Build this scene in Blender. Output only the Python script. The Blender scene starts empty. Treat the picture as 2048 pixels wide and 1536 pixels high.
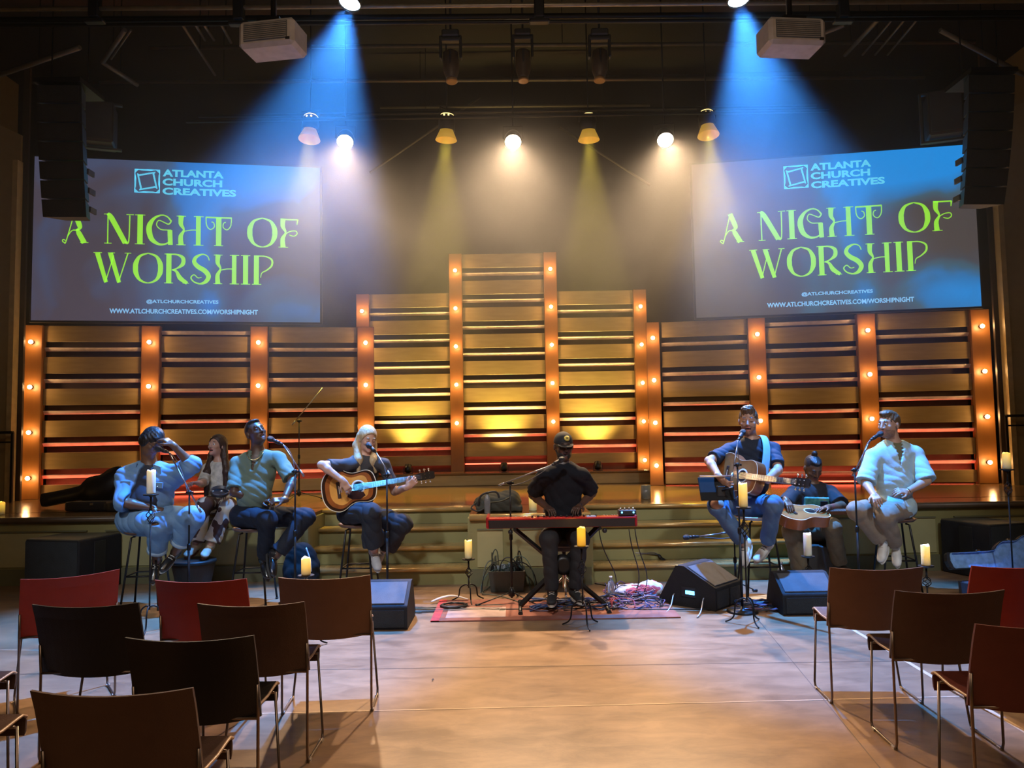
import bpy, math, random
import numpy as np
from mathutils import Vector, Matrix
random.seed(7)
sc = bpy.context.scene
COL = sc.collection
V = Vector
FPX = 1540.0                                  # focal length in pixels of the 2048 px wide frame
EYE = V((0, 0, 1.53))
# ------------------------------------------------------------------ camera
pitch, roll = math.radians(3.7), math.radians(0.95)
fw = V((0, math.cos(pitch), math.sin(pitch)))
r0 = V((1, 0, 0)); u0 = r0.cross(fw)
rt = r0 * math.cos(roll) - u0 * math.sin(roll)
up = rt.cross(fw)
camd = bpy.data.cameras.new('camera'); cam = bpy.data.objects.new('camera', camd); COL.objects.link(cam)
camd.sensor_width = 36; camd.lens = FPX / 2048 * 36; camd.clip_end = 100; camd.clip_start = 0.05
cam.matrix_world = Matrix(((rt.x, up.x, -fw.x, EYE.x), (rt.y, up.y, -fw.y, EYE.y), (rt.z, up.z, -fw.z, EYE.z), (0, 0, 0, 1)))
sc.camera = cam
def ray(px, py):
    return (rt * ((px - 1024) / FPX) - up * ((py - 768) / FPX) + fw)
def P(px, py, d):                              # a photograph point at distance d in front (world y = d)
    r = ray(px, py); return EYE + r * (d / r.y)
def G(px, py, z=0.0):                          # a photograph point on the horizontal plane z
    r = ray(px, py); return EYE + r * ((z - EYE.z) / r.z)
# ------------------------------------------------------------------ world, colour management
w = bpy.data.worlds.new('world'); sc.world = w; w.use_nodes = True
w.node_tree.nodes['Background'].inputs[0].default_value = (1.0, .92, .84, 1)
w.node_tree.nodes['Background'].inputs[1].default_value = 0.035
sc.view_settings.view_transform = 'Standard'; sc.view_settings.look = 'None'
sc.view_settings.exposure = 0.0; sc.view_settings.gamma = 1.0; sc.view_settings.use_curve_mapping = False
cy = sc.cycles
try:
    cy.use_denoising = True; cy.denoiser = 'OPENIMAGEDENOISE'
    cy.use_adaptive_sampling = True; cy.adaptive_threshold = 0.02; cy.max_bounces = 6; cy.diffuse_bounces = 3; cy.glossy_bounces = 3; cy.transmission_bounces = 6
    cy.volume_bounces = 0; cy.transparent_max_bounces = 8
    cy.sample_clamp_indirect = 3.0; cy.sample_clamp_direct = 0.0
    cy.use_light_tree = True; cy.caustics_reflective = False; cy.caustics_refractive = False
    cy.volume_step_rate = 6.0; cy.volume_max_steps = 48
except Exception as e:
    print(e)
# ------------------------------------------------------------------ lights
def light(kind, name, loc, target=None, color=(1, 1, 1), power=100, angle=40, blend=.4, size=.1, size_y=None):
    ld = bpy.data.lights.new(name, kind); ld.color = color; ld.energy = power
    if kind == 'SPOT':
        ld.spot_size = math.radians(angle); ld.spot_blend = blend; ld.shadow_soft_size = size
    elif kind == 'AREA':
        ld.size = size
        if size_y: ld.shape = 'RECTANGLE'; ld.size_y = size_y
    else:
        ld.shadow_soft_size = size
    o = bpy.data.objects.new(name, ld); COL.objects.link(o); o.location = loc
    if target is not None:
        o.rotation_euler = (V(target) - V(loc)).to_track_quat('-Z', 'Y').to_euler()
    return o
WARM = (1.0, .70, .40); GOLD = (1.0, .78, .20); BLUE = (.10, .34, 1.0); COOL = (.86, .92, 1.0)
PAR_W = [P(690, 285, 10), P(1026, 285, 10), P(1331, 281, 10)]
PAR_Y = [P(620, 262, 10.4), P(893, 262, 10.4), P(1177, 262, 10.4), P(1415, 254, 10.4)]
PAR_B = [P(699, 8, 7.4), P(1478, 2, 7.4)]
TW = [V((-1.5, 4.6, 0)), V((-.1, 4.2, 0)), V((1.7, 4.6, 0))]
TY = [V((-2.9, 9.6, .72)), V((-1.1, 10.6, .72)), V((1.2, 10.6, .72)), V((2.9, 9.6, .72))]
TB = [V((-2.5, 5.9, 0)), V((2.7, 6.2, 0))]
for i in range(3):
    light('SPOT', 'warm_backlight', PAR_W[i] + (TW[i] - PAR_W[i]).normalized() * .06, TW[i], (1, .68, .40), (1500, 1950, 1800)[i], 58, .8, .09)
for i in range(4):
    light('SPOT', 'gold_downlight', PAR_Y[i] + (TY[i] - PAR_Y[i]).normalized() * .06, TY[i], (1.0, .74, .08), 1900, 32, .35, .06)
for i in range(2):
    light('SPOT', 'blue_downlight', PAR_B[i] + (TB[i] - PAR_B[i]).normalized() * .08, TB[i], (.05, .30, 1.0), 7500, 46, .6, .07)
# front-of-house lamps hung behind and above the photographer, aimed at the performers
for x, tx in ((-3.6, -2.6), (-.6, -.2), (3.6, 2.7)):
    light('SPOT', 'front_wash', (x, .6, 6.2), (tx, 7.3, 1.1), COOL, 850, 34, .8, .12)
# unseen fill lamp, added to brighten the chair backs
light('AREA', 'seat_fill', (0, .6, 5.6), (0, 4.4, .3), (1, .74, .50), 95, size=5, size_y=3)

# ------------------------------------------------------------------ materials
MATS = {}
def nt_mat(name):
    m = bpy.data.materials.new(name); m.use_nodes = True
    return m, m.node_tree, m.node_tree.nodes['Principled BSDF']
def mat(name, col, rough=.5, metal=0.0, var=.12, scale=12.0, bump=0.0, bscale=None, emit=None, es=0.0, spec=.5, coat=0.0, stretch=(1, 1, 1), sheen=0.0):
    if name in MATS: return MATS[name]
    m, nt, b = nt_mat(name)
    N = nt.nodes.new; L = nt.links.new
    tc = N('ShaderNodeTexCoord'); mp = N('ShaderNodeMapping'); mp.inputs['Scale'].default_value = stretch
    L(tc.outputs['Object'], mp.inputs[0])
    no = N('ShaderNodeTexNoise'); no.inputs['Scale'].default_value = scale; no.inputs['Detail'].default_value = 4
    L(mp.outputs[0], no.inputs['Vector'])
    rp = N('ShaderNodeValToRGB')
    c = V(col); lo = c * (1 - var); hi = c * (1 + var)
    rp.color_ramp.elements[0].position = .3; rp.color_ramp.elements[1].position = .7
    rp.color_ramp.elements[0].color = (*lo, 1); rp.color_ramp.elements[1].color = (*[min(1, v) for v in hi], 1)
    L(no.outputs[0], rp.inputs[0]); L(rp.outputs[0], b.inputs['Base Color'])
    b.inputs['Roughness'].default_value = rough; b.inputs['Metallic'].default_value = metal
    b.inputs['Specular IOR Level'].default_value = spec; b.inputs['Coat Weight'].default_value = coat
    b.inputs['Sheen Weight'].default_value = sheen
    if bump:
        n2 = N('ShaderNodeTexNoise'); n2.inputs['Scale'].default_value = bscale or scale * 4; n2.inputs['Detail'].default_value = 3
        L(mp.outputs[0], n2.inputs['Vector'])
        bu = N('ShaderNodeBump'); bu.inputs['Strength'].default_value = bump; bu.inputs['Distance'].default_value = .01
        L(n2.outputs[0], bu.inputs['Height']); L(bu.outputs[0], b.inputs['Normal'])
    if emit:
        b.inputs['Emission Color'].default_value = (*emit, 1); b.inputs['Emission Strength'].default_value = es
    MATS[name] = m
    return m
def ramp_mat(name, stops, rough=.5, scale=8, metal=0, detail=2, bump=0, stretch=(1, 1, 1), tex='noise', const=False):
    if name in MATS: return MATS[name]
    m, nt, b = nt_mat(name); N = nt.nodes.new; L = nt.links.new
    tc = N('ShaderNodeTexCoord'); mp = N('ShaderNodeMapping'); mp.inputs['Scale'].default_value = stretch
    L(tc.outputs['Object'], mp.inputs[0])
    if tex == 'noise':
        no = N('ShaderNodeTexNoise'); no.inputs['Scale'].default_value = scale; no.inputs['Detail'].default_value = detail
    elif tex == 'wave':
        no = N('ShaderNodeTexWave'); no.inputs['Scale'].default_value = scale; no.inputs['Distortion'].default_value = 6; no.inputs['Detail'].default_value = detail; no.inputs['Detail Scale'].default_value = .6
        no.bands_direction = 'Z'
    L(mp.outputs[0], no.inputs['Vector'])
    rp = N('ShaderNodeValToRGB'); cr = rp.color_ramp
    if const: cr.interpolation = 'CONSTANT'
    while len(cr.elements) < len(stops): cr.elements.new(.5)
    for e, (p, c) in zip(cr.elements, stops): e.position = p; e.color = (*c, 1)
    L(no.outputs[0], rp.inputs[0]); L(rp.outputs[0], b.inputs['Base Color'])
    b.inputs['Roughness'].default_value = rough; b.inputs['Metallic'].default_value = metal
    if bump:
        bu = N('ShaderNodeBump'); bu.inputs['Strength'].default_value = bump; bu.inputs['Distance'].default_value = .01
        L(no.outputs[0], bu.inputs['Height']); L(bu.outputs[0], b.inputs['Normal'])
    MATS[name] = m
    return m
def glow(name, col, s):
    if name in MATS: return MATS[name]
    m = bpy.data.materials.new(name); m.use_nodes = True; nt = m.node_tree
    b = nt.nodes['Principled BSDF']; b.inputs['Base Color'].default_value = (*col, 1)
    b.inputs['Emission Color'].default_value = (*col, 1); b.inputs['Emission Strength'].default_value = s
    MATS[name] = m; return m

# ------------------------------------------------------------------ mesh helpers
def frame_of(d):
    d = V(d).normalized(); a = V((0, 0, 1)) if abs(d.z) < .9 else V((0, 1, 0))
    x = a.cross(d).normalized(); return x, d.cross(x).normalized()
class MB:
    def __init__(s): s.v = []; s.f = []; s.m = []; s.sm = []
    def add(s, vs, fs, mi=0, smooth=False):
        o = len(s.v); s.v += [tuple(v) for v in vs]; s.f += [tuple(i + o for i in f) for f in fs]
        s.m += [mi] * len(fs); s.sm += [smooth] * len(fs); return s
    def box(s, c, size, R=None, mi=0, bev=0.0):
        c = V(c); hx, hy, hz = [a / 2 for a in size]; R = R or Matrix.Identity(3)
        if bev <= 0:
            vs = [c + R @ V((x * hx, y * hy, z * hz)) for x in (-1, 1) for y in (-1, 1) for z in (-1, 1)]
            return s.add(vs, [(0, 1, 3, 2), (4, 6, 7, 5), (0, 4, 5, 1), (2, 3, 7, 6), (0, 2, 6, 4), (1, 5, 7, 3)], mi)
        b = min(bev, hx * .95, hy * .95, hz * .95)
        idx = {}; vs = []
        for x in (-1, 1):
            for y in (-1, 1):
                for z in (-1, 1):
                    for ax in range(3):
                        p = [x * (hx - b), y * (hy - b), z * (hz - b)]
                        p[ax] = (x, y, z)[ax] * (hx, hy, hz)[ax]
                        idx[(x, y, z, ax)] = len(vs); vs.append(c + R @ V(p))
        I = lambda x, y, z, a: idx[(x, y, z, a)]
        fs = []
        for a in range(3):
            o1, o2 = [q for q in range(3) if q != a]
            for sg in (-1, 1):
                q = []
                for t1, t2 in ((-1, -1), (1, -1), (1, 1), (-1, 1)):
                    k = [0, 0, 0]; k[a] = sg; k[o1] = t1; k[o2] = t2; q.append(I(*k, a))
                fs.append(tuple(q))
        for a in range(3):
            o1, o2 = [q for q in range(3) if q != a]
            for t1 in (-1, 1):
                for t2 in (-1, 1):
                    k0 = [0, 0, 0]; k0[a] = -1; k0[o1] = t1; k0[o2] = t2; k1 = list(k0); k1[a] = 1
                    fs.append((I(*k0, o1), I(*k1, o1), I(*k1, o2), I(*k0, o2)))
        for x in (-1, 1):
            for y in (-1, 1):
                for z in (-1, 1): fs.append((I(x, y, z, 0), I(x, y, z, 1), I(x, y, z, 2)))
        return s.add(vs, fs, mi)
    def tube(s, pts, r, n=8, closed=False, mi=0, caps=True, flat=1.0, side=None):
        pts = [V(p) for p in pts]; k = len(pts); rs = r if isinstance(r, (list, tuple)) else [r] * k
        vs = []; fs = []; x = None
        for i, p in enumerate(pts):
            if closed: d = pts[(i + 1) % k] - pts[i - 1]
            else: d = pts[min(i + 1, k - 1)] - pts[max(i - 1, 0)]
            if d.length < 1e-9: d = V((0, 0, 1))
            d.normalize()
            if x is None:
                x = frame_of(d)[0] if side is None else (V(side) - d * V(side).dot(d)).normalized()
            else:
                x = (x - d * x.dot(d))
                x = x.normalized() if x.length > 1e-6 else frame_of(d)[0]
            y = d.cross(x)
            for j in range(n):
                a = 2 * math.pi * j / n
                vs.append(p + x * (math.cos(a) * rs[i]) + y * (math.sin(a) * rs[i] * flat))
        for i in range(k if closed else k - 1):
            i2 = (i + 1) % k
            for j in range(n):
                fs.append((i * n + j, i * n + (j + 1) % n, i2 * n + (j + 1) % n, i2 * n + j))
        s.add(vs, fs, mi, n > 5)
        if caps and not closed:
            o = len(s.v) - len(vs)
            s.f.append(tuple(o + j for j in range(n))[::-1]); s.m.append(mi); s.sm.append(False)
            s.f.append(tuple(o + (k - 1) * n + j for j in range(n))); s.m.append(mi); s.sm.append(False)
        return s
    def lathe(s, c, prof, axis=(0, 0, 1), n=20, mi=0, smooth=True):
        c = V(c); ax = V(axis).normalized(); x, y = frame_of(ax)
        vs = []; fs = []
        for (r, h) in prof:
            for j in range(n):
                a = 2 * math.pi * j / n; vs.append(c + ax * h + x * (math.cos(a) * r) + y * (math.sin(a) * r))
        for i in range(len(prof) - 1):
            for j in range(n):
                fs.append((i * n + j, i * n + (j + 1) % n, (i + 1) * n + (j + 1) % n, (i + 1) * n + j))
        s.add(vs, fs, mi, smooth)
        o = len(s.v) - len(vs)
        for k, fl in ((0, True), (len(prof) - 1, False)):
            if prof[k][0] > 1e-5:
                q = tuple(o + k * n + j for j in range(n)); s.f.append(q[::-1] if fl else q); s.m.append(mi); s.sm.append(False)
        return s
    def prism(s, poly, o, X, Y, Z, mi=0, mside=None, smooth=False):   # polygon extruded from o along Z
        o = V(o); X = V(X); Y = V(Y); Z = V(Z); n = len(poly)
        a = [o + X * p[0] + Y * p[1] for p in poly]; b = [p + Z for p in a]
        s.add(a + b, [tuple(range(n))[::-1], tuple(range(n, 2 * n))], mi)
        s.add(a + b, [(i, (i + 1) % n, (i + 1) % n + n, i + n) for i in range(n)], mi if mside is None else mside, smooth)
        return s
    def ball(s, c, r, n=12, mi=0, sq=(1, 1, 1)):
        c = V(c); vs = [c + V((0, 0, r * sq[2]))]; m = n // 2
        for i in range(1, m):
            t = math.pi * i / m
            for j in range(n):
                a = 2 * math.pi * j / n
                vs.append(c + V((r * sq[0] * math.sin(t) * math.cos(a), r * sq[1] * math.sin(t) * math.sin(a), r * sq[2] * math.cos(t))))
        vs.append(c - V((0, 0, r * sq[2]))); fs = [(0, 1 + j, 1 + (j + 1) % n) for j in range(n)]
        for i in range(m - 2):
            for j in range(n):
                a = 1 + i * n; fs.append((a + j, a + n + j, a + n + (j + 1) % n, a + (j + 1) % n))
        l = len(vs) - 1; a = 1 + (m - 2) * n
        fs += [(a + j, l, a + (j + 1) % n) for j in range(n)]
        return s.add(vs, fs, mi, True)
    def obj(s, name, mats, parent=None, label=None, world=True):
        if parent is not None and world:
            r = parent
            while r.parent: r = r.parent
            Mi = (Matrix.Translation(r.location) @ Matrix.Rotation(r.rotation_euler.z, 4, 'Z')).inverted()
            s.v = [tuple(Mi @ V(v)) for v in s.v]
        me = bpy.data.meshes.new(name); me.from_pydata(s.v, [], s.f)
        if not isinstance(mats, (list, tuple)): mats = [mats]
        for m in mats: me.materials.append(m)
        me.polygons.foreach_set('material_index', s.m); me.polygons.foreach_set('use_smooth', s.sm)
        me.update(); me.validate()
        o = bpy.data.objects.new(name, me); COL.objects.link(o)
        if parent: o.parent = parent
        if label: o['label'] = label
        return o
def tag(o, label, cat=None, group=None, kind=None):
    o['label'] = label
    if cat: o['category'] = cat
    if group: o['group'] = group
    if kind: o['kind'] = kind
    return o
def thing(name, label, cat, loc=(0, 0, 0), group=None, rz=0.0):
    o = bpy.data.objects.new(name, None); COL.objects.link(o); o.empty_display_size = .1
    o.location = loc; o.rotation_euler = (0, 0, rz)
    return tag(o, label, cat, group)
def setting(o): o['kind'] = 'structure'; return o
def copy_tree(o, parent=None):
    c = o.copy(); COL.objects.link(c)
    if parent is not None: c.parent = parent
    for ch in [x for x in o.children]: copy_tree(ch, c)
    return c
def bez(p0, p1, p2, p3, n=12):
    p0, p1, p2, p3 = V(p0), V(p1), V(p2), V(p3)
    return [p0 * (1 - t) ** 3 + p1 * 3 * t * (1 - t) ** 2 + p2 * 3 * t * t * (1 - t) + p3 * t ** 3 for t in [i / n for i in range(n + 1)]]
def spline(pts, n=6):
    pts = [V(p) for p in pts]; out = []
    for i in range(len(pts) - 1):
        a = pts[max(i - 1, 0)]; b = pts[i]; c = pts[i + 1]; d = pts[min(i + 2, len(pts) - 1)]
        for k in range(n):
            t = k / n
            out.append(.5 * ((2 * b) + (c - a) * t + (2 * a - 5 * b + 4 * c - d) * t * t + (3 * b - a - 3 * c + d) * t ** 3))
    out.append(pts[-1]); return out
BLACKM = mat('black_metal', (.012, .012, .013), .42, .4)
BLACKP = mat('black_plastic', (.016, .016, .018), .5)
CHROME = mat('chrome', (.75, .72, .68), .18, 1.0)
# ================================================================== THE ROOM
SZ = .72                                      # stage height
WOODC = ramp_mat('honey_plywood', [(0, (.26, .175, .070)), (.5, (.34, .24, .10)), (1, (.43, .31, .14))], .32, 3.0, detail=5, stretch=(1, 1, 7))
POSTC = ramp_mat('stained_post_wood', [(0, (.22, .085, .018)), (1, (.30, .125, .030))], .38, 2.0, detail=4, stretch=(5, 5, 1))
BACKC = mat('dark_backing', (.055, .032, .020), .7)
BARC = mat('pale_bar_paint', (.72, .60, .54), .35, .0)
BLACKW = mat('black_wall_paint', (.018, .017, .018), .8, bump=.1)
OLIVE = mat('olive_wall_paint', (.30, .22, .10), .75, var=.06)
OLIVE2 = mat('olive_green_paint', (.27, .245, .095), .6, var=.05, scale=5)
OLIVE3 = mat('pale_olive_panel', (.40, .365, .17), .6, var=.05, scale=5)
OLIVED = mat('dark_olive_base', (.15, .145, .075), .6, var=.05)
NOSE = mat('golden_nosing', (.58, .38, .14), .22, .35, var=.1, spec=.8)
CREAM = mat('cream_trim', (.45, .33, .14), .5)

# floor: polished concrete, mottled, glossy
m, nt, b = nt_mat('polished_concrete'); N = nt.nodes.new; L = nt.links.new
tc = N('ShaderNodeTexCoord'); mp = N('ShaderNodeMapping'); mp.inputs['Scale'].default_value = (.5, 1.1, 1)
L(tc.outputs['Object'], mp.inputs[0])
n1 = N('ShaderNodeTexNoise'); n1.inputs['Scale'].default_value = 1.3; n1.inputs['Detail'].default_value = 8; n1.inputs['Roughness'].default_value = .65
n2 = N('ShaderNodeTexNoise'); n2.inputs['Scale'].default_value = 7; n2.inputs['Detail'].default_value = 8; n2.inputs['Roughness'].default_value = .7; n2.inputs['Distortion'].default_value = .6
L(mp.outputs[0], n1.inputs['Vector']); L(mp.outputs[0], n2.inputs['Vector'])
rp = N('ShaderNodeValToRGB'); rp.color_ramp.elements[0].position = .39; rp.color_ramp.elements[1].position = .61
rp.color_ramp.elements[0].color = (.17, .098, .056, 1); rp.color_ramp.elements[1].color = (.36, .215, .12, 1)
mx = N('ShaderNodeMix'); mx.data_type = 'FLOAT'; mx.inputs[0].default_value = .5
L(n1.outputs[0], mx.inputs[2]); L(n2.outputs[0], mx.inputs[3]); L(mx.outputs[0], rp.inputs[0]); L(rp.outputs[0], b.inputs['Base Color'])
r2 = N('ShaderNodeMapRange'); r2.inputs['To Min'].default_value = .26; r2.inputs['To Max'].default_value = .48
L(n2.outputs[0], r2.inputs['Value']); L(r2.outputs[0], b.inputs['Roughness'])
bu = N('ShaderNodeBump'); bu.inputs['Strength'].default_value = .08; bu.inputs['Distance'].default_value = .01
L(n2.outputs[0], bu.inputs['Height']); L(bu.outputs[0], b.inputs['Normal'])
FLOORM = m
setting(MB().box((0, 6.2, -.05), (18, 15.2, .1)).obj('floor', FLOORM))
JOINT = mat('pale_joint', (.60, .42, .26), .5); JOINTD = mat('dark_joint', (.12, .07, .04), .6)
def floor_line(name, a, b_, wd, m_):
    a, b_ = V(a), V(b_); d = (b_ - a).normalized(); n = V((-d.y, d.x, 0)) * wd / 2
    mb = MB(); mb.add([a - n, b_ - n, b_ + n, a + n], [(0, 1, 2, 3)])
    for i, v in enumerate(mb.v): mb.v[i] = (v[0], v[1], .0015)
    return setting(mb.obj(name, m_))
ja, jb = G(620, 1425), G(1640, 1400)
jd = (jb - ja).normalized()
floor_line('trim_1', ja - jd * 3.2, jb + jd * 3, .010, JOINT)
ka, kb = G(600, 1340), G(1800, 1322); kd = (kb - ka).normalized()
floor_line('trim_2', ka - kd * 2, kb + kd * 2, .007, JOINTD)
la, lb = G(1500, 1220), G(1760, 1536); ld_ = (lb - la).normalized()
floor_line('trim_3', la - ld_ * .5, lb + ld_ * .8, .006, JOINTD)
ma, mb_ = G(1690, 1250), G(1850, 1345); 
floor_line('trim_4', ma, mb_ + (mb_ - ma) * 1.2, .03, JOINT)
ma, mb_ = G(0, 1300), G(180, 1302)
floor_line('trim_5', ma - (mb_ - ma), mb_ + (mb_ - ma), .010, JOINT)

p_ = G(865, 1362); mb = MB(); mb.add([p_ + V(q) for q in ((0, -.012, .004), (.010, 0, .008), (.002, .02, .012), (-.006, .004, .006))], [(0, 1, 2, 3)]); dl = mb.obj('dry_leaf', mat('dry_leaf', (.03, .02, .012), .7)); dl['label'] = 'tiny dark leaf lying alone on the open concrete floor'; dl['category'] = 'leaf'
# shell
setting(MB().box((0, 13.9, 4.1), (18, .2, 8.4)).obj('wall_back', BLACKW))
setting(MB().box((-9.05, 6.2, 4.1), (.1, 15.4, 8.4)).obj('wall_left', OLIVE))
setting(MB().box((9.05, 6.2, 4.1), (.1, 15.4, 8.4)).obj('wall_right', OLIVE))
setting(MB().box((0, -1.45, 4.1), (18, .1, 8.4)).obj('wall_front', OLIVE))
setting(MB().box((0, 6.2, 8.2), (18.2, 15.6, .2)).obj('ceiling', BLACKW))

# wing walls that flank the stage (olive, with a cream corner strip and a dark return)
def wing(side, pxe, pxo, name):
    d = 10.62; mb = MB()
    a = P(pxe[0], 640, d).x; b_ = P(pxe[0], 300, d)
    top = P(pxe[0], pxe[1], d).z
    x1 = side * 9.0
    mb.box(((a + x1) / 2, d + .03, top / 2), (abs(x1 - a), .06, top))
    # sloped shoulder above
    mb.prism([(a, top), (x1, top), (x1, top + (.9 if side < 0 else .9)), (a + side * .25, top + .12)], (0, d, 0), (1, 0, 0), (0, 0, 1), (0, .06, 0))
    setting(mb.obj(name, OLIVE))
    cs = MB().box((a + side * .015, d - .03, (SZ + top - .75) / 2), (.07, .12, top - .75 - SZ + SZ))
    setting(cs.obj('trim_%d' % (6 if side < 0 else 7), CREAM))
    dk = MB().box((a - side * .035, d + .06, top / 2 + .5), (.09, .04, top + 1))
    setting(dk.obj('trim_%d' % (8 if side < 0 else 9), mat('dark_brown_return', (.045, .028, .016), .6)))
wing(-1, (33, 270), 0, 'wall_wing_left'); wing(1, (2004, 235), 0, 'wall_wing_right')

# ------------------------------------------------------------------ stage platform
STAGE = ramp_mat('glossy_stage_boards', [(0, (.10, .055, .022)), (1, (.21, .125, .05))], .16, 2.2, detail=4, stretch=(.4, 6, 1))
xL, xR = P(612, 1100, 8.0).x, P(1655, 1100, 8.0).x       # extent of the steps
bx0, bx1 = P(940, 1100, 7.9).x, P(1182, 1100, 7.9).x     # the projecting block between the flights
YS = 8.35
st = thing('stage', 'raised stage with olive panelled front and glossy wooden deck', 'stage', (0, YS, 0))
st['kind'] = 'structure'
mb = MB(); mb.box((0, 11.35, SZ - .02), (17.8, 5.0, .04)); 
mb.box(((-9 + xL) / 2, 8.62, SZ - .02), (xL + 9, .54, .04)); mb.box(((9 + xR) / 2, 8.62, SZ - .02), (9 - xR, .54, .04))
mb.box(((bx0 + bx1) / 2, 8.37, SZ - .02), (bx1 - bx0, 1.0, .04)); mb.obj('stage_deck', STAGE, st)
def facade(x0, x1, y, panels, z1=SZ - .04, name='stage_front'):
    mb = MB(); mb.box(((x0 + x1) / 2, y + .06, z1 / 2), (x1 - x0, .12, z1)); mb.obj(name, OLIVE2, st)
    mb = MB()
    mb.box(((x0 + x1) / 2, y - .012, .085), (x1 - x0, .03, .17), mi=1)
    for a, b_ in panels:
        mb.box(((a + b_) / 2, y - .004, (.19 + z1 - .12) / 2), (b_ - a, .015, z1 - .12 - .19), mi=0)
        mb.box(((a + b_) / 2, y - .012, z1 - .115), (b_ - a, .03, .014), mi=2)
    mb.obj('raised_panel', [OLIVE3, OLIVED, OLIVED], st)
    mb = MB(); mb.tube([(x0, y - .03, SZ - .03), (x1, y - .03, SZ - .03)], .034, 10); mb.obj('edge_nosing', NOSE if abs(x0) < 3 and abs(x1) < 3 else mat('dark_edge_wood', (.10, .065, .035), .4), st)
xs = [-9, P(205, 1080, YS).x - .06, P(510, 1080, YS).x, xL]
facade(-9, xL, YS, [(-8.8, xs[1] - .1), (xs[1] + .1, xs[2] - .1), (xs[2] + .1, xL - .15)])
xs = [xR, P(1890, 1080, YS).x, 9]
facade(xR, 9, YS, [(xR + .15, xs[1] - .1), (xs[1] + .1, 8.8)])
facade(bx0, bx1, 7.9, [(P(955, 1100, 7.9).x, P(1006, 1100, 7.9).x), (P(1022, 1100, 7.9).x, P(1165, 1100, 7.9).x)])
mb = MB()
for x in (bx0, bx1): mb.box((x, 8.35, (SZ - .04) / 2), (.04, .9, SZ - .04))
for x in (xL, xR): mb.box((x, 8.5, (SZ - .04) / 2), (.04, 1.0, SZ - .04))
mb.obj('side_cheek', OLIVE2, st)
# steps: four risers each side of the block
ty = [7.98, 8.06, 8.25, 8.47, 8.72]
for nm, x0, x1 in (('left', xL, bx0), ('right', bx1, xR)):
    flight = MB(); nos = MB()
    for k in range(4):
        z0, z1 = SZ / 4 * k, SZ / 4 * (k + 1); y0 = ty[k + 1] if k else 8.0
        flight.box(((x0 + x1) / 2, (y0 + 9) / 2, (z0 + z1) / 2 - .006), (x1 - x0, 9 - y0, z1 - z0 - .012), mi=0)
        nos.box(((x0 + x1) / 2, y0 + .10, z1 - .012), (x1 - x0, .26, .024))
        nos.tube([(x0, y0 - .025, z1 - .022), (x1, y0 - .025, z1 - .022)], .023, 10)
    fo = flight.obj('step_riser', OLIVE2, st); nos.obj('step_nosing', NOSE, st)
# upstage riser in front of the centre wall
up_ = thing('drum_riser', 'low wooden riser along the foot of the tall centre wall panels', 'platform', (0, 12.3, SZ))
MB().box((-.15, 12.49, SZ + .09), (4.9, .56, .18), bev=.01).obj('riser_body', WOODC, up_)
MB().box((-.15, 12.48, SZ + .19), (4.94, .62, .022)).obj('riser_top', STAGE, up_)

# ------------------------------------------------------------------ wood wall: posts with bulbs, bays of boards and bars
GLOWB = glow('bulb_glow', (1.0, .62, .26), 30)
SOCK = mat('brass_socket', (.35, .2, .08), .35, .8)
LSP = .64
def lit_post(base, z1, zs, w_, label, power=4.5, dirv=V((0, -1, 0)), bulbs=True):
    # base: (x,y); dirv: the way the face looks
    t = thing('marquee_post', label, 'wooden post', (base[0], base[1], SZ), 'lit marquee posts of the stage wall')
    sx = V((-dirv.y, dirv.x, 0)); R = Matrix((sx, -dirv, V((0, 0, 1)))).transposed()
    mb = MB(); mb.box((base[0], base[1], (SZ + z1) / 2), (w_, .14, z1 - SZ), R, bev=.006); mb.obj('post', POSTC, t)
    if not bulbs: return t
    for z in zs:
        c = V((base[0], base[1], z)) + dirv * .13
        s = MB(); s.lathe(V((base[0], base[1], z)) + dirv * .07, [(.026, 0), (.026, .02), (.018, .03)], dirv, 12); so = s.obj('socket', SOCK, t)
        s = MB(); s.ball(c, .030, 12); s.obj('bulb', GLOWB, t)
        light('POINT', 'bulb_light', c + dirv * .045, None, (1.0, .56, .22), power, size=.03)
    return t
RED = (1.0, .12, .06)
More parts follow.
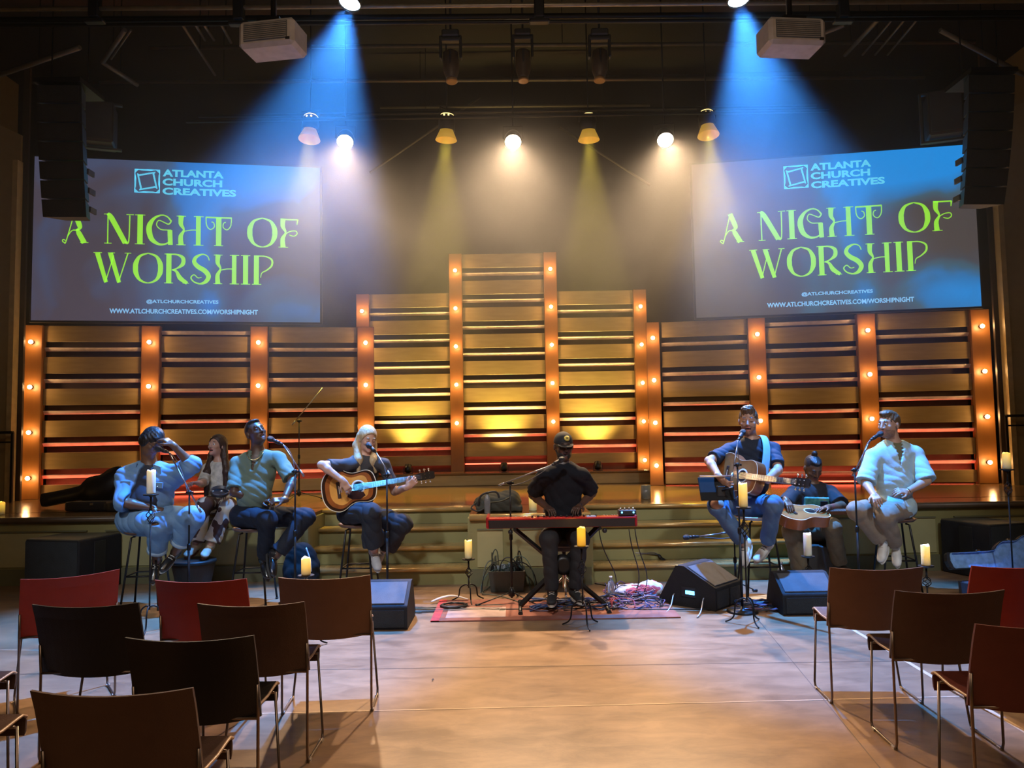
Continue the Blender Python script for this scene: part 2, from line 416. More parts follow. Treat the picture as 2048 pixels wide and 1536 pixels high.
def bay(p0, p1, z1, board_first, label, n_extra=0, zlow=SZ + .02, red=6.0):
    p0, p1 = V((p0[0], p0[1], 0)), V((p1[0], p1[1], 0)); c = (p0 + p1) / 2; sx = (p1 - p0).normalized(); w_ = (p1 - p0).length
    dirv = V((sx.y, -sx.x, 0)); R = Matrix((sx, -dirv, V((0, 0, 1)))).transposed()
    t = thing('slatted_wall_bay', label, 'wall panel', (c.x, c.y, SZ), 'slatted bays of the stage wall')
    back = c - dirv * .16
    MB().box((back.x, back.y, (SZ + z1) / 2), (w_, .02, z1 - SZ - .02), R).obj('backing', BACKC, t)
    sc_ = c - dirv * .10; MB().box((sc_.x, sc_.y, zlow + .015), (w_ - .02, .03, .02), R).obj('led_strip', glow('red_led', RED, 4), t, label='glowing red strip behind the lowest board')
    la = light('AREA', 'strip_light', (sc_.x, sc_.y, zlow + .035), (sc_.x, sc_.y + .0001, zlow + 3), RED, red, size=w_ - .05, size_y=.03); la.rotation_euler = (math.pi, 0, math.atan2(sx.y, sx.x)); la.data.spread = math.radians(100)
    pit = .455; bh = .235; z = z1 if board_first else z1 - .13
    if not board_first:                       # a bar in the open strip above the first board
        zb = z1 - .07; bar_at(c, dirv, sx, w_, zb, t)
    k = 0
    while z - bh * .5 > zlow:
        lo = max(z - bh, zlow)
        MB().box((c.x, c.y, (z + lo) / 2), (w_, .03, z - lo), R, bev=.004).obj('board', WOODC, t)
        zb = z - bh - (pit - bh) * .47
        if zb > zlow + .05: bar_at(c, dirv, sx, w_, zb, t)
        z -= pit; k += 1
    return t
def bar_at(c, dirv, sx, w_, zb, t):
    o = c; mb = MB()
    # a slim rail, its lower face tilted down towards the floor
    a = o - sx * w_ / 2
    prof = [(-.05, .024), (.0, .024), (.004, .014), (-.036, -.028), (-.05, -.028)]
    mb.prism([(p[0], p[1]) for p in prof], V((a.x, a.y, zb)), dirv, V((0, 0, 1)), sx * w_)
    return mb.obj('rail', BARC, t)
def side_wall(pxs, ds, labels, blabels, boards):
    pts = [P(px, 800, d) for px, d in zip(pxs, ds)]
    sx = (pts[-1] - pts[0]); sx.z = 0; sx.normalize()
    if sx.x < 0: sx = -sx
    dirv = V((sx.y, -sx.x, 0)); ztop = 3.19
    for p, l in zip(pts, labels): lit_post((p.x, p.y), ztop, [1.02, 1.66, 2.30, 2.94], .20 if 0 < p.x < 2.6 else .25, l, dirv=dirv)
    for i in range(3):
        a, b_ = pts[i], pts[i + 1]
        if a.x > b_.x: a, b_ = b_, a
        u = (b_ - a).normalized(); u.z = 0
        bay((a + u * .13)[:2], (b_ - u * .13)[:2], ztop - (.0 if boards[i] else .02), boards[i], blabels[i])
side_wall([67, 302, 519, 732], [10.95, 11.2, 11.45, 11.7],
          ['post of warm bulbs at the far left end of the wall, by the cream strip', 'post of bulbs behind the person in the denim jacket, under the left screen',
           'post of bulbs just above the head of the man in the green shirt', 'post of bulbs right above the blonde guitarist, in front of a taller post'],
          ['slatted bay at the far left, above the black guitar case', 'slatted bay above the long-haired seated woman, dark strip at its top', 'slatted bay behind the tall boom stand, right of the green shirt man'],
          [True, False, True])
side_wall([1309, 1517, 1737, 1965], [11.7, 11.45, 11.2, 10.95],
          ['post of bulbs beside a second row of bulbs, left end of the right-hand low wall', 'post of bulbs behind the head of the man with the guitar strap',
           'post of bulbs between the bun-haired man and the pale blue shirt man', 'post of bulbs at the far right end of the wall, by the tall candle'],
          ['slatted bay left of the man with the guitar strap', 'slatted bay above the man with the bun, open strip at its top', 'slatted bay at the far right, glowing red rails behind the pale blue shirt'],
          [True, False, True])
cp = [P(px, 700, 12.9) for px in (727, 913, 1103, 1281)]
cz = [[3.62 - LSP * k for k in range(4)], [4.28 - LSP * k for k in range(5)], [4.28 - LSP * k for k in range(5)], [3.62 - LSP * k for k in range(5)]]
ct = [3.92, 4.58, 4.58, 3.92]
cl = ['post of bulbs half hidden behind a lower post, left edge of the raised centre', 'tall post of bulbs on the left of the highest bay', 'tall post of bulbs on the right of the highest bay, above the keyboard player', 'post of bulbs at the right edge of the raised centre, beside a lower post']
for p, z, t_, l in zip(cp, cz, ct, cl): lit_post((p.x, p.y), t_, z, .22, l, 5.0)
for i, (zt, l) in enumerate([(3.92, 'slatted bay right of the blonde guitarist, gold light at its foot'), (4.58, 'highest slatted bay in the middle of the wall, behind the keyboard'), (3.92, 'slatted bay between the keyboard player and the doubled bulb posts')]):
    a, b_ = cp[i], cp[i + 1]
    bay((a.x + .11, a.y), (b_.x - .11, b_.y), zt, True, l, zlow=SZ + .3, red=(2, 4, 6)[i])
# uplights at the foot of the wall
def uplight(x, y, z, target, col, power, label, dirc, ang=70):
    t = thing('floor_uplight', label, 'stage light', (x, y, z), 'small black uplights along the foot of the wall')
    d = (V(target) - V((x, y, z + .1))).normalized()
    mb = MB(); mb.lathe(V((x, y, z + .09)) - d * .07, [(.04, 0), (.055, .01), (.055, .12), (.047, .12), (.047, .10)], d, 16); mb.obj('can', BLACKM, t)
    mb = MB(); mb.box((x - .07, y, z + .05), (.008, .03, .1)); mb.box((x + .07, y, z + .05), (.008, .03, .1)); mb.box((x, y, z + .005), (.148, .05, .01)); mb.obj('yoke', BLACKM, t)
    mb = MB(); mb.lathe(V((x, y, z + .09)) + d * .035, [(.046, 0), (.03, .006), (.0, .009)], d, 16); mb.obj('lens', glow('lens_' + dirc, col, 3), t)
    light('SPOT', 'uplight', V((x, y, z + .09)) + d * .055, target, col, power, ang, 1.0, .08)
for px, lb in ((817, 'uplight throwing gold on the bay right of the blonde guitarist'), (1008, 'uplight throwing gold on the foot of the highest bay'), (1195, 'uplight throwing gold on the bay right of the keyboard player')):
    p = P(px, 930, 12.45); uplight(p.x, 12.40, SZ + .2, (p.x, 12.86, 2.1), (1, .74, .20), 330, lb, 'gold', 80)
# handrails in front of the wing walls
def rail(x0, x1, label):
    t = thing('handrail', label, 'railing', ((x0 + x1) / 2, 10.35, SZ)); zt = 1.66
    mb = MB(); mb.box(((x0 + x1) / 2, 10.35, zt), (abs(x1 - x0), .05, .035)); mb.obj('top_rail', BLACKM, t)
    mb = MB(); mb.box(((x0 + x1) / 2, 10.35, zt - .13), (abs(x1 - x0), .02, .02)); mb.obj('lower_rail', BLACKM, t)
    n = 5
    for k in range(n):
        x = x0 + (x1 - x0) * k / (n - 1); MB().box((x, 10.35, (SZ + zt) / 2), (.03, .03, zt - SZ)).obj('baluster', BLACKM, t)
rail(P(26, 840, 10.35).x, -8.7, 'black metal handrail beside the cream strip, left of the wall'); rail(P(2012, 840, 10.35).x, 8.7, 'black metal handrail right of the wall, behind the tall candle')
# ================================================================== SCREENS
def screen_mat(name, warm):
    m = bpy.data.materials.new(name); m.use_nodes = True; nt = m.node_tree; N = nt.nodes.new; L = nt.links.new
    b = nt.nodes['Principled BSDF']; b.inputs['Base Color'].default_value = (.05, .05, .05, 1); b.inputs['Roughness'].default_value = .8
    tc = N('ShaderNodeTexCoord'); mp = N('ShaderNodeMapping'); L(tc.outputs['Generated'], mp.inputs[0]); mp.inputs['Scale'].default_value = (1.8, 1, 1)
    no = N('ShaderNodeTexNoise'); no.inputs['Scale'].default_value = 2.1; no.inputs['Detail'].default_value = 3; no.inputs['Distortion'].default_value = .6
    L(mp.outputs[0], no.inputs['Vector'])
    sp = N('ShaderNodeSeparateXYZ'); L(tc.outputs['Generated'], sp.inputs[0])
    # picture content: bright blue clearing upper right, dark shapes elsewhere
    def math_(op, a, b_=None, c=None):
        n = N('ShaderNodeMath'); n.operation = op
        for i, v in enumerate((a, b_, c)):
            if v is None: continue
            if isinstance(v, (int, float)): n.inputs[i].default_value = v
            else: L(v, n.inputs[i])
        return n.outputs[0]
    def blob(cx, cz, rx, rz, amp):
        u = math_('MULTIPLY', math_('SUBTRACT', sp.outputs[0], cx), 1 / rx); v_ = math_('MULTIPLY', math_('SUBTRACT', sp.outputs[2], cz), 1 / rz)
        return math_('MULTIPLY', math_('EXPONENT', math_('MULTIPLY', math_('ADD', math_('MULTIPLY', u, u), math_('MULTIPLY', v_, v_)), -1)), amp)
    blobs = [(.66, .90, .26, .26, .85), (.57, .50, .08, .30, .45), (.62, .05, .05, .12, .35), (.98, .08, .2, .16, .25), (.92, .95, .15, .2, .3)]
    if warm: blobs += [(.98, .14, .22, .22, .35), (.9, .9, .25, .25, .35)]
    acc = None
    for bl in blobs:
        g_ = blob(*bl); acc = g_ if acc is None else math_('ADD', acc, g_)
    acc = math_('ADD', acc, blob(.90, .52, .14, .26, -.45))
    s4 = math_('ADD', acc, math_('MULTIPLY_ADD', no.outputs[0], 1.1, -.50))
    rp = N('ShaderNodeValToRGB'); cr = rp.color_ramp
    for _ in range(3): cr.elements.new(.5)
    st_ = [(0.0, (.075, .062, .090)), (.14, (.068, .082, .155)), (.34, (.065, .13, .25)), (.50, (.03, .20, .62)), (.85, (.02, .28, .90))]
    if warm: st_ = [(0.0, (.085, .070, .070)), (.16, (.075, .080, .10)), (.36, (.06, .13, .19)), (.50, (.03, .20, .50)), (.85, (.015, .32, .90))]
    for e, (p_, c) in zip(cr.elements, st_): e.position = p_; e.color = (*c, 1)
    L(s4, rp.inputs[0]); L(rp.outputs[0], b.inputs['Emission Color']); b.inputs['Emission Strength'].default_value = .85
    return m
LIME = glow('lime_lettering', (.30, .80, .05), 1.0); CYAN = glow('cyan_lettering', (.12, .62, .90), 1.0); PALE = glow('pale_blue_lettering', (.22, .50, .85), 1.0)
# display capitals with flared stems, as strokes: list of (points, widths) in a 1-high em
def S(pts, ws, sm=True): return (pts, ws, sm)
T_ = .012; K_ = .15
GL = {
 'A': (.78, [S([(.12, .06), (.06, .10), (.03, .05), (.08, .0), (.14, .06), (.36, 1.0)], [.03] * 6), S([(.36, 1.0), (.50, .62), (.52, .5), (.44, .42), (.30, .40), (.18, .22)], [.15, .15, .12, .05, .03, .03]), S([(.44, .46), (.50, .32), (.66, .0)], [.05, .15, .16]), S([(.54, .01), (.78, .01)], [.02, .02], False)]),
 'N': (.86, [S([(.10, .0), (.10, .96)], [.035, .035], False), S([(.08, 1.0), (.20, .86), (.62, .02)], [.07, .16, .15]), S([(.62, .04), (.72, .10), (.74, .96)], [.08, .035, .035]), S([(0, .01), (.22, .01)], [.02, .02], False), S([(-.02, .985), (.16, .985)], [.02, .02], False), S([(.64, .985), (.86, .985)], [.02, .02], False)]),
 'I': (.34, [S([(.17, 0), (.17, 1)], [.16, .16], False), S([(.02, .01), (.32, .01)], [.02, .02], False), S([(.02, .985), (.32, .985)], [.02, .02], False)]),
 'G': (.86, [S([(.74, .80), (.62, .95), (.45, 1.0), (.24, .90), (.10, .68), (.08, .45), (.16, .18), (.36, .02), (.55, .02), (.70, .10)], [.05, .04, .04, .08, .15, .17, .15, .08, .05, .04]), S([(.74, .80), (.66, .70), (.52, .76), (.36, .82), (.30, .66), (.42, .52), (.60, .50), (.74, .50)], [.04, .04, .03, .03, .03, .03, .03, .03]), S([(.70, .50), (.72, 0)], [.14, .14], False)]),
 'H': (.86, [S([(.16, 1.0), (.15, .72), (.24, .52), (.15, .30), (.16, 0)], [.16, .13, .05, .13, .16]), S([(.20, .46), (.36, .50), (.50, .52), (.66, .52)], [.03, .03, .03, .03]), S([(.68, 0), (.68, 1)], [.14, .14], False), S([(.02, .01), (.30, .01)], [.02, .02], False), S([(.02, .985), (.30, .985)], [.02, .02], False), S([(.54, .01), (.84, .01)], [.02, .02], False), S([(.54, .985), (.84, .985)], [.02, .02], False)]),
 'T': (.84, [S([(.42, 0), (.42, .97)], [.16, .16], False), S([(.02, .97), (.82, .97)], [.05, .05], False), S([(.03, .96), (.05, .70), (.16, .56), (.28, .64), (.27, .78), (.20, .82)], [.03] * 6), S([(.81, .96), (.79, .70), (.68, .56), (.56, .64), (.57, .78), (.64, .82)], [.03] * 6), S([(.28, .01), (.56, .01)], [.02, .02], False)]),
 'O': (.94, [S([(.47, 1), (.22, .90), (.10, .68), (.08, .5), (.10, .32), (.22, .10), (.47, 0), (.72, .10), (.84, .32), (.86, .5), (.84, .68), (.72, .90), (.47, 1)], [.03, .08, .15, .16, .15, .08, .03, .08, .15, .16, .15, .08, .03])]),
 'F': (.66, [S([(.16, 1.0), (.15, .74), (.24, .52), (.15, .30), (.16, 0)], [.16, .13, .05, .13, .16]), S([(.10, .975), (.62, .975)], [.045, .045], False), S([(.62, .98), (.60, .80)], [.05, .02], False), S([(.22, .46), (.38, .56), (.56, .58), (.60, .48), (.50, .40), (.36, .44)], [.03] * 6), S([(.02, .01), (.32, .01)], [.02, .02], False)]),
 'W': (1.18, [S([(.10, .98), (.38, .0)], [.15, .12], False), S([(.36, .0), (.60, .90)], [.03, .03], False), S([(.50, .98), (.78, 0)], [.15, .12], False), S([(.76, .0), (1.04, .98)], [.03, .04], False), S([(-.02, .985), (.24, .985)], [.02, .02], False), S([(.42, .985), (.64, .985)], [.02, .02], False), S([(.94, .985), (1.14, .985)], [.02, .02], False)]),
 'R': (.80, [S([(.16, 0), (.16, 1)], [.16, .16], False), S([(.16, .975), (.42, .97), (.60, .86), (.60, .66), (.44, .52), (.26, .44)], [.03, .05, .12, .13, .05, .03]), S([(.26, .46), (.40, .40), (.52, .18), (.74, .01)], [.03, .08, .15, .10]), S([(.02, .01), (.30, .01)], [.02, .02], False), S([(.02, .985), (.30, .985)], [.02, .02], False), S([(.60, .01), (.80, .01)], [.02, .02], False)]),
 'S': (.72, [S([(.62, .80), (.56, .94), (.40, 1.0), (.20, .90), (.14, .74), (.26, .58), (.48, .44), (.60, .26), (.52, .08), (.34, .0), (.14, .06), (.04, .20), (.14, .30), (.26, .20), (.38, .22)], [.03, .03, .04, .10, .13, .15, .16, .15, .12, .05, .04, .04, .03, .03, .02])]),
 'P': (.74, [S([(.16, 0), (.16, 1)], [.16, .16], False), S([(.16, .975), (.46, .97), (.66, .86), (.66, .66), (.50, .50), (.34, .40), (.30, .24)], [.03, .04, .06, .06, .04, .03, .02]), S([(.02, .01), (.32, .01)], [.02, .02], False)]),
 ' ': (.42, []),
}
def letters(mb, text, ox, oz, hgt, total, map3):
    wtot = sum(GL[c][0] for c in text) + .02 * len(text); sx = total / wtot; x = ox
    for c in text:
        wc, strokes = GL[c]
        for pts, ws, sm in strokes:
            if sm and len(pts) > 2:
                p3 = spline([(p[0], p[1], 0) for p in pts], 5); k = len(ws)
                wv = []
                for i in range(len(p3)):
                    t = i / 5; a = min(int(t), k - 2); f_ = t - a; wv.append(ws[a] * (1 - f_) + ws[a + 1] * f_)
            else: p3 = [V((p[0], p[1], 0)) for p in pts]; wv = ws
            vs = []
            for i, p in enumerate(p3):
                d = (p3[min(i + 1, len(p3) - 1)] - p3[max(i - 1, 0)]); d.normalize()
                n = V((-d.y, d.x, 0)) * wv[i] / 2
                for q in (p - n, p + n): vs.append(map3(x + q.x * sx, oz + q.y * hgt))
            mb.add(vs, [(2 * i, 2 * i + 1, 2 * i + 3, 2 * i + 2) for i in range(len(p3) - 1)])
        x += (wc + .02) * sx
def text_mesh(mb, s, ox, oz, hgt, total, map3, bold=.02):
    cu = bpy.data.curves.new('t', 'FONT'); cu.body = s; cu.size = 1; cu.offset = bold; cu.fill_mode = 'BOTH'; cu.resolution_u = 3
    to = bpy.data.objects.new('t', cu); COL.objects.link(to); bpy.context.view_layer.update()
    me = bpy.data.meshes.new_from_object(to.evaluated_get(bpy.context.evaluated_depsgraph_get()))
    xs = [v.co.x for v in me.vertices]; ys = [v.co.y for v in me.vertices]; x0, x1 = min(xs), max(xs); y0, y1 = min(ys), max(ys)
    vs = [map3(ox + (v.co.x - x0) / (x1 - x0) * total, oz + (v.co.y - y0) / (y1 - y0) * hgt) for v in me.vertices]
    mb.add(vs, [tuple(p.vertices) for p in me.polygons])
    bpy.data.objects.remove(to); bpy.data.curves.remove(cu); bpy.data.meshes.remove(me)
def screen(name_m, TLp, TRp, BRp, BLp, d0, d1, label, warm):
    """four photographed corners -> a flat vertical screen between distances d0 (left) and d1 (right)"""
    bl, br = P(*BLp, d0), P(*BRp, d1); tl, tr = P(*TLp, d0), P(*TRp, d1)
    X = V((br.x - bl.x, br.y - bl.y, 0)); w_ = X.length; X.normalize(); n = V((X.y, -X.x, 0))
    z0 = (bl.z + br.z) / 2; z1 = (tl.z + tr.z) / 2; h = z1 - z0
    t = thing('projection_screen', label, 'screen', (bl.x, bl.y, z0))
    rx = math.atan2(X.y, X.x); t.rotation_euler = (0, 0, rx)
    def m3(u, v_, off=.012): return V((u * w_, -off, v_ * h))     # local: x along, -y towards the seats
    mb = MB(); mb.box((w_ / 2, .03, h / 2), (w_ + .06, .05, h + .06)); mb.obj('frame', BLACKP, t, world=False)
    mb = MB(); mb.box((w_ / 2, .0, h / 2), (w_, .012, h)); mb.obj('lit_surface', screen_mat(name_m, warm), t, world=False, label='glowing dark blue picture surface')
    def mm(off): return lambda u, v_: m3(u, v_, off)
    mb = MB(); letters(mb, 'A NIGHT OF', .095, .475, .185, .83, mm(.010)); letters(mb, 'WORSHIP', .205, .235, .185, .63, mm(.010))
    mb.obj('title_lettering', LIME, t, world=False, label='lime green title in flared capitals')
    mb = MB()
    text_mesh(mb, 'ATLANTA', .435, .905, .045, .215, mm(.010), .04); text_mesh(mb, 'CHURCH', .435, .848, .045, .21, mm(.010), .04); text_mesh(mb, 'CREATIVES', .435, .790, .045, .26, mm(.010), .04)
    mb.obj('name_lettering', CYAN, t, world=False, label='cyan block capitals')
    # emblem: a square with a turned square of bars in it
    cx, cz, hs = .382, .872, .045; A = w_ / h
    mb = MB()
    def q(pts): mb.add([m3(cx + a * hs, cz + b_ * hs * A, .010) for a, b_ in pts], [tuple(range(len(pts)))])
    for k in range(4):
        c_, s_ = math.cos(k * math.pi / 2), math.sin(k * math.pi / 2)
        rot = lambda pts: [(a * c_ - b_ * s_, a * s_ + b_ * c_) for a, b_ in pts]
        q(rot([(-.98, .98), (-.98, .60), (-.62, .98)])); q(rot([(-.98, .98), (.95, .98), (.2, .84), (-.45, .86)]))
        q(rot([(-.72, .52), (.62, .80), (.60, .68), (-.60, .40)])); q(rot([(-.98, .7), (-.98, -.1), (-.86, .3)]))
    mb.obj('emblem', CYAN, t, world=False, label='cyan square emblem of interlaced bars')
    mb = MB(); text_mesh(mb, '@ATLCHURCHCREATIVES', .385, .105, .028, .25, mm(.010), .03); mb.obj('handle_lettering', PALE, t, world=False, label='upper small pale blue line of capitals'); mb = MB(); text_mesh(mb, 'WWW.ATLCHURCHCREATIVES.COM/WORSHIPNIGHT', .26, .045, .030, .515, mm(.010), .03)
    mb.obj('address_lettering', PALE, t, world=False, label='lowest small pale blue line of capitals')
    return t
screen('left_picture', (57, 312), (635, 337), (640, 645), (62, 640), 10.72, 11.38, 'projection screen behind the hanging left speaker stack, its first letter half hidden', False)
screen('right_picture', (1392, 322), (1935, 297), (1963, 613), (1393, 635), 11.38, 10.72, 'projection screen on the right, brighter blue corner beside the right speaker stack', True)

# ================================================================== OVERHEAD
LENSW = glow('warm_lens', (1.0, .80, .55), 26); LENSB = glow('blue_lens', (.62, .80, 1.0), 14); RING = glow('gold_leak', (1.0, .70, .25), 2.5)
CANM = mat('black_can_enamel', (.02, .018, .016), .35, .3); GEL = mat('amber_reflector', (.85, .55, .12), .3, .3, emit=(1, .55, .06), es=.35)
grp = 'pipes and struts under the ceiling'
def pipe(a, b_, r, label, name='ceiling_pipe', m_=None, g=None):
    t = thing(name, label, 'pipe', tuple(a), g or grp); o = MB().tube([a, b_], r, 8).obj('pipe_run', m_ or mat('dark_pipe', (.05, .05, .05), .4, .5), t)
    return t
ZT = P(1024, 13, 7.5).z
ltp = mat('pipe_paint', (.32, .28, .22), .35, .6)
o = MB().tube([P(0, 19, 7.5), P(2048, 2, 7.5)], .022, 8).obj('lighting_bar', ltp); tag(o, 'long straight light-catching bar that crosses the whole top edge', 'lighting bar')
for y, r in ((36, .03), (47, .02)):
    o = MB().tube([P(0, y + 4, 7.7), P(2048, y - 10, 7.7)], r, 8).obj('lighting_bar', BLACKM); tag(o, 'dark bar hung just below the bright bar, %s of two' % ('upper' if y == 36 else 'lower'), 'lighting bar')
def strut(px0, py0, px1, py1, d0, d1, r=.03):
    mb = MB(); mb.tube([P(px0, py0, d0), P(px1, py1, d1)], r, 6); return mb
K = 0
for (a, b_, c, d_, e, f_, r, lb) in [
    (0, 150, 160, 95, 9.5, 9.0, .03, 'thin conduit sloping up from the left wing wall'),
    (250, 60, 205, 125, 9, 9.6, .03, 'bent conduit left of the left projector, upper run'), (205, 125, 275, 170, 9.6, 10.2, .03, 'bent conduit left of the left projector, lower run'),
    (262, 60, 222, 118, 9, 9.6, .015, 'second bent conduit beside the first, nearer the left projector'),
    (365, 50, 430, 150, 9, 10.6, .02, 'first of the parallel conduits between the left speakers and the left projector'), (388, 45, 410, 80, 9, 10, .02, 'short conduit just right of the first parallel one'), (405, 45, 428, 80, 9, 10, .02, 'short conduit second from the left projector'), (440, 45, 462, 85, 9, 10, .02, 'short conduit nearest the left projector'),
    (1690, 50, 1560, 100, 9, 10, .025, 'conduit sloping down behind the right projector'), (1760, 35, 1690, 110, 9, 10.4, .03, 'thick conduit right of the right projector'),
    (1790, 33, 1725, 110, 9, 10.4, .015, 'first thin conduit right of the thick one'), (1815, 33, 1750, 110, 9, 10.4, .015, 'second thin conduit right of the thick one'), (1840, 33, 1775, 110, 9, 10.4, .015, 'third thin conduit right of the thick one'),
    (1880, 60, 2048, 150, 9, 9.5, .03, 'conduit sloping down to the right wing wall'),
    (300, 96, 1950, 84, 11, 11, .03, 'dark cross pipe behind both projectors'), (200, 165, 1850, 155, 12, 12, .03, 'dark cross pipe farther back, above the yellow lamps'),
    (760, 215, 1300, 210, 12.8, 12.8, .025, 'dark cross pipe in the haze above the centre lamp'),
    (740, 345, 960, 195, 12.5, 12.9, .02, 'thin brace rising to the right behind the left yellow lamp'), (1120, 255, 1300, 370, 12.9, 12.6, .02, 'thin brace falling to the right behind the right yellow lamp')]:
    A_, B_ = P(a, b_, e), P(c, d_, f_); t = thing('conduit', lb, 'conduit', tuple(A_), grp); cm_ = mat('dull_conduit', (.11, .10, .085), .5, .4)
    MB().tube([A_, B_], r, 6).obj('pipe_run', cm_, t)
    for q_ in ((.5,) if (B_ - A_).length < 4 else (.15, .5, .85)): M_ = A_ + (B_ - A_) * q_; MB().tube([M_, (M_.x, M_.y, 8.12)], .006, 5).obj('hanger_rod', BLACKM, t)
# hanging brackets on the bars
for px, py, lb in ((478, 0, 'bracket above the left projector'), (1078, -5, 'bracket near the top centre'), (1685, -5, 'bracket right of the right projector'), (190, -5, 'bracket at the top left')):
    t = thing('pipe_bracket', 'dark steel ' + lb, 'bracket', tuple(P(px, py + 40, 7.5)))
    c = P(px, py + 15, 7.5); mb = MB(); mb.box(c, (.10, .10, .28), bev=.01); mb.obj('clamp_body', BLACKM, t)
    mb = MB(); mb.box(c - V((0, 0, .17)), (.2, .08, .04), bev=.01); mb.obj('foot_plate', BLACKM, t)
# moving heads hanging
def moving_head(px, py0, py1, d, label, tilt=0.0):
    a, b_ = P(px, py0, d), P(px, py1, d); h = (a - b_).length
    t = thing('moving_head_light', label, 'stage light', tuple(a))
    MB().box(a - V((0, 0, .04)), (.20, .16, .08), bev=.015).obj('base', BLACKP, t)
    y = MB(); 
    for s in (-1, 1): y.box(a - V((s * .115, 0, .05 + h * .22)), (.03, .09, h * .42), bev=.01)
    y.box(a - V((0, 0, .10)), (.24, .09, .04), bev=.01); y.obj('yoke', BLACKP, t)
    c = a - V((0, 0, .06 + h * .45)); ax = V((tilt, -.12, -1)).normalized()
    mb = MB(); mb.lathe(c - ax * h * .2, [(.05, 0), (.085, .03), (.095, h * .18), (.09, h * .4), (.065, h * .52), (.06, h * .56)], ax, 20)
    hd = mb.obj('head', mat('brown_lit_plastic', (.09, .06, .035), .4), t)
    MB().lathe(c - ax * h * .2 + ax * h * .56, [(.062, 0), (.066, .01), (.066, .03), (.05, .03)], ax, 20).obj('lens_rim', mat('amber_rim', (.30, .17, .06), .4, .3), t)
    MB().box(c + V((0, -.085, 0)), (.03, .03, h * .3), bev=.008).obj('head_rib', BLACKP, hd)
    MB().tube([a, (a.x, a.y, 8.12)], .014, 6).obj('drop_rod', BLACKM, t)
moving_head(901, 64, 172, 8.6, 'moving head lamp hanging left of the top centre', .04); moving_head(1198, 62, 170, 8.6, 'moving head lamp hanging right of the top centre', -.04)
moving_head(1045, 62, 172, 9.2, 'darker moving head lamp in the top middle')
def par(pos, target, label, kind):
    d = (V(target) - pos).normalized()
    t = thing('par_can_light', label, 'stage light', tuple(pos))
    L_ = .26; r = .115
    mb = MB(); mb.lathe(pos - d * L_, [(.03, 0), (.07, .01), (.10, .06), (r, .12), (r, L_), (r - .008, L_), (r - .008, .16)], d, 22); can = mb.obj('can', CANM, t)
    if kind == 'yellow':
        # flared reflector hood under the can, gold light leaking out of the vents at its neck
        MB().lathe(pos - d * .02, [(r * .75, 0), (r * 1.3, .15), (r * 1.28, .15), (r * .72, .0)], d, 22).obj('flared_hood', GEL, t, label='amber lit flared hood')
        MB().lathe(pos - d * (L_ - .035), [(.088, 0), (.098, .012)], d, 22).obj('vent_ring', RING, can)
        for s in (-1, 1): MB().ball(pos - d * (L_ - .075) + V((s * .03, -.105, 0)), .014, 8).obj('vent_hole', RING, can)
    else:
        MB().lathe(pos - d * .02, [(r - .01, 0), (r * .7, .02), (0, .03)], d, 22).obj('lens', LENSW if kind == 'warm' else LENSB, t, label='bright glowing lens')
    c = pos - d * L_ * .5; yk = MB()
    side = d.cross(V((0, 0, 1))); side = side.normalized() if side.length > .05 else V((1, 0, 0))
    yk.tube([c + side * .13, c + side * .135 + V((0, 0, .17)), c - side * .135 + V((0, 0, .17)), c - side * .13], .008, 6); yk.obj('yoke', BLACKM, t)
    MB().tube([c + V((0, 0, .17)), (c.x, c.y, 8.12)], .010, 6).obj('drop_rod', BLACKM, t)
for p, t_, l in zip(PAR_W, TW, ('glowing warm white lamp beside the right edge of the left screen', 'glowing warm white lamp in the middle of the row', 'glowing warm white lamp beside the left edge of the right screen')): par(p, t_, l, 'warm')
for p, t_, l in zip(PAR_Y, TY, ('amber lamp with flared hood nearest the left screen', 'amber lamp with flared hood between the left and middle white lamps', 'amber lamp with flared hood between the middle and right white lamps', 'amber lamp with flared hood nearest the right screen')): par(p, t_, l, 'yellow')
for p, t_, l in zip(PAR_B, TB, ('blue beam lamp at the top edge over the left half', 'blue beam lamp at the top edge over the right half')): par(p, t_, l, 'blue')
zb = PAR_W[1].z + .38
for y_, lb in ((10.0, 'dark pipe that carries the white lamps'), (10.4, 'dark pipe that carries the amber lamps')):
    o = MB().tube([(-4.3, y_ + .05, zb + (y_ - 10) * .6), (4.3, y_ + .05, zb + (y_ - 10) * .6)], .024, 8).obj('lighting_bar', BLACKM); tag(o, lb, 'lighting bar')

# projectors
def projector(px0, px1, py0, py1, d, rz, label):
    c = P((px0 + px1) / 2, (py0 + py1) / 2 , d)
    t = thing('projector', label, 'projector', tuple(c), rz=rz)
    W_ = .50; D_ = .30; H_ = .235
    white = mat('projector_white', (.50, .46, .44), .45); gry = mat('grille_grey', (.10, .105, .11), .5, bump=.5, bscale=120)
    MB().box((0, 0, 0), (W_, D_, H_), bev=.03).obj('casing', white, t, world=False)
    g = MB(); g.box((0, -D_ / 2 - .002, .005), (W_ * .78, .012, H_ * .66), bev=.004); gr = g.obj('air_grille', gry, t, world=False)
    g = MB()
    for k in range(9): g.box((0, -D_ / 2 - .010, -.062 + k * .0165), (W_ * .76, .004, .003))
    g.obj('louvre', white, gr, world=False)
    MB().box((.2, -D_ / 2 - .004, -.075), (.035, .012, .02)).obj('infrared_window', BLACKP, t, world=False)
    MB().tube([(0, 0, H_ / 2), (0, 0, 8.12 - c.z)], .025, 10).obj('mount_pole', BLACKM, t, world=False)
    MB().box((0, 0, H_ / 2 + .02), (.2, .2, .03)).obj('mount_plate', BLACKM, t, world=False)
    MB().lathe((0, D_ / 2, 0), [(.06, 0), (.055, .05), (.045, .05)], (0, 1, 0), 18).obj('lens', BLACKP, t, world=False)
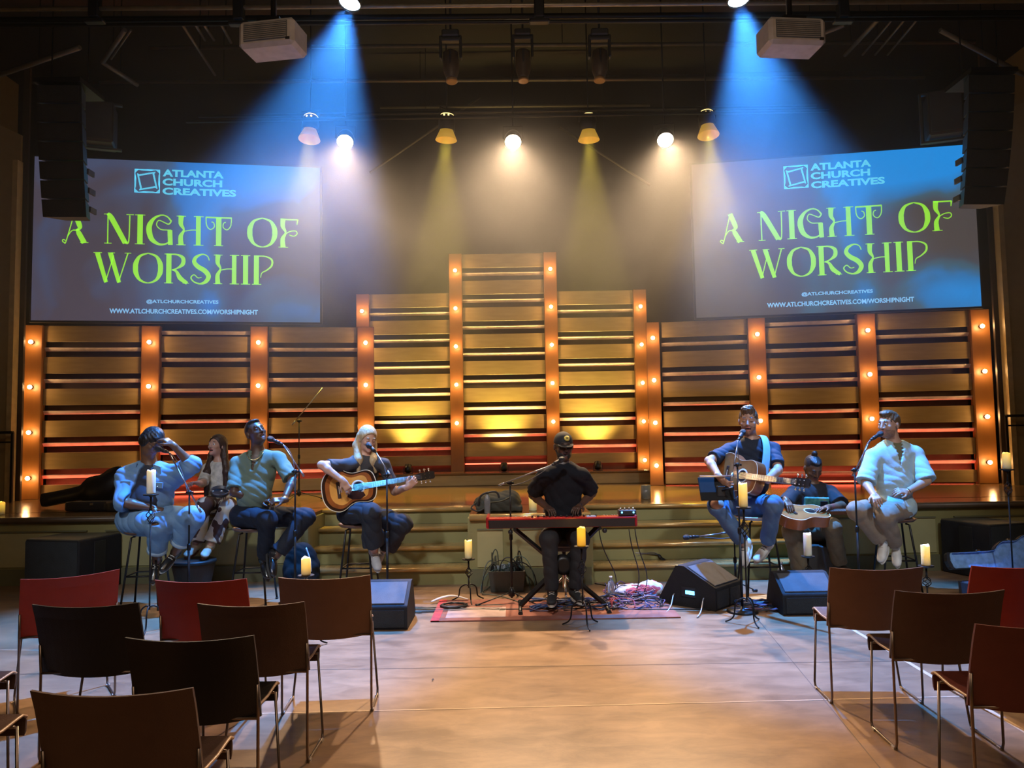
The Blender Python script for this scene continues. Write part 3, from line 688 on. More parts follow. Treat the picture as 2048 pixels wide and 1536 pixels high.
projector(482, 612, 50, 112, 6.4, -.16, 'white ceiling projector left of the left blue beam'); projector(1523, 1638, 44, 110, 6.4, .10, 'white ceiling projector right of the right blue beam')

# hanging line-array speakers and side fills
def line_array(pxt0, pxt1, pyt, pxb0, pxb1, pyb, d, label, n=7, side=1):
    t = thing('line_array_speaker', label, 'speaker', tuple(P((pxt0 + pxt1) / 2, pyt, d)))
    zt = P(1024, pyt, d).z; grille = mat('speaker_grille_black', (.014, .014, .014), .6, bump=.6, bscale=160)
    for k in range(n):
        def row(f):
            y = pyt + (pyb - pyt) * f; g_ = f ** 1.8
            return P(pxt0 + (pxb0 - pxt0) * g_, y, d + .15 * f * f), P(pxt1 + (pxb1 - pxt1) * g_, y, d + .15 * f * f)
        a0, a1 = row(k / n); b0, b1 = row((k + 1) / n - .012)
        mb = MB(); Z = V((0, .42, 0)); back = .0
        for pr in (a0, a1, b0, b1): pass
        da = db = 0
        fr = [a0 + V((0, da, 0)), a1 + V((0, da, 0)), b1 + V((0, db, 0)), b0 + V((0, db, 0))]; bk = [q + V((0, .4, 0)) for q in fr]
        bk = [fr[0] + V((.10, .26, .01)), fr[1] + V((-.10, .26, .01)), fr[2] + V((-.10, .26, .03)), fr[3] + V((.10, .26, .03))]
        mb.add(fr + bk, [(0, 1, 2, 3), (7, 6, 5, 4), (0, 4, 5, 1), (3, 2, 6, 7), (0, 3, 7, 4), (1, 5, 6, 2)])
        cab = mb.obj('cabinet', BLACKP, t)
        g = MB(); o_ = V((0, -.006, 0)); i_ = .03
        c4 = [fr[0] + V((i_, 0, -.012)) + o_, fr[1] + V((-i_, 0, -.012)) + o_, fr[2] + V((-i_, 0, .012)) + o_, fr[3] + V((i_, 0, .012)) + o_]
        g.add(c4 + [q + V((0, .01, 0)) for q in c4], [(0, 1, 2, 3), (0, 4, 5, 1), (1, 5, 6, 2), (2, 6, 7, 3), (3, 7, 4, 0)]); g.obj('grille', grille, cab)
        if k > n - 4:
            s_ = a1 if side > 0 else a0
            MB().box((s_ + (b1 if side > 0 else b0)) / 2 + V((side * .02, .1, 0)), (.02, .12, .06)).obj('rigging_plate', mat('grey_rigging', (.12, .12, .13), .4, .6), cab)
    top = P((pxt0 + pxt1) / 2, pyt, d)
    MB().box(top + V((0, .2, .04)), (.5, .5, .05)).obj('flying_frame', BLACKM, t)
    for s in (-1, 1): MB().tube([top + V((s * .2, .2, .05)), (top.x + s * .2, top.y + .2, 8.1)], .008, 5).obj('chain', BLACKM, t)
line_array(73, 163, 170, 86, 173, 437, 8.0, 'black curved speaker stack hanging in front of the left screen', side=1)
line_array(1938, 2030, 150, 1927, 2008, 412, 8.0, 'black curved speaker stack hanging at the right edge, past the right screen', side=-1)
def fill(px0, px1, py0, py1, d, label, flip):
    a, b_ = P(px0, py0, d), P(px1, py1, d); c = (a + b_) / 2; t = thing('wall_speaker', label, 'speaker', tuple(c), rz=-.35 if not flip else .35)
    w_, h = abs(b_.x - a.x) * .85, abs(a.z - b_.z)
    MB().box((0, 0, 0), (w_, .4, h), bev=.02).obj('cabinet', BLACKP, t, world=False)
    MB().box((0, -.205, 0), (w_ * .88, .015, h * .9)).obj('grille', mat('grey_grille', (.04, .04, .042), .6), t, world=False)
    mb = MB(); mb.box((0, 0, h / 2 + .03), (w_ + .15, .06, .025)); mb.box((0, 0, -h / 2 - .03), (w_ + .15, .06, .025)); mb.box((-w_ / 2 - .06, 0, 0), (.025, .06, h + .06)); mb.obj('bracket', mat('bracket_steel', (.08, .08, .085), .4, .6), t, world=False)
fill(168, 232, 212, 292, 9.6, 'dark boxed speaker in a steel bracket just right of the left hanging stack', True)
fill(1848, 1925, 190, 276, 9.6, 'dark boxed speaker in a steel bracket just left of the right hanging stack', False)
# ================================================================== CHAIRS
def shell_mat(name, c): return mat(name, c, .42, var=.06, bump=.15, bscale=220, spec=.35)
CH = {'brown': shell_mat('brown_shell', (.17, .090, .062)), 'red': shell_mat('red_shell', (.34, .035, .016)), 'black': shell_mat('black_shell', (.014, .012, .012)),
      'dark': shell_mat('dark_brown_shell', (.080, .045, .034)), 'maroon': shell_mat('maroon_shell', (.11, .028, .022))}
EDGE = mat('pale_ply_edge', (.42, .27, .17), .4); ROD = mat('steel_rod', (.22, .17, .14), .3, .9)
def make_chair(x, y, rz, col, label):
    t = thing('stacking_chair', label, 'chair', (x, y, 0), 'rows of sled-legged stacking chairs', rz); m_ = CH[col]
    W_ = .25; n = 12
    # backrest: curved panel, concave towards the sitter; local +y is where the chair faces
    def panel(xw, prof, bow, th, mb):
        vs = []; k = len(prof)
        for (yy, zz, dip) in prof:
            for i in range(n + 1):
                u = -1 + 2 * i / n
                vs.append(V((u * xw, yy - bow * (1 - u * u), zz - dip * (1 - u * u))))
        top = [v + V((0, th, 0)) for v in vs]
        q = lambda r, c_: r * (n + 1) + c_; o = len(vs); fs = []
        for r in range(k - 1):
            for c_ in range(n): fs.append((q(r, c_), q(r, c_ + 1), q(r + 1, c_ + 1), q(r + 1, c_))); fs.append((o + q(r, c_), o + q(r + 1, c_), o + q(r + 1, c_ + 1), o + q(r, c_ + 1)))
        for c_ in range(n): fs.append((q(0, c_), o + q(0, c_), o + q(0, c_ + 1), q(0, c_ + 1))); fs.append((q(k - 1, c_), q(k - 1, c_ + 1), o + q(k - 1, c_ + 1), o + q(k - 1, c_)))
        for r in range(k - 1): fs.append((q(r, 0), q(r + 1, 0), o + q(r + 1, 0), o + q(r, 0))); fs.append((q(r, n), o + q(r, n), o + q(r + 1, n), q(r + 1, n)))
        mb.add(vs + top, fs, 0, False)
    mb = MB(); panel(W_, [(.02, .425, .02), (.005, .50, .008), (-.02, .60, .004), (-.05, .70, .006), (-.075, .765, .012)], .035, .012, mb); bk = mb.obj('backrest', m_, t, world=False)
    # seat: rounded waterfall front
    mb = MB(); vs = []; prof = [(.02, .445), (.10, .437), (.25, .437), (.33, .448), (.375, .452), (.40, .440), (.41, .41), (.405, .375)]
    for (yy, zz) in prof:
        for i in range(n + 1):
            u = -1 + 2 * i / n; vs.append(V((u * .202, yy, zz - .012 * (1 - u * u) * (1 if yy < .36 else 0))))
    o = len(vs); bot = [v - V((0, .012 if i // (n + 1) > 5 else 0, .014)) for i, v in enumerate(vs)]
    fs = []
    for r in range(len(prof) - 1):
        for c_ in range(n):
            a = r * (n + 1) + c_; fs.append((a, a + 1, a + n + 2, a + n + 1)); fs.append((o + a, o + a + n + 1, o + a + n + 2, o + a + 1))
        for c_ in (0, n):
            a = r * (n + 1) + c_; fs.append((a, a + n + 1, o + a + n + 1, o + a))
    for c_ in range(n):
        a = c_; fs.append((a, o + a, o + a + 1, a + 1)); a = (len(prof) - 1) * (n + 1) + c_; fs.append((a, a + 1, o + a + 1, o + a))
    mb.add(vs + bot, fs, 0, False); se = mb.obj('seat', m_, t, world=False)
    for s in (-1, 1): MB().tube([(s * .205, yy, zz - .006) for yy, zz in prof[:6]], .006, 6).obj('seat_edge', EDGE, se, world=False, label='pale plywood edge of the seat')
    for s in (-1, 1):
        X_ = s * .245
        pts = [(X_, -.01, .56), (X_, .0, .43), (X_, .0, .04)] + [(X_, .01, .012)] + [(X_, .03, .008), (X_, .27, .008), (X_, .285, .012), (X_, .295, .035), (X_ * .86, .33, .42)]
        MB().tube(pts, .0065, 8).obj('leg_frame', ROD, t, world=False)
        for gy in (.03, .26): MB().box((X_, gy, .006), (.02, .03, .012)).obj('glide', mat('clear_glide', (.45, .38, .3), .3), t, world=False)
    mb = MB(); mb.tube([(-.21, .32, .42), (.21, .32, .42)], .006, 6); mb.tube([(-.245, .0, .425), (.245, .0, .425)], .006, 6); mb.obj('crossbar', ROD, t, world=False)
    return t
for x, y, rz, c, lb in [
    (-1.055, 4.37, .06, 'brown', 'brown stacking chair in front of the leftmost floor wedge speaker, end of its row'),
    (-1.72, 4.34, 0, 'red', 'red stacking chair beside the brown one, under the man in the green shirt'),
    (-2.60, 4.56, .62, 'red', 'red stacking chair turned sideways in front of the dark floor subwoofer'),
    (-1.235, 3.72, 0, 'dark', 'dark brown stacking chair overlapping the red chair, left of the open aisle'),
    (-2.03, 3.76, 0, 'black', 'black stacking chair directly before the sideways red chair'),
    (-1.27, 3.12, .0, 'black', 'black stacking chair just behind the nearest dark brown one'),
    (-1.25, 2.50, 0, 'dark', 'dark brown stacking chair nearest the camera, cut by the bottom edge'),
    (-2.585, 3.34, 0, 'dark', 'stacking chair at the left edge, only its seat corner in view, upper of two'),
    (-2.17, 2.76, 0, 'dark', 'stacking chair at the left edge, only its seat corner in view, lower of two'),
    (1.995, 4.37, -.06, 'brown', 'brown stacking chair beside the small blue-topped wedge speaker'),
    (2.04, 3.74, -.05, 'dark', 'dark brown stacking chair overlapping the brown one, right of the open aisle'),
    (2.035, 3.10, -.05, 'maroon', 'maroon stacking chair at the lower right, cut by the frame edge'),
    (2.76, 4.36, 0, 'red', 'red stacking chair at the right edge, before the open blue-lined case'),
    (2.88, 3.80, 0, 'dark', 'stacking chair at the right edge, only its sled leg in view')]:
    make_chair(x, y, rz, c, lb)

# ================================================================== CANDLES AND STANDS
IRON = mat('wrought_iron', (.018, .016, .015), .5, .6)
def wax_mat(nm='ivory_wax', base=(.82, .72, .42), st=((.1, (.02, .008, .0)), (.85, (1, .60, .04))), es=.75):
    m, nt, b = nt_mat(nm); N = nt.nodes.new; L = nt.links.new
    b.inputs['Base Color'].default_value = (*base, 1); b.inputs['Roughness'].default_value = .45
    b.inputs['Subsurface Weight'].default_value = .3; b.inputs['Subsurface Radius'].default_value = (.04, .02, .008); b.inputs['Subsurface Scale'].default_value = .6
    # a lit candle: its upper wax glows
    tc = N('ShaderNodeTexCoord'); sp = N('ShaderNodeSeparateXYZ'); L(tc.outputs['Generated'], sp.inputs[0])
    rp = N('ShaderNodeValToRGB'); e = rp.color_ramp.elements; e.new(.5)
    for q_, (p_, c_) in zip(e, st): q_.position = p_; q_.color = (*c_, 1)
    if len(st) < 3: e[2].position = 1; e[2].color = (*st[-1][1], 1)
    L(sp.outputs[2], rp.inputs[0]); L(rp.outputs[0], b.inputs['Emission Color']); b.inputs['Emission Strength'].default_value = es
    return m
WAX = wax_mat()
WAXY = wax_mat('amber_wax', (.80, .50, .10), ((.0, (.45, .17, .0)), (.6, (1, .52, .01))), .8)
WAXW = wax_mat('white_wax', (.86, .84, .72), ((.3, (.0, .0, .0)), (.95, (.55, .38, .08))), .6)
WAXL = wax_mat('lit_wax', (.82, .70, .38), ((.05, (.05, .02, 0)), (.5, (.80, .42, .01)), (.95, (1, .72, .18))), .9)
def candle(c, h, r, label, lamp=True, wax=None):
    t = thing('pillar_candle', label, 'candle', tuple(c), 'lit pillar candles')
    rnd = random.Random(int(c[0] * 1000)); n = 18
    mb = MB(); mb.lathe(c, [(r * .98, 0), (r, .01), (r, h - .008), (r * .93, h), (r * .72, h - .010), (.0, h - .022)], n=n)
    a0_ = rnd.uniform(0, 6)
    for i_ in range(2 * n, 5 * n):
        v_ = mb.v[i_]; an_ = math.atan2(v_[1] - c[1], v_[0] - c[0]); mb.v[i_] = (v_[0], v_[1], v_[2] + .006 * math.sin(an_ * 2 + a0_) + .003 * math.sin(an_ * 5 + a0_))
    o = mb.obj('wax', wax or WAX, t)
    MB().lathe(V(c) + V((0, 0, h - .020)), [(0, 0), (.005, .006), (.004, .014), (0, .024)], n=8).obj('glowing_tip', glow('flame', (1, .62, .15), 5), t)
    if lamp: light('POINT', 'candle_light', V(c) + V((0, 0, h + .03)), None, (1, .55, .15), .5, size=.012)
def candle_stand(px, pyb, zc, d, label, floor_z=0.0, ch=.17, cr=.032, clabel='', wax=None):
    top = P(px, pyb, d); x, y, zt = top.x, top.y, top.z
    t = thing('candle_stand', label, 'candle stand', (x, y, floor_z), 'wrought iron candle stands')
    mb = MB(); mb.lathe((x, y, zt - .012), [(.01, -.012), (.02, -.004), (.058, .002), (.060, .012), (.052, .008), (.0, .007)], n=20); mb.obj('drip_plate', IRON, t)
    zk1 = zt - min(.12, (zt - floor_z) * .22); zk0 = zk1 - min(.11, (zt - floor_z) * .2); zf = floor_z + min(.19, (zt - floor_z) * .38)
    mb = MB(); mb.tube([(x, y, zt - .02), (x, y, zk1)], .008, 8); mb.tube([(x, y, zk0), (x, y, zf - .02)], .007, 8); mb.ball((x, y, zk1), .012, 8); mb.ball((x, y, zk0), .012, 8); mb.obj('stem', IRON, t)
    mb = MB()
    for k in range(4):
        pts = []
        for i in range(13):
            f = i / 12; a = k * math.pi / 2 + f * math.pi * 1.1; r_ = .030 * math.sin(math.pi * f) + .004
            pts.append((x + r_ * math.cos(a), y + r_ * math.sin(a), zk0 + (zk1 - zk0) * f))
        mb.tube(pts, .004, 5)
    mb.obj('twisted_basket', IRON, t)
    for k in range(3):
        a = math.radians(-90 + 120 * k + 12); dx, dy = math.cos(a), math.sin(a); h = zf - floor_z
        pts = spline([(x, y, zf), (x + dx * .035, y + dy * .035, zf + .006), (x + dx * .085, y + dy * .085, zf - h * .18), (x + dx * .10, y + dy * .10, floor_z + h * .35), (x + dx * .125, y + dy * .125, floor_z + .03), (x + dx * .17, y + dy * .17, floor_z + .008)], 4)
        MB().tube(pts, .0065, 6).obj('foot', IRON, t)
    candle((x, y, zt + .001), ch, cr, clabel, True, wax)
cs = [(302, 988, 6.28, 'iron candle stand before the person in the denim jacket', .19, 'pale candle held up before the denim jacket'),
      (612, 1150, 5.7, 'iron candle stand mostly hidden behind the brown chair back', .125, 'short candle just over the top of a brown chair back'),
      (937, 1117, 7.16, 'short iron candle stand left of the keyboard, before the steps', .165, 'candle on the short stand left of the keyboard'),
      (1163, 1092, 6.2, 'iron candle stand in front of the keyboard player knees', .145, 'deep yellow candle before the keyboard player knees'),
      (1487, 1014, 6.2, 'tall iron candle stand before the man with the guitar strap', .19, 'candle overlapping the stool of the man with the guitar strap'),
      (1616, 1112, 6.95, 'iron candle stand behind the small wedge speaker', .20, 'white-bodied candle before the legs of the man with the bun'),
      (1852, 1131, 6.35, 'low iron candle stand between two chair backs at the right', .165, 'candle left of the open blue-lined case'),
      (2014, 938, 7.0, 'tallest iron candle stand, at the far right edge', .145, 'candle high on the tallest stand at the far right')]
WX = [WAXW, WAXL, WAX, WAXY, WAXL, WAXW, WAXL, WAX]
for (px, pyb, d, lb, ch, cl_), wx_ in zip(cs, WX): candle_stand(px, pyb, 0, d, lb, 0.0, ch, .034, cl_, wx_)
c = P(1066, 1025, 8.15); candle((c.x, 8.15, SZ + .001), .17, .042, 'white candle standing on the panelled block, behind the keyboard player arm')
c = P(2, 1015, 8.7); candle((c.x, 8.7, SZ + .001), .14, .04, 'candle at the far left edge of the stage')
GLASS = mat('candle_glass', (.9, .85, .7), .1); GLASS.node_tree.nodes['Principled BSDF'].inputs['Transmission Weight'].default_value = .85
c = P(1292, 1003, 9.3); candle((c.x, c.y, SZ + .001), .13, .03, 'slim candle in a glass on the stage, right of the keyboard player')
t = thing('candle_glass', 'clear glass sleeve around the slim candle on the stage', 'glass', (c.x, c.y, SZ)); MB().lathe((c.x, c.y, SZ), [(.055, .001), (.06, .006), (.06, .17), (.056, .17), (.056, .010), (0, .010)]).obj('glass_sleeve', GLASS, t)

# ================================================================== STOOLS
SEATM = mat('walnut_shell', (.16, .08, .05), .35, spec=.6)
def stool(x, y, zs, rz, label, back=True, seat=None, r=.19, base_r=.235):
    t = thing('bar_stool', label, 'stool', (x, y, 0), 'tall four-legged stools', rz)
    mb = MB(); n = 20
    prof = [(0, -.0), (.10, .0), (.17, .012), (r, .03), (r + .004, .038), (r - .006, .042), (.165, .026), (.10, .016), (0, .014)]
    mb.lathe((0, 0, zs - .03), prof, n=24); mb.obj('seat', seat or SEATM, t, world=False)
    if back:
        vs = []; m_ = 14
        for j in range(5):
            f = j / 4
            for i in range(m_ + 1):
                a = math.radians(25 + 130 * i / m_); hh = math.sin(math.pi * i / m_) ** .6
                rr = r - .01 + .045 * f
                vs.append(V((rr * math.cos(a), rr * math.sin(a), zs - .012 + .17 * f * hh)))
        o = len(vs); vs2 = [v * 1.0 - V((v.x, v.y, 0)).normalized() * .012 for v in vs]; fs = []
        for j in range(4):
            for i in range(m_):
                a = j * (m_ + 1) + i; fs.append((a, a + 1, a + m_ + 2, a + m_ + 1)); fs.append((o + a, o + a + m_ + 1, o + a + m_ + 2, o + a + 1))
        for i in range(m_): a = 4 * (m_ + 1) + i; fs.append((a, a + 1, o + a + 1, o + a))
        b2 = MB(); b2.add(vs + vs2, fs, 0, True); b2.obj('backrest', seat or SEATM, t, world=False)
    zr = .30
    for k in range(4):
        a = math.radians(45 + 90 * k); c_, s_ = math.cos(a), math.sin(a)
        MB().tube([(c_ * .11, s_ * .11, zs - .035), (c_ * .145, s_ * .145, zs - .045), (c_ * base_r, s_ * base_r, .012)], [.010, .010, .010], 8).obj('leg', BLACKM, t, world=False)
    f = 1 - zr / (zs - .045); rr = .145 + (base_r - .145) * f
    mb = MB(); mb.tube([(math.cos(math.radians(45 + 90 * k)) * rr, math.sin(math.radians(45 + 90 * k)) * rr, zr) for k in range(4)], .008, 8, closed=True); mb.obj('footrest', BLACKM, t, world=False)
    mb = MB()
    for k in range(4):
        a = math.radians(45 + 90 * k); mb.lathe((math.cos(a) * base_r, math.sin(a) * base_r, 0), [(.014, 0), (.014, .014), (.011, .018)], n=8)
    mb.obj('rubber_foot', BLACKP, t, world=False)
    return t

# ================================================================== MICROPHONES
MESHG = mat('mic_grille', (.06, .06, .065), .4, .8, bump=.8, bscale=400); STANDM = mat('stand_black', (.02, .02, .021), .38, .5); BOOMM = mat('boom_worn_steel', (.30, .30, .32), .3, .8)
CABLE = mat('black_cable', (.012, .012, .013), .5)
def mic_on(t, tip, back, boom_end):
    """tip: point nearest the mouth; back: tail of the microphone"""
    tip, back = V(tip), V(back); ax = (tip - back).normalized(); L_ = (tip - back).length
    mi = MB(); mi.lathe(back, [(.010, 0), (.012, .01), (.013, L_ * .5), (.018, L_ * .68)], ax, 14); mo = mi.obj('microphone', BLACKP, t)
    g = MB(); g.lathe(back + ax * L_ * .67, [(.018, 0), (.026, .012), (.027, .03), (.022, .048), (.010, .057), (0, .059)], ax, 14); g.obj('grille_ball', MESHG, mo)
    c_ = back + ax * L_ * .35; MB().lathe(c_ - ax * .02, [(.016, 0), (.018, .04)], ax, 12).obj('mic_clip', BLACKP, mo)
    cb = bez(back, back - ax * .12 + V((0, 0, -.02)), V(boom_end) * .7 + back * .3 + V((.03, -.03, -.06)), V(boom_end) + V((0, -.015, -.02)), 14)
    MB().tube(cb, .0035, 6).obj('cable', mat('grey_cable', (.10, .10, .11), .5), mo)
def mic_stand(base, joint_z, boom_tail, boom_tip, mic_tip, label, tripod=True, mic=True, leg_r=.30, rot=0.0, cord=True):
    x, y = base[0], base[1]; z0 = base[2] if len(base) > 2 else 0.0
    t = thing('microphone_stand', label, 'microphone stand', (x, y, z0), 'microphone stands')
    J = V((x, y, joint_z))
    mb = MB(); mb.tube([(x, y, z0 + .05), (x, y, z0 + (joint_z - z0) * .55)], .011, 10); mb.tube([(x, y, z0 + (joint_z - z0) * .55), J], .008, 10); mb.obj('pole', STANDM, t)
    MB().lathe((x, y, z0 + (joint_z - z0) * .55 - .03), [(.013, 0), (.017, .01), (.017, .05), (.012, .06)], n=12).obj('clutch', STANDM, t)
    mb = MB(); mb.ball(J, .022, 10); mb.tube([J - V((.03, 0, 0)), J + V((.035, 0, 0))], .010, 8); mb.obj('boom_joint', STANDM, t)
    a, b_ = V(boom_tail), V(boom_tip); mb = MB(); mb.tube([a, b_], .0065, 8); mb.tube([a, a + (b_ - a).normalized() * .07], .011, 8)
    mb.obj('boom_arm', BOOMM, t, label='shiny boom arm')
    if tripod:
        MB().lathe((x, y, z0 + .06), [(.014, 0), (.03, .01), (.028, .05), (.014, .09)], n=12).obj('leg_hub', STANDM, t)
        for k in range(3):
            an = rot + k * 2 * math.pi / 3; dx, dy = math.cos(an), math.sin(an)
            l = MB(); l.tube([(x + dx * .02, y + dy * .02, z0 + .10), (x + dx * leg_r, y + dy * leg_r, z0 + .014)], .0085, 7, flat=.6); lo = l.obj('leg', STANDM, t)
            l = MB(); l.tube([(x + dx * (leg_r - .03), y + dy * (leg_r - .03), z0 + .018), (x + dx * (leg_r + .015), y + dy * (leg_r + .015), z0 + .013)], .0125, 8); l.obj('rubber_foot', BLACKP, lo)
    else:
        MB().lathe((x, y, z0), [(.13, 0), (.13, .012), (.11, .022), (.02, .028), (.014, .05)], n=28).obj('round_base', STANDM, t)
    if mic: mic_on(t, mic_tip, b_, J)
    return t
# W1's
Bx = P(377, 1170, 6.85); mic_stand((Bx.x, 6.85), P(377, 985, 6.85).z, P(402, 1025, 6.85), P(338, 905, 6.9), P(314, 897, 6.9), 'microphone stand angled across the person in the denim jacket', rot=.3)
Bx = P(590, 1160, 6.95); mic_stand((Bx.x, 6.95), P(590, 943, 6.95).z, P(608, 953, 6.95), P(566, 889, 6.98), P(537, 876, 6.98), 'microphone stand right of the man in the green shirt', rot=.2)
Bx = P(775, 1170, 6.95); mic_stand((Bx.x, 6.95), P(775, 950, 6.95).z, P(783, 955, 6.95), P(752, 905, 6.98), P(737, 890, 6.98), 'microphone stand in front of the blonde guitarist', rot=.5, tripod=False)
Bx = G(1024, 1207); mic_stand((Bx.x, Bx.y), P(1022, 966, Bx.y).z, P(997, 971, Bx.y + .02), P(1104, 930, 6.80), P(1125, 918, 6.84), 'microphone stand with long boom reaching right to the keyboard player', rot=math.radians(200), leg_r=.33)
Bx = G(1467, 1210); mic_stand((Bx.x, 6.6), P(1466, 930, 6.6).z, P(1462, 962, 6.58), P(1477, 880, 6.65), P(1487, 862, 6.75), 'microphone stand in front of the man with the guitar strap', rot=.2, tripod=False)
Bx = P(1719, 1165, 6.9); mic_stand((Bx.x, 6.9), P(1719, 940, 6.9).z, P(1705, 952, 6.9), P(1741, 880, 6.92), P(1763, 866, 6.95), 'microphone stand left of the man in the pale blue shirt', rot=.4)
# empty boom stand on the stage
Bx = P(598, 985, 10.0); mic_stand((Bx.x, 10.0, SZ), P(598, 842, 10.0).z, P(584, 850, 10.0), P(645, 776, 10.0), None, 'empty boom stand on the stage between the green shirt man and the blonde guitarist', rot=.3, mic=False)
# two low stands
Bx = G(1257, 1153); J = P(1257, 1106, Bx.y); mic_stand((Bx.x, Bx.y), J.z, P(1230, 1103, Bx.y), P(1316, 1109, Bx.y - .05), P(1327, 1122, Bx.y - .08), 'low microphone stand on the floor right of the keyboard, before the steps', rot=.6, leg_r=.22)
Bx = G(1452, 1172); mic_stand((Bx.x, 7.35), P(1450, 1066, 7.35).z, P(1456, 1065, 7.35), P(1398, 1073, 7.3), P(1368, 1075, 7.28), 'low microphone stand aimed left, behind the big wedge speaker', rot=.2, leg_r=.2)

# ================================================================== FLOOR SPEAKERS
GRB = mat('speaker_cloth_black', (.020, .020, .022), .75, bump=.5, bscale=220); CAB = mat('cabinet_texture_black', (.020, .020, .023), .7, bump=.4, bscale=260, spec=.25)
def wedge(x, y, w_, rz, label, D_=.50, H_=.34, prof=None, port=False):
    t = thing('floor_monitor', label, 'speaker', (x, y, 0), 'wedge speakers on the floor', rz)
    # local: front (towards -y) low face, sloped grille rising to the ridge at the back
    pr = prof or [(-D_ / 2, 0), (D_ / 2 - .03, 0), (D_ / 2, .05), (.10, H_), (.02, H_), (-D_ / 2, H_ * .55)]
    mb = MB(); mb.prism([(p[0], p[1]) for p in pr], (-w_ / 2, 0, 0), (0, 1, 0), (0, 0, 1), (w_, 0, 0)); b_ = mb.obj('cabinet', CAB, t, world=False)
    bm = b_.modifiers.new('bevel', 'BEVEL'); bm.width = .012; bm.segments = 2
    i0, i1 = V((0, pr[5][0], pr[5][1])), V((0, pr[4][0], pr[4][1])); dd = (i1 - i0); nn = V((0, -dd.z, dd.y)).normalized()
    g = MB(); c_ = (i0 + i1) / 2 + nn * .004; ang = math.atan2(dd.z, dd.y)
    g.box(c_, (w_ - .05, dd.length - .045, .012), Matrix.Rotation(ang, 3, 'X'), bev=.004); g.obj('grille', mat('grille_satin', (.09, .09, .10), .7, bump=.4, bscale=300, spec=.3), t, world=False)
    g = MB(); g.box((0, -D_ / 2 - .003, H_ * .26), (w_ - .05, .008, H_ * .40)); g.obj('front_cloth', GRB, t, world=False)
    if port:
        g = MB(); g.box((-w_ / 2 - .001, -.02, .13), (.012, .14, .09), bev=.004); g.obj('handle_recess', BLACKP, t, world=False)
        MB().box((-w_ / 2 - .010, -.04, .13), (.006, .085, .03)).obj('blue_indicator', glow('blue_led', (.1, .5, 1), 6), t, world=False, label='glowing blue indicator on the side')
        for yy in (-.17, .12): MB().tube(bez((-w_ / 2 - .004, yy, .10), (-w_ / 2 - .08, yy - .02, .10), (-w_ / 2 - .1, yy - .05, .02), (-w_ / 2 - .3, yy - .1, .006), 10), .005, 6).obj('plugged_cable', mat('pale_cable', (.45, .45, .5), .4), t, world=False)
    return t
g_ = G(760, 1262); wedge(G(762, 1262).x, g_.y + .27, P(806, 1200, 6.35).x - P(705, 1200, 6.35).x, 0.0, 'wedge speaker with blue light on its slope, partly behind the brown chair', D_=.50, H_=.335)
# turned wedge
a_, b_ = G(1417, 1224), G(1486, 1208); an = math.atan2((b_ - a_).y, (b_ - a_).x)
fwd_ = V((-math.sin(an), math.cos(an), 0)); c_ = (a_ + b_) / 2
wv = (b_ - a_).length
t = wedge(c_.x + fwd_.x * .28, c_.y + fwd_.y * .28, max(wv, .36), an + .18, 'largest wedge speaker, turned away, blue indicator on its side', D_=.56, H_=.35, port=True)
g_ = G(1600, 1232); wedge(G(1624, 1232).x, g_.y + .22, P(1680, 1200, 6.6).x - P(1572, 1200, 6.6).x, 0.0, 'small wedge speaker with bright blue slope beside the brown chair', D_=.42, H_=.315)
# subwoofers
def sub(px0, px1, pxs, pyt, pyb, label, flip):
    a, b_ = G(px0, pyb), G(px1, pyb); y = (a.y + b_.y) / 2; w_ = b_.x - a.x; z = P(px0, pyt, y).z
    t = thing('subwoofer', label, 'speaker', ((a.x + b_.x) / 2, y + .3, 0), rz=(-.22 if not flip else .3))
    mb = MB(); mb.box((0, 0, z / 2), (w_, .60, z), bev=.012); mb.obj('cabinet', CAB, t, world=False)
    MB().box((0, -.302, z / 2), (w_ - .03, .012, z - .03)).obj('front_cloth', mat('subwoofer_cloth', (.032, .038, .042), .7, bump=.5, bscale=200), t, world=False)
    MB().box((0, .0, z + .004), (w_ - .02, .58, .01)).obj('top_board', mat('paler_top', (.11, .095, .06), .55), t, world=False)  # top board in a paler tone than the cabinet
    s = 1 if not flip else -1
    for k in range(3):
        zz = z * .78 - k * .09; mb = MB(); mb.lathe((s * w_ / 2, -.05, zz), [(.028, 0), (.026, .006), (.012, .007), (0, .004)], (s, 0, 0), 12); mb.obj('speaker_socket', CHROME if k < 1 else BLACKP, t, world=False)
    MB().box((s * (w_ / 2 + .002), -.02, z * .6), (.01, .16, .36), bev=.003).obj('connector_plate', BLACKP, t, world=False)
sub(52, 175, 213, 1082, 1190, 'dark subwoofer on the floor against the left stage front', False)
sub(1955, 2060, 1910, 1050, 1160, 'dark subwoofer with paler top against the right stage front', True)

# ================================================================== KEYBOARD
KR = mat('red_lacquer', (.42, .018, .022), .22, spec=.7, coat=.4)
ky = 6.68; k0, k1 = P(972, 1050, ky), P(1275, 1050, ky); KX = (k0.x + k1.x) / 2; KW = k1.x - k0.x; KZ = .728
t = thing('stage_keyboard', 'long red stage keyboard on a black crossed stand', 'keyboard', (KX, ky + .15, KZ))
mb = MB(); mb.box((KX, ky + .16, KZ + .005), (KW - .05, .30, .03)); 
mb.box((KX, ky + .05, KZ + .07), (KW - .03, .14, .014), bev=.003)
mb.obj('red_body', KR, t)
for s in (-1, 1): MB().box((KX + s * (KW / 2 - .014), ky + .155, KZ + .04), (.028, .325, .105), bev=.012).obj('red_end_cheek', KR, t)
MB().box((KX, ky - .006, KZ + .032), (KW - .05, .02, .072)).obj('rear_panel', mat('dark_rear_panel', (.022, .018, .020), .4), t, label='black rear panel with sockets')
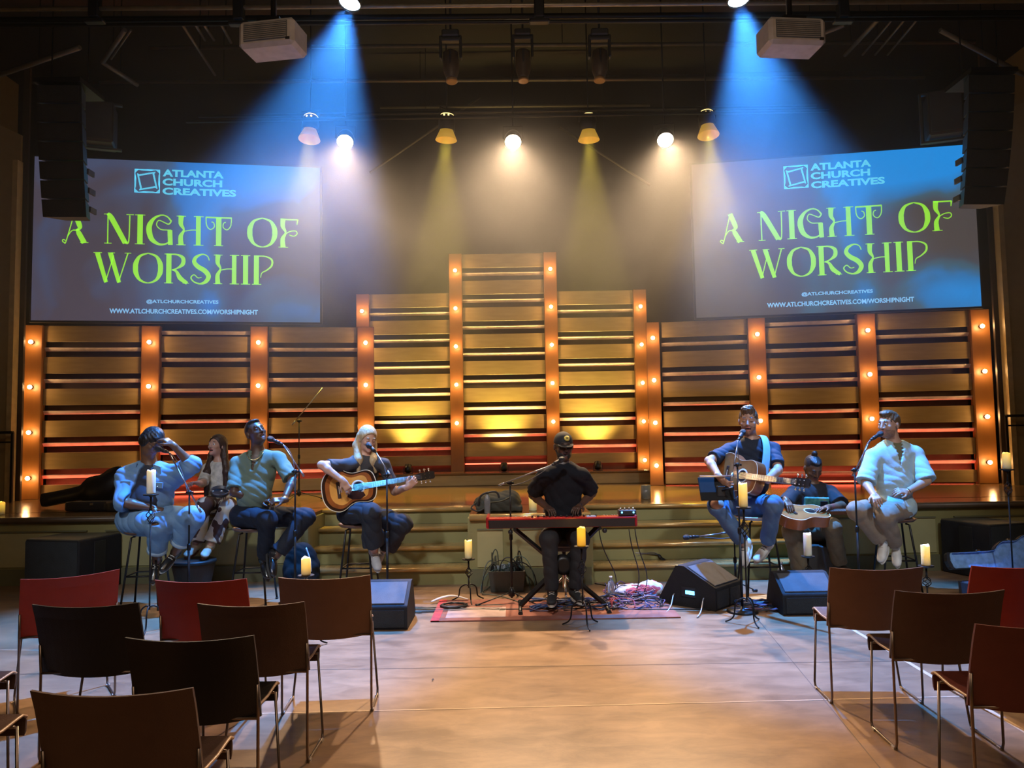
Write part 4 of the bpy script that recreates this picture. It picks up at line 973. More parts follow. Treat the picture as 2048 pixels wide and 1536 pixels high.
mb = MB(); mb.box((KX, ky + .235, KZ + .045), (KW - .10, .14, .02)); ks = mb.obj('white_keys', mat('key_ivory', (.75, .72, .68), .3), t)
mb = MB(); nk = 52; kw = (KW - .10) / nk
for k in range(nk):
    if k % 7 in (0, 1, 3, 4, 5): mb.box((KX - (KW - .10) / 2 + (k + 1) * kw, ky + .20, KZ + .062), (kw * .5, .09, .014))
mb.obj('black_keys', BLACKP, ks)
mb = MB()
for k in range(12): mb.lathe((KX - .25 + k * .05, ky + .06, KZ + .077), [(.009, 0), (.009, .014), (0, .015)], n=8)
mb.obj('control_knob', BLACKP, t)
MB().box((KX + KW * .20, ky + .055, KZ + .080), (.08, .04, .006)).obj('display', glow('small_display', (.2, .3, .5), .6), t)
# little box of effects on its right end
bx = P(1253, 1024, ky + .08); t = thing('effects_box', 'small mixer with blue lights on the right end of the red keyboard', 'mixer', (bx.x, ky + .06, KZ + .078))
MB().box((bx.x, ky + .06, KZ + .105), (.15, .10, .05), bev=.006).obj('housing', BLACKP, t)
for k in range(4): MB().lathe((bx.x - .055 + k * .036, ky + .05, KZ + .13), [(.009, 0), (.009, .018), (0, .019)], n=8).obj('knob', CHROME, t)
for k in range(2): MB().ball((bx.x - .05 + k * .1, ky + .005, KZ + .11), .008, 8).obj('indicator_lamp', glow('blue_led', (.1, .5, 1), 6), t)
# crossed stand
t = thing('keyboard_stand', 'black double-braced crossed stand under the red keyboard', 'keyboard stand', (KX, ky + .15, 0))
xa, xb = P(1030, 1060, ky).x, P(1200, 1060, ky).x; fa, fb = G(1040, 1205).x, G(1206, 1205).x; cx_ = P(1128, 1130, ky).x
for s, (tx, fx) in enumerate(((xa, fb), (xb, fa))):
    yy = ky + .10 + s * .04
    mb = MB(); mb.tube([(tx, yy, KZ - .03), (fx, yy - (.0), .03)], .020, 4); mb.obj('leg', STANDM, t)
    mb = MB(); mb.tube([(tx, yy + .09, KZ - .03), (fx, yy + .09, .03)], .014, 4); mb.obj('leg', STANDM, t)
    MB().tube([(tx, ky - .02, KZ - .018), (tx, ky + .32, KZ - .018)], .014, 6).obj('support_arm', STANDM, t)
    f_ = MB(); f_.tube([(fx, ky - .08, .02), (fx, ky + .36, .02)], .016, 6); fo = f_.obj('floor_bar', STANDM, t)
    for q in (-.09, .37): MB().tube([(fx, ky + q - .01, .02), (fx, ky + q + .012, .02)], .02, 8).obj('rubber_foot', BLACKP, fo)
    MB().ball((tx + (.04 if s else -.04), ky + .0, KZ - .04), .022, 8).obj('end_cap', BLACKP, t)
mb = MB(); mb.lathe((cx_, ky + .07, .385), [(.05, 0), (.085, .01), (.085, .10), (.05, .11)], (0, 1, 0), 20); mb.obj('pivot_disc', STANDM, t)
# drum throne for the keyboardist
sx_ = P(1128, 1080, 7.1).x
t = thing('keyboard_stool', 'round black padded stool under the keyboard player', 'stool', (sx_, 7.15, 0))
MB().lathe((sx_, 7.15, .50), [(.0, 0), (.15, 0), (.17, .02), (.17, .07), (.14, .09), (0, .095)], n=24).obj('padded_seat', mat('black_vinyl', (.02, .02, .022), .45), t)
MB().tube([(sx_, 7.15, .12), (sx_, 7.15, .50)], .018, 10).obj('post', CHROME, t)
for k in range(3):
    an = math.radians(30 + 120 * k); MB().tube([(sx_, 7.15, .22), (sx_ + .22 * math.cos(an), 7.15 + .22 * math.sin(an), .012)], .010, 6).obj('leg', CHROME, t)
# music tablet on a stand before M6
a = P(1402, 951, 6.75); b_ = P(1455, 1004, 6.75); c_ = (a + b_) / 2 + V((.02, 0, 0))
t = thing('music_stand', 'black clamped tray with a tablet left of the guitar strap man knees', 'tablet stand', (P(1467, 1200, 6.6).x + .001, 6.58, 0))
R = Matrix.Rotation(-.5, 3, 'X')
MB().box(c_, (.30, .015, .22), R, bev=.005).obj('tray', mat('matte_black', (.012, .012, .013), .8, spec=.2), t); MB().box(c_ + V((0, .012, .006)), (.26, .008, .18), R, bev=.003).obj('tablet', mat('tablet_glass', (.03, .03, .04), .1), t)
MB().box(c_ + V((0, -.02, .11)), (.30, .03, .012)).obj('lit_edge', mat('pale_metal', (.5, .5, .6), .3, .8), t)
MB().tube([c_ + V((.02, -.02, -.02)), P(1467, 975, 6.6)], .009, 8).obj('clamp_arm', STANDM, t)
MB().box(c_ + V((.03, -.03, -.02)), (.08, .04, .10), bev=.01).obj('tablet_grip', BLACKP, t)

# ================================================================== RUG, CASES, BAG, BASKET, CABLES, BOTTLES
RUG = ramp_mat('worn_red_rug', [(0, (.16, .035, .025)), (.5, (.26, .09, .06)), (1, (.34, .20, .16))], .9, 6, detail=5)
q = [G(868, 1231), G(1345, 1218), G(1345, 1172), G(872, 1197)]
mb = MB(); xs_ = [q[0].x, q[1].x]; y0, y1 = 6.42, 7.22
mb.box(((xs_[0] + xs_[1]) / 2, (y0 + y1) / 2, .006), (xs_[1] - xs_[0], y1 - y0, .010)); rg = thing('rug', 'thin worn red rug under the keyboard and its cables', 'rug', ((xs_[0] + xs_[1]) / 2, (y0 + y1) / 2, 0)); mb.obj('pile', RUG, rg)
MB().box((xs_[0] + .03, (y0 + y1) / 2, .008), (.07, y1 - y0, .010)).obj('border', mat('rug_border_red', (.5, .05, .05), .9), rg, label='bright red border strip'); 
MB().box((xs_[0] + .36, (y0 + y1) / 2 - .12, .0075), (.5, .38, .010)).obj('pale_medallion', mat('rug_pale', (.42, .30, .27), .9), rg)
# white cloth strip on the rug
vs = []; a, b_ = G(862, 1208), G(925, 1205)
mb = MB(); pts = spline([(a.x, a.y, .02), (a.x + .09, a.y + .05, .045), (a.x + .2, a.y + .10, .05), (b_.x + .05, a.y + .08, .02)], 5)
mb.tube(pts, [.012 + .012 * math.sin(math.pi * i / (len(pts) - 1)) for i in range(len(pts))], 8, flat=.35); o = mb.obj('white_cloth', mat('white_cloth', (.7, .66, .66), .9)); tag(o, 'crumpled white cloth lying at the left end of the red rug', 'cloth')
# coiled cable
def coil(cx, cy, z, rr, turns, label, r=.006, col=None):
    pts = []; rnd = random.Random(int(cx * 999)); n = int(turns * 20)
    for i in range(n):
        a = 2 * math.pi * i / 20; q_ = rr * (1 + .10 * math.sin(a * .37 + 1)) + rnd.uniform(-.004, .004)
        pts.append((cx + q_ * math.cos(a), cy + q_ * math.sin(a) * .8, z + r + .002 * (i / 20) + rnd.uniform(0, .004)))
    o = MB().tube(pts, r, 6).obj('coiled_cable', col or CABLE); tag(o, label, 'cable'); return o
p = G(908, 1216); coil(p.x, p.y, .014, .11, 5, 'neat black coil of cable on the pale part of the red rug')
BLUEC = mat('blue_cable', (.03, .07, .22), .45); GREYC = mat('greenish_cable', (.09, .10, .07), .5); PURP = mat('violet_cable', (.13, .08, .16), .45)
def tangle(px0, px1, py0, py1, n, seed, cols, label, zmax=.03, base=0.002, wild=.5):
    rnd = random.Random(seed); a, b_ = G(px0, py1), G(px1, py0); x0, x1, y0, y1 = a.x, G(px1, py1).x, a.y, b_.y
    t = thing('cable_tangle', label, 'cables', ((x0 + x1) / 2, (y0 + y1) / 2, 0))
    for k in range(n):
        pts = []; x, y = rnd.uniform(x0, x1), rnd.uniform(y0, y1); an = rnd.uniform(-.3, .3) + (math.pi if rnd.random() < .5 else 0)
        for i in range(9):
            pts.append((x, y, base + .006 + rnd.uniform(0, zmax) * (.3 + .7 * rnd.random())))
            an += rnd.uniform(-1, 1) * wild * 1.8; s = rnd.uniform(.06, .14); x += math.cos(an) * s * 1.3; y += math.sin(an) * s * .7
            if x < x0 or x > x1: an = math.pi - an; x = min(max(x, x0), x1)
            if y < y0 or y > y1: an = -an; y = min(max(y, y0), y1)
        MB().tube(spline(pts, 4), rnd.choice((.004, .005, .0065)), 5).obj('cable', rnd.choice(cols), t)
tangle(1060, 1345, 1198, 1226, 30, 3, [CABLE, BLUEC, BLUEC, CABLE, PURP], 'messy heap of dark blue and black cables in front of the keyboard', .06)
tangle(1225, 1330, 1182, 1222, 16, 5, [PURP, CABLE, mat('pink_cable', (.45, .08, .12), .5), BLUEC], 'heap of mixed cables just left of the big wedge speaker', .13, wild=.8)
tangle(1490, 1565, 1205, 1226, 12, 8, [BLUEC, PURP, CABLE], 'blue-lit cables between the two right-hand wedge speakers', .04)
tangle(818, 1010, 1212, 1228, 7, 9, [CABLE, GREYC], 'thin cables trailing from the left wedge speaker along the rug', .006, wild=.12)
tangle(945, 1000, 1155, 1172, 8, 11, [GREYC, CABLE], 'small pile of grey cables left of the cable tub', .05, wild=.9)
for i, (pts, lb) in enumerate([([(990, 1168), (975, 1180), (965, 1190), (1000, 1195), (1040, 1208)], 'grey cables leading from the tub towards the keyboard stand'), ([(1000, 1222), (1150, 1220), (1300, 1222), (1420, 1222)], 'long cable along the front edge of the rug'), ([(1190, 1170), (1250, 1180), (1320, 1186), (1330, 1190)], 'dark cable running right from the stand foot')]):
    o = MB().tube(spline([G(*p_) + V((0, 0, .014)) for p_ in pts], 5), .006, 6).obj('floor_cable', GREYC if i == 0 else CABLE); tag(o, lb, 'cable')
for i, (px, sx1, lb) in enumerate([(1198, 1225, 'cable hanging from the right half of the keyboard'), (1258, 1268, 'cable hanging from the effects box, left of a pair'), (1270, 1285, 'cable hanging from the effects box, right of a pair')]):
    a = P(px, 1058, ky + .02); b_ = G(sx1, 1195); o = MB().tube(bez(a, a + V((.02, .0, -.3)), b_ + V((.12, 0, .25)), b_ + V((0, 0, .01)), 16), .0045, 6).obj('hanging_cable', CABLE); tag(o, lb, 'cable')
# cable tub
p = G(1015, 1166); t = thing('cable_tub', 'grey plastic tub overflowing with cables before the panelled block', 'storage tub', (p.x, 7.72, 0))
tw = P(1052, 1140, 7.6).x - P(982, 1140, 7.6).x
mb = MB(); z1 = .20; a0, a1 = tw * .46, tw * .52; D0 = .15; D1 = .17
vs = [(p.x + s * a, 7.72 + u * dd, z) for (a, dd, z) in ((a0, D0, .004), (a1, D1, z1), (a1 - .015, D1 - .015, z1), (a0 - .01, D0 - .01, .03)) for s, u in ((-1, -1), (1, -1), (1, 1), (-1, 1))]
fs = [(0, 1, 2, 3)] + [(r * 4 + j, r * 4 + (j + 1) % 4, (r + 1) * 4 + (j + 1) % 4, (r + 1) * 4 + j) for r in range(3) for j in range(4)] + [(12, 13, 14, 15)]
mb.add(vs, fs); mb.obj('tub_body', mat('grey_tub', (.055, .065, .062), .5), t)
rnd = random.Random(4); t2 = thing('tub_cables', 'looping black and green cables spilling out of the grey tub', 'cables', (p.x, 7.72, .2))
for k in range(20):
    x0 = p.x + rnd.uniform(-tw * .42, tw * .42); x1 = x0 + rnd.uniform(-.2, .2); y_ = 7.72 + rnd.uniform(-.1, .1); h = rnd.uniform(.24, .46)
    if k > 13: x1 = p.x + rnd.choice((-1, 1)) * tw * rnd.uniform(.6, .85); e_ = (x1, y_ - .12, .01)
    else: e_ = (min(max(x1, p.x - tw * .45), p.x + tw * .45), y_, .17)
    MB().tube(bez((x0, y_, .15), (x0 + rnd.uniform(-.05, .05), y_, h), (e_[0], y_, h), e_, 12), rnd.choice((.004, .006)), 5).obj('cable', rnd.choice((GREYC, CABLE, CABLE, mat('teal_cable', (.05, .12, .12), .5))), t2)
for k in range(4): MB().box((p.x - .1 + k * .07, 7.70 + .02 * k, .21 + .01 * k), (.05, .05, .05), Matrix.Rotation(k, 3, 'Z'), bev=.008).obj('plug', mat('pale_plug', (.35, .4, .42), .4), t2)

# SDF modelling kernel (soft bodies: people, bags, cases)
class SDF:
    def __init__(s, h): s.h = h; s.p = []; s.noise = None
    def cap(s, a, b, ra, rb=None, k=.02, op='u', flat=(0, 0), sq=None, side=None):
        s.p.append(('c', np.array(a, float), np.array(b, float), ra, ra if rb is None else rb, k, op, flat)); return s
    def ell(s, c, r, R=None, k=.02, op='u'):
        s.p.append(('e', np.array(c, float), np.array(r, float), np.array(R, float) if R is not None else np.eye(3), None, k, op, None)); return s
    def box(s, c, r, R=None, k=.01, op='u', rd=.005):
        s.p.append(('b', np.array(c, float), np.array(r, float), np.array(R, float) if R is not None else np.eye(3), rd, k, op, None)); return s
    def bounds(s, q):
        if q[0] == 'c':
            r = max(q[3], q[4]); return np.minimum(q[1], q[2]) - r, np.maximum(q[1], q[2]) + r
        ex = np.abs(q[3]) @ q[2]; return q[1] - ex, q[1] + ex
    def build(s):
        h = s.h; los, his = [], []
        for q in s.p:
            if q[6] == 'u': a, b = s.bounds(q); los.append(a); his.append(b)
        lo = np.min(los, 0) - 4 * h; hi = np.max(his, 0) + 4 * h; n = np.ceil((hi - lo) / h).astype(int) + 1
        D = np.full(n, .2, np.float32); ax = [lo[i] + h * np.arange(n[i]) for i in range(3)]
        for q in s.p:
            a, b = s.bounds(q); k = q[5]; m = k + 3 * h + .01
            i0 = np.clip(np.floor((a - m - lo) / h).astype(int), 0, n); i1 = np.clip(np.ceil((b + m - lo) / h).astype(int) + 1, 0, n)
            if np.any(i1 <= i0): continue
            sl = tuple(slice(i0[i], i1[i]) for i in range(3))
            X = ax[0][sl[0]][:, None, None]; Y = ax[1][sl[1]][None, :, None]; Z = ax[2][sl[2]][None, None, :]
            if q[0] == 'c':
                A, B = q[1], q[2]; d = B - A; L2 = max(float(d @ d), 1e-9); L = math.sqrt(L2)
                px, py, pz = X - A[0], Y - A[1], Z - A[2]; t = (px * d[0] + py * d[1] + pz * d[2]) / L2; tc_ = np.clip(t, 0, 1)
                dd = np.sqrt((px - d[0] * tc_) ** 2 + (py - d[1] * tc_) ** 2 + (pz - d[2] * tc_) ** 2) - (q[3] + (q[4] - q[3]) * tc_)
                if q[7][0]: dd = np.maximum(dd, -t * L)
                if q[7][1]: dd = np.maximum(dd, (t - 1) * L)
            else:
                R = q[3]; px, py, pz = X - q[1][0], Y - q[1][1], Z - q[1][2]
                u = [px * R[0, i] + py * R[1, i] + pz * R[2, i] for i in range(3)]
                if q[0] == 'e':
                    r = q[2]; k0 = np.sqrt(sum((u[i] / r[i]) ** 2 for i in range(3))); k1 = np.sqrt(sum((u[i] / r[i] ** 2) ** 2 for i in range(3))) + 1e-6
                    dd = k0 * (k0 - 1) / k1
                else:
                    r = q[2] - q[4]; w_ = [np.abs(u[i]) - r[i] for i in range(3)]
                    dd = np.sqrt(sum(np.maximum(v, 0) ** 2 for v in w_)) + np.minimum(np.maximum(np.maximum(w_[0], w_[1]), w_[2]), 0) - q[4]
            E = D[sl]; kk = max(k, 1e-4)
            if q[6] == 'u': hh = np.maximum(kk - np.abs(E - dd), 0) / kk; D[sl] = np.minimum(E, dd) - hh * hh * kk * .25
            elif q[6] == 's': hh = np.maximum(kk - np.abs(E + dd), 0) / kk; D[sl] = np.maximum(E, -dd) + hh * hh * kk * .25
        if s.noise is not None:
            D += s.noise(ax[0][:, None, None], ax[1][None, :, None], ax[2][None, None, :]).astype(np.float32)
        S_ = D < 0; nx, ny, nz = n; off = [(i, j, k) for i in (0, 1) for j in (0, 1) for k in (0, 1)]
        cnt = np.zeros((nx - 1, ny - 1, nz - 1), np.int8)
        for (i, j, k) in off: cnt += S_[i:nx - 1 + i, j:ny - 1 + j, k:nz - 1 + k]
        cell = np.argwhere((cnt > 0) & (cnt < 8)); idm = np.full(cnt.shape, -1, np.int32); idm[cell[:, 0], cell[:, 1], cell[:, 2]] = np.arange(len(cell))
        vals = {o: D[cell[:, 0] + o[0], cell[:, 1] + o[1], cell[:, 2] + o[2]] for o in off}
        acc = np.zeros((len(cell), 3)); ct_ = np.zeros(len(cell))
        for o in off:
            for a_ in range(3):
                if o[a_] == 0:
                    o2 = list(o); o2[a_] = 1; va, vb = vals[o], vals[tuple(o2)]; mk = (va < 0) != (vb < 0)
                    t = np.where(mk, va / np.where(mk, va - vb, 1), 0); pt = np.tile(np.array(o, float), (len(cell), 1)); pt[:, a_] += t
                    acc[mk] += pt[mk]; ct_[mk] += 1
        verts = lo + (cell + acc / np.maximum(ct_, 1)[:, None]) * h
        quads = []
        for a_ in range(3):
            b_, c_ = [(1, 2), (2, 0), (0, 1)][a_]
            s0 = [slice(1, -1)] * 3; s0[a_] = slice(0, -1); s1 = [slice(1, -1)] * 3; s1[a_] = slice(1, None)
            A_ = S_[tuple(s0)]; B_ = S_[tuple(s1)]; e = np.argwhere(A_ != B_); sg = A_[e[:, 0], e[:, 1], e[:, 2]]
            base = e.copy(); 
            for q in range(3):
                if q != a_: base[:, q] += 1
            ub = np.zeros(3, int); ub[b_] = 1; uc = np.zeros(3, int); uc[c_] = 1
            g = lambda v: idm[v[:, 0], v[:, 1], v[:, 2]]
            q0, q1, q2, q3 = g(base - ub - uc), g(base - uc), g(base), g(base - ub)
            Q = np.stack([q0, q1, q2, q3], 1); Q[~sg] = Q[~sg][:, ::-1]; quads.append(Q)
        Q = np.concatenate(quads); Q = Q[(Q >= 0).all(1)]
        return verts, Q
    def obj(s, name, mats, parent=None, pick=None, label=None, world=True, smooth=1):
        v, q = s.build()
        if smooth:          # one light relaxation of the surface-net vertices
            for _ in range(smooth):
                acc = np.zeros_like(v); c = np.zeros(len(v))
                for a_ in range(4):
                    i, j = q[:, a_], q[:, (a_ + 1) % 4]
                    for ax_ in range(3): acc[:, ax_] += np.bincount(i, v[j, ax_], len(v)) + np.bincount(j, v[i, ax_], len(v))
                    c += np.bincount(i, minlength=len(v)) + np.bincount(j, minlength=len(v))
                v = v * .5 + .5 * acc / np.maximum(c, 1)[:, None]
        cen = v[q].mean(1)
        if parent is not None and world:
            r = parent
            while r.parent: r = r.parent
            Mi = np.array((Matrix.Translation(r.location) @ Matrix.Rotation(r.rotation_euler.z, 4, 'Z')).inverted()); v = v @ Mi[:3, :3].T + Mi[:3, 3]
        me = bpy.data.meshes.new(name); me.vertices.add(len(v)); me.vertices.foreach_set('co', v.astype(np.float32).ravel())
        me.loops.add(q.size); me.loops.foreach_set('vertex_index', q.astype(np.int32).ravel()); me.polygons.add(len(q))
        me.polygons.foreach_set('loop_start', np.arange(0, q.size, 4, dtype=np.int32)); 
        if not isinstance(mats, (list, tuple)): mats = [mats]
        for m_ in mats: me.materials.append(m_)
        if pick is not None: me.polygons.foreach_set('material_index', pick(cen).astype(np.int32))
        me.polygons.foreach_set('use_smooth', np.ones(len(q), bool)); me.update(calc_edges=True); me.validate()
        o = bpy.data.objects.new(name, me); COL.objects.link(o)
        if parent: o.parent = parent
        if label: o['label'] = label
        return o
def folds(amp, f1, f2, f3, ph=0.0):
    # soft creases: broad waves with narrow ridges between them
    def fn(X, Y, Z):
        a = np.sin(X * f1 + Z * f2 + 1.7 * np.sin(Y * f3 + Z * 9 + ph) + ph); b = np.sin(Z * f2 * 1.7 - X * f1 * .7 + 2 * np.sin(X * 11 + Y * 8 + ph))
        return amp * ((1 - 2 * np.sqrt(np.abs(a))) * .75 + .35 * b + .25)
    return fn

# holdall on the block
b0 = P(995, 1005, 8.1)
t = thing('holdall_bag', 'dark grey-green holdall bag slumped on the panelled block', 'bag', (b0.x, 8.15, SZ))
s = SDF(.008); zb_ = SZ + .015
s.ell((b0.x + .05, 8.15, zb_ + .09), (.20, .15, .10), k=.03); s.ell((b0.x - .10, 8.15, zb_ + .08), (.15, .13, .085), k=.04); s.ell((b0.x + .13, 8.14, zb_ + .12), (.10, .12, .09), k=.03); s.box((b0.x + .02, 8.15, zb_ + .02), (.24, .13, .03), k=.03, rd=.02)
s.noise = folds(.004, 30, 40, 20)
s.obj('bag_body', mat('grey_green_canvas', (.045, .045, .032), .75, bump=.2), t)
MB().tube(spline([(b0.x - .20, 8.02, zb_ + .06), (b0.x - .16, 8.0, zb_ + .17), (b0.x - .02, 8.02, zb_ + .20), (b0.x + .02, 8.02, zb_ + .14)], 6), .010, 6, flat=.4).obj('strap', BLACKP, t)
MB().tube(spline([(b0.x - .22, 8.01, zb_ + .09), (b0.x - .27, 8.0, zb_ + .04), (b0.x - .20, 7.99, zb_ + .005), (b0.x - .14, 8.0, zb_ + .03)], 6), .008, 6).obj('handle', BLACKP, t)
MB().tube(spline([(b0.x - .1, 8.01, zb_ + .09), (b0.x + .05, 7.995, zb_ + .11), (b0.x + .15, 8.0, zb_ + .16)], 6), .004, 6).obj('zip', mat('dull_zip', (.16, .15, .08), .5), t)
# bottle in front of the bag
def bottle(x, y, z, h, r, m_, label, capm=None):
    t = thing('bottle', label, 'bottle', (x, y, z)); MB().lathe((x, y, z), [(r * .95, 0), (r, .005), (r, h * .68), (r * .8, h * .76), (r * .4, h * .86), (r * .38, h * .9)], n=18).obj('bottle_body', m_, t)
    MB().lathe((x, y, z + h * .9), [(r * .44, 0), (r * .44, h * .1), (0, h * .1)], n=14).obj('cap', capm or BLACKP, t)
CLEAR = mat('clear_plastic', (.8, .85, .9), .1); CLEAR.node_tree.nodes['Principled BSDF'].inputs['Transmission Weight'].default_value = .8
bottle(P(975, 1015, 7.97).x, 7.95, SZ, .22, .032, CLEAR, 'clear water bottle standing before the holdall bag')
p = G(1223, 1200); bottle(p.x, p.y + .02, .012, .20, .032, CLEAR, 'clear bottle with dark drink on the rug, right of the keyboard stand foot', mat('white_cap', (.8, .8, .8), .4))
p = G(1544, 1165); bottle(p.x, 7.55, 0, .25, .036, mat('steel_bottle', (.35, .37, .45), .3, .7), 'steel bottle on the floor under the stool of the guitar strap man', mat('steel_bottle', (.35, .37, .45), .3, .7))
p = G(822, 1200); t = thing('paper_cup', 'white paper cup just behind the left wedge speaker', 'cup', (p.x, 7.02, 0)); MB().lathe((p.x + .02, 7.02, 0), [(.028, 0), (.036, .10), (.034, .10), (.026, .008), (0, .008)], n=16).obj('cup_body', mat('white_paper', (.8, .8, .82), .6), t)
# sheets of paper by the right cables
p = G(1512, 1203); t = thing('sheet_music', 'loose white sheets on the floor right of the big wedge speaker', 'paper', (p.x, p.y, 0))
for k in range(3): MB().box((p.x + .04 * k, p.y + .03 * k, .006 + .004 * k), (.30, .21, .002), Matrix.Rotation(.3 * k - .2, 3, 'Z')).obj('sheet', mat('white_paper', (.8, .8, .82), .6), t)
p = G(1250, 1190); t = thing('folded_towel', 'pale crumpled towel with red stripes among the cables', 'towel', (p.x, p.y, 0))
s = SDF(.010); s.ell((p.x + .06, p.y + .02, .04), (.20, .14, .05)); s.ell((p.x + .24, p.y, .06), (.12, .10, .07), k=.04); s.noise = folds(.010, 50, 30, 35)
s.obj('towel_cloth', ramp_mat('striped_towel', [(0, (.62, .58, .60)), (.52, (.62, .58, .60)), (.56, (.55, .10, .12)), (.66, (.55, .10, .12)), (.7, (.6, .5, .5))], .95, 6, const=True), t)
# backpack behind the green shirt man
p = P(603, 1120, 7.75); t = thing('backpack', 'dark backpack on the floor behind the stool of the green shirt man', 'backpack', (p.x, 7.75, 0))
s = SDF(.010); s.ell((p.x, 7.75, .24), (.17, .13, .25), k=.03); s.box((p.x, 7.75, .15), (.16, .12, .15), k=.05, rd=.05); s.ell((p.x - .02, 7.62, .15), (.12, .06, .13), k=.03); s.noise = folds(.004, 25, 30, 20)
s.obj('pack_body', mat('black_nylon', (.010, .011, .011), .8, bump=.2, spec=.2), t); MB().tube(spline([(p.x + .08, 7.62, .45), (p.x + .125, 7.60, .33), (p.x + .13, 7.62, .22)], 5), .008, 6, flat=.5).obj('reflective_strip', mat('silver_strip', (.6, .62, .62), .3), t)
# dark object (drum) under the long-haired woman's feet
p = P(385, 1130, 7.75); zt_ = .33; t = thing('djembe_drum', 'dark brown tapered drum under the feet of the long-haired woman', 'drum', (p.x, 7.78, 0))
MB().lathe((p.x, 7.78, 0), [(.15, 0), (.155, .01), (.17, .12), (.20, .26), (.21, zt_ - .01), (.0, zt_ - .01)], n=28).obj('shell', ramp_mat('dark_staves', [(0, (.03, .02, .014)), (1, (.065, .04, .026))], .55, 3, stretch=(8, 8, 1)), t)
MB().lathe((p.x, 7.78, zt_ - .03), [(.213, 0), (.218, .012), (.213, .03), (.20, .03)], n=28).obj('hoop', mat('dark_hoop', (.02, .015, .012), .5), t); MB().lathe((p.x, 7.78, zt_ - .01), [(.205, 0), (0, .003)], n=28).obj('drum_head', mat('brown_skin_head', (.22, .12, .08), .6), t)

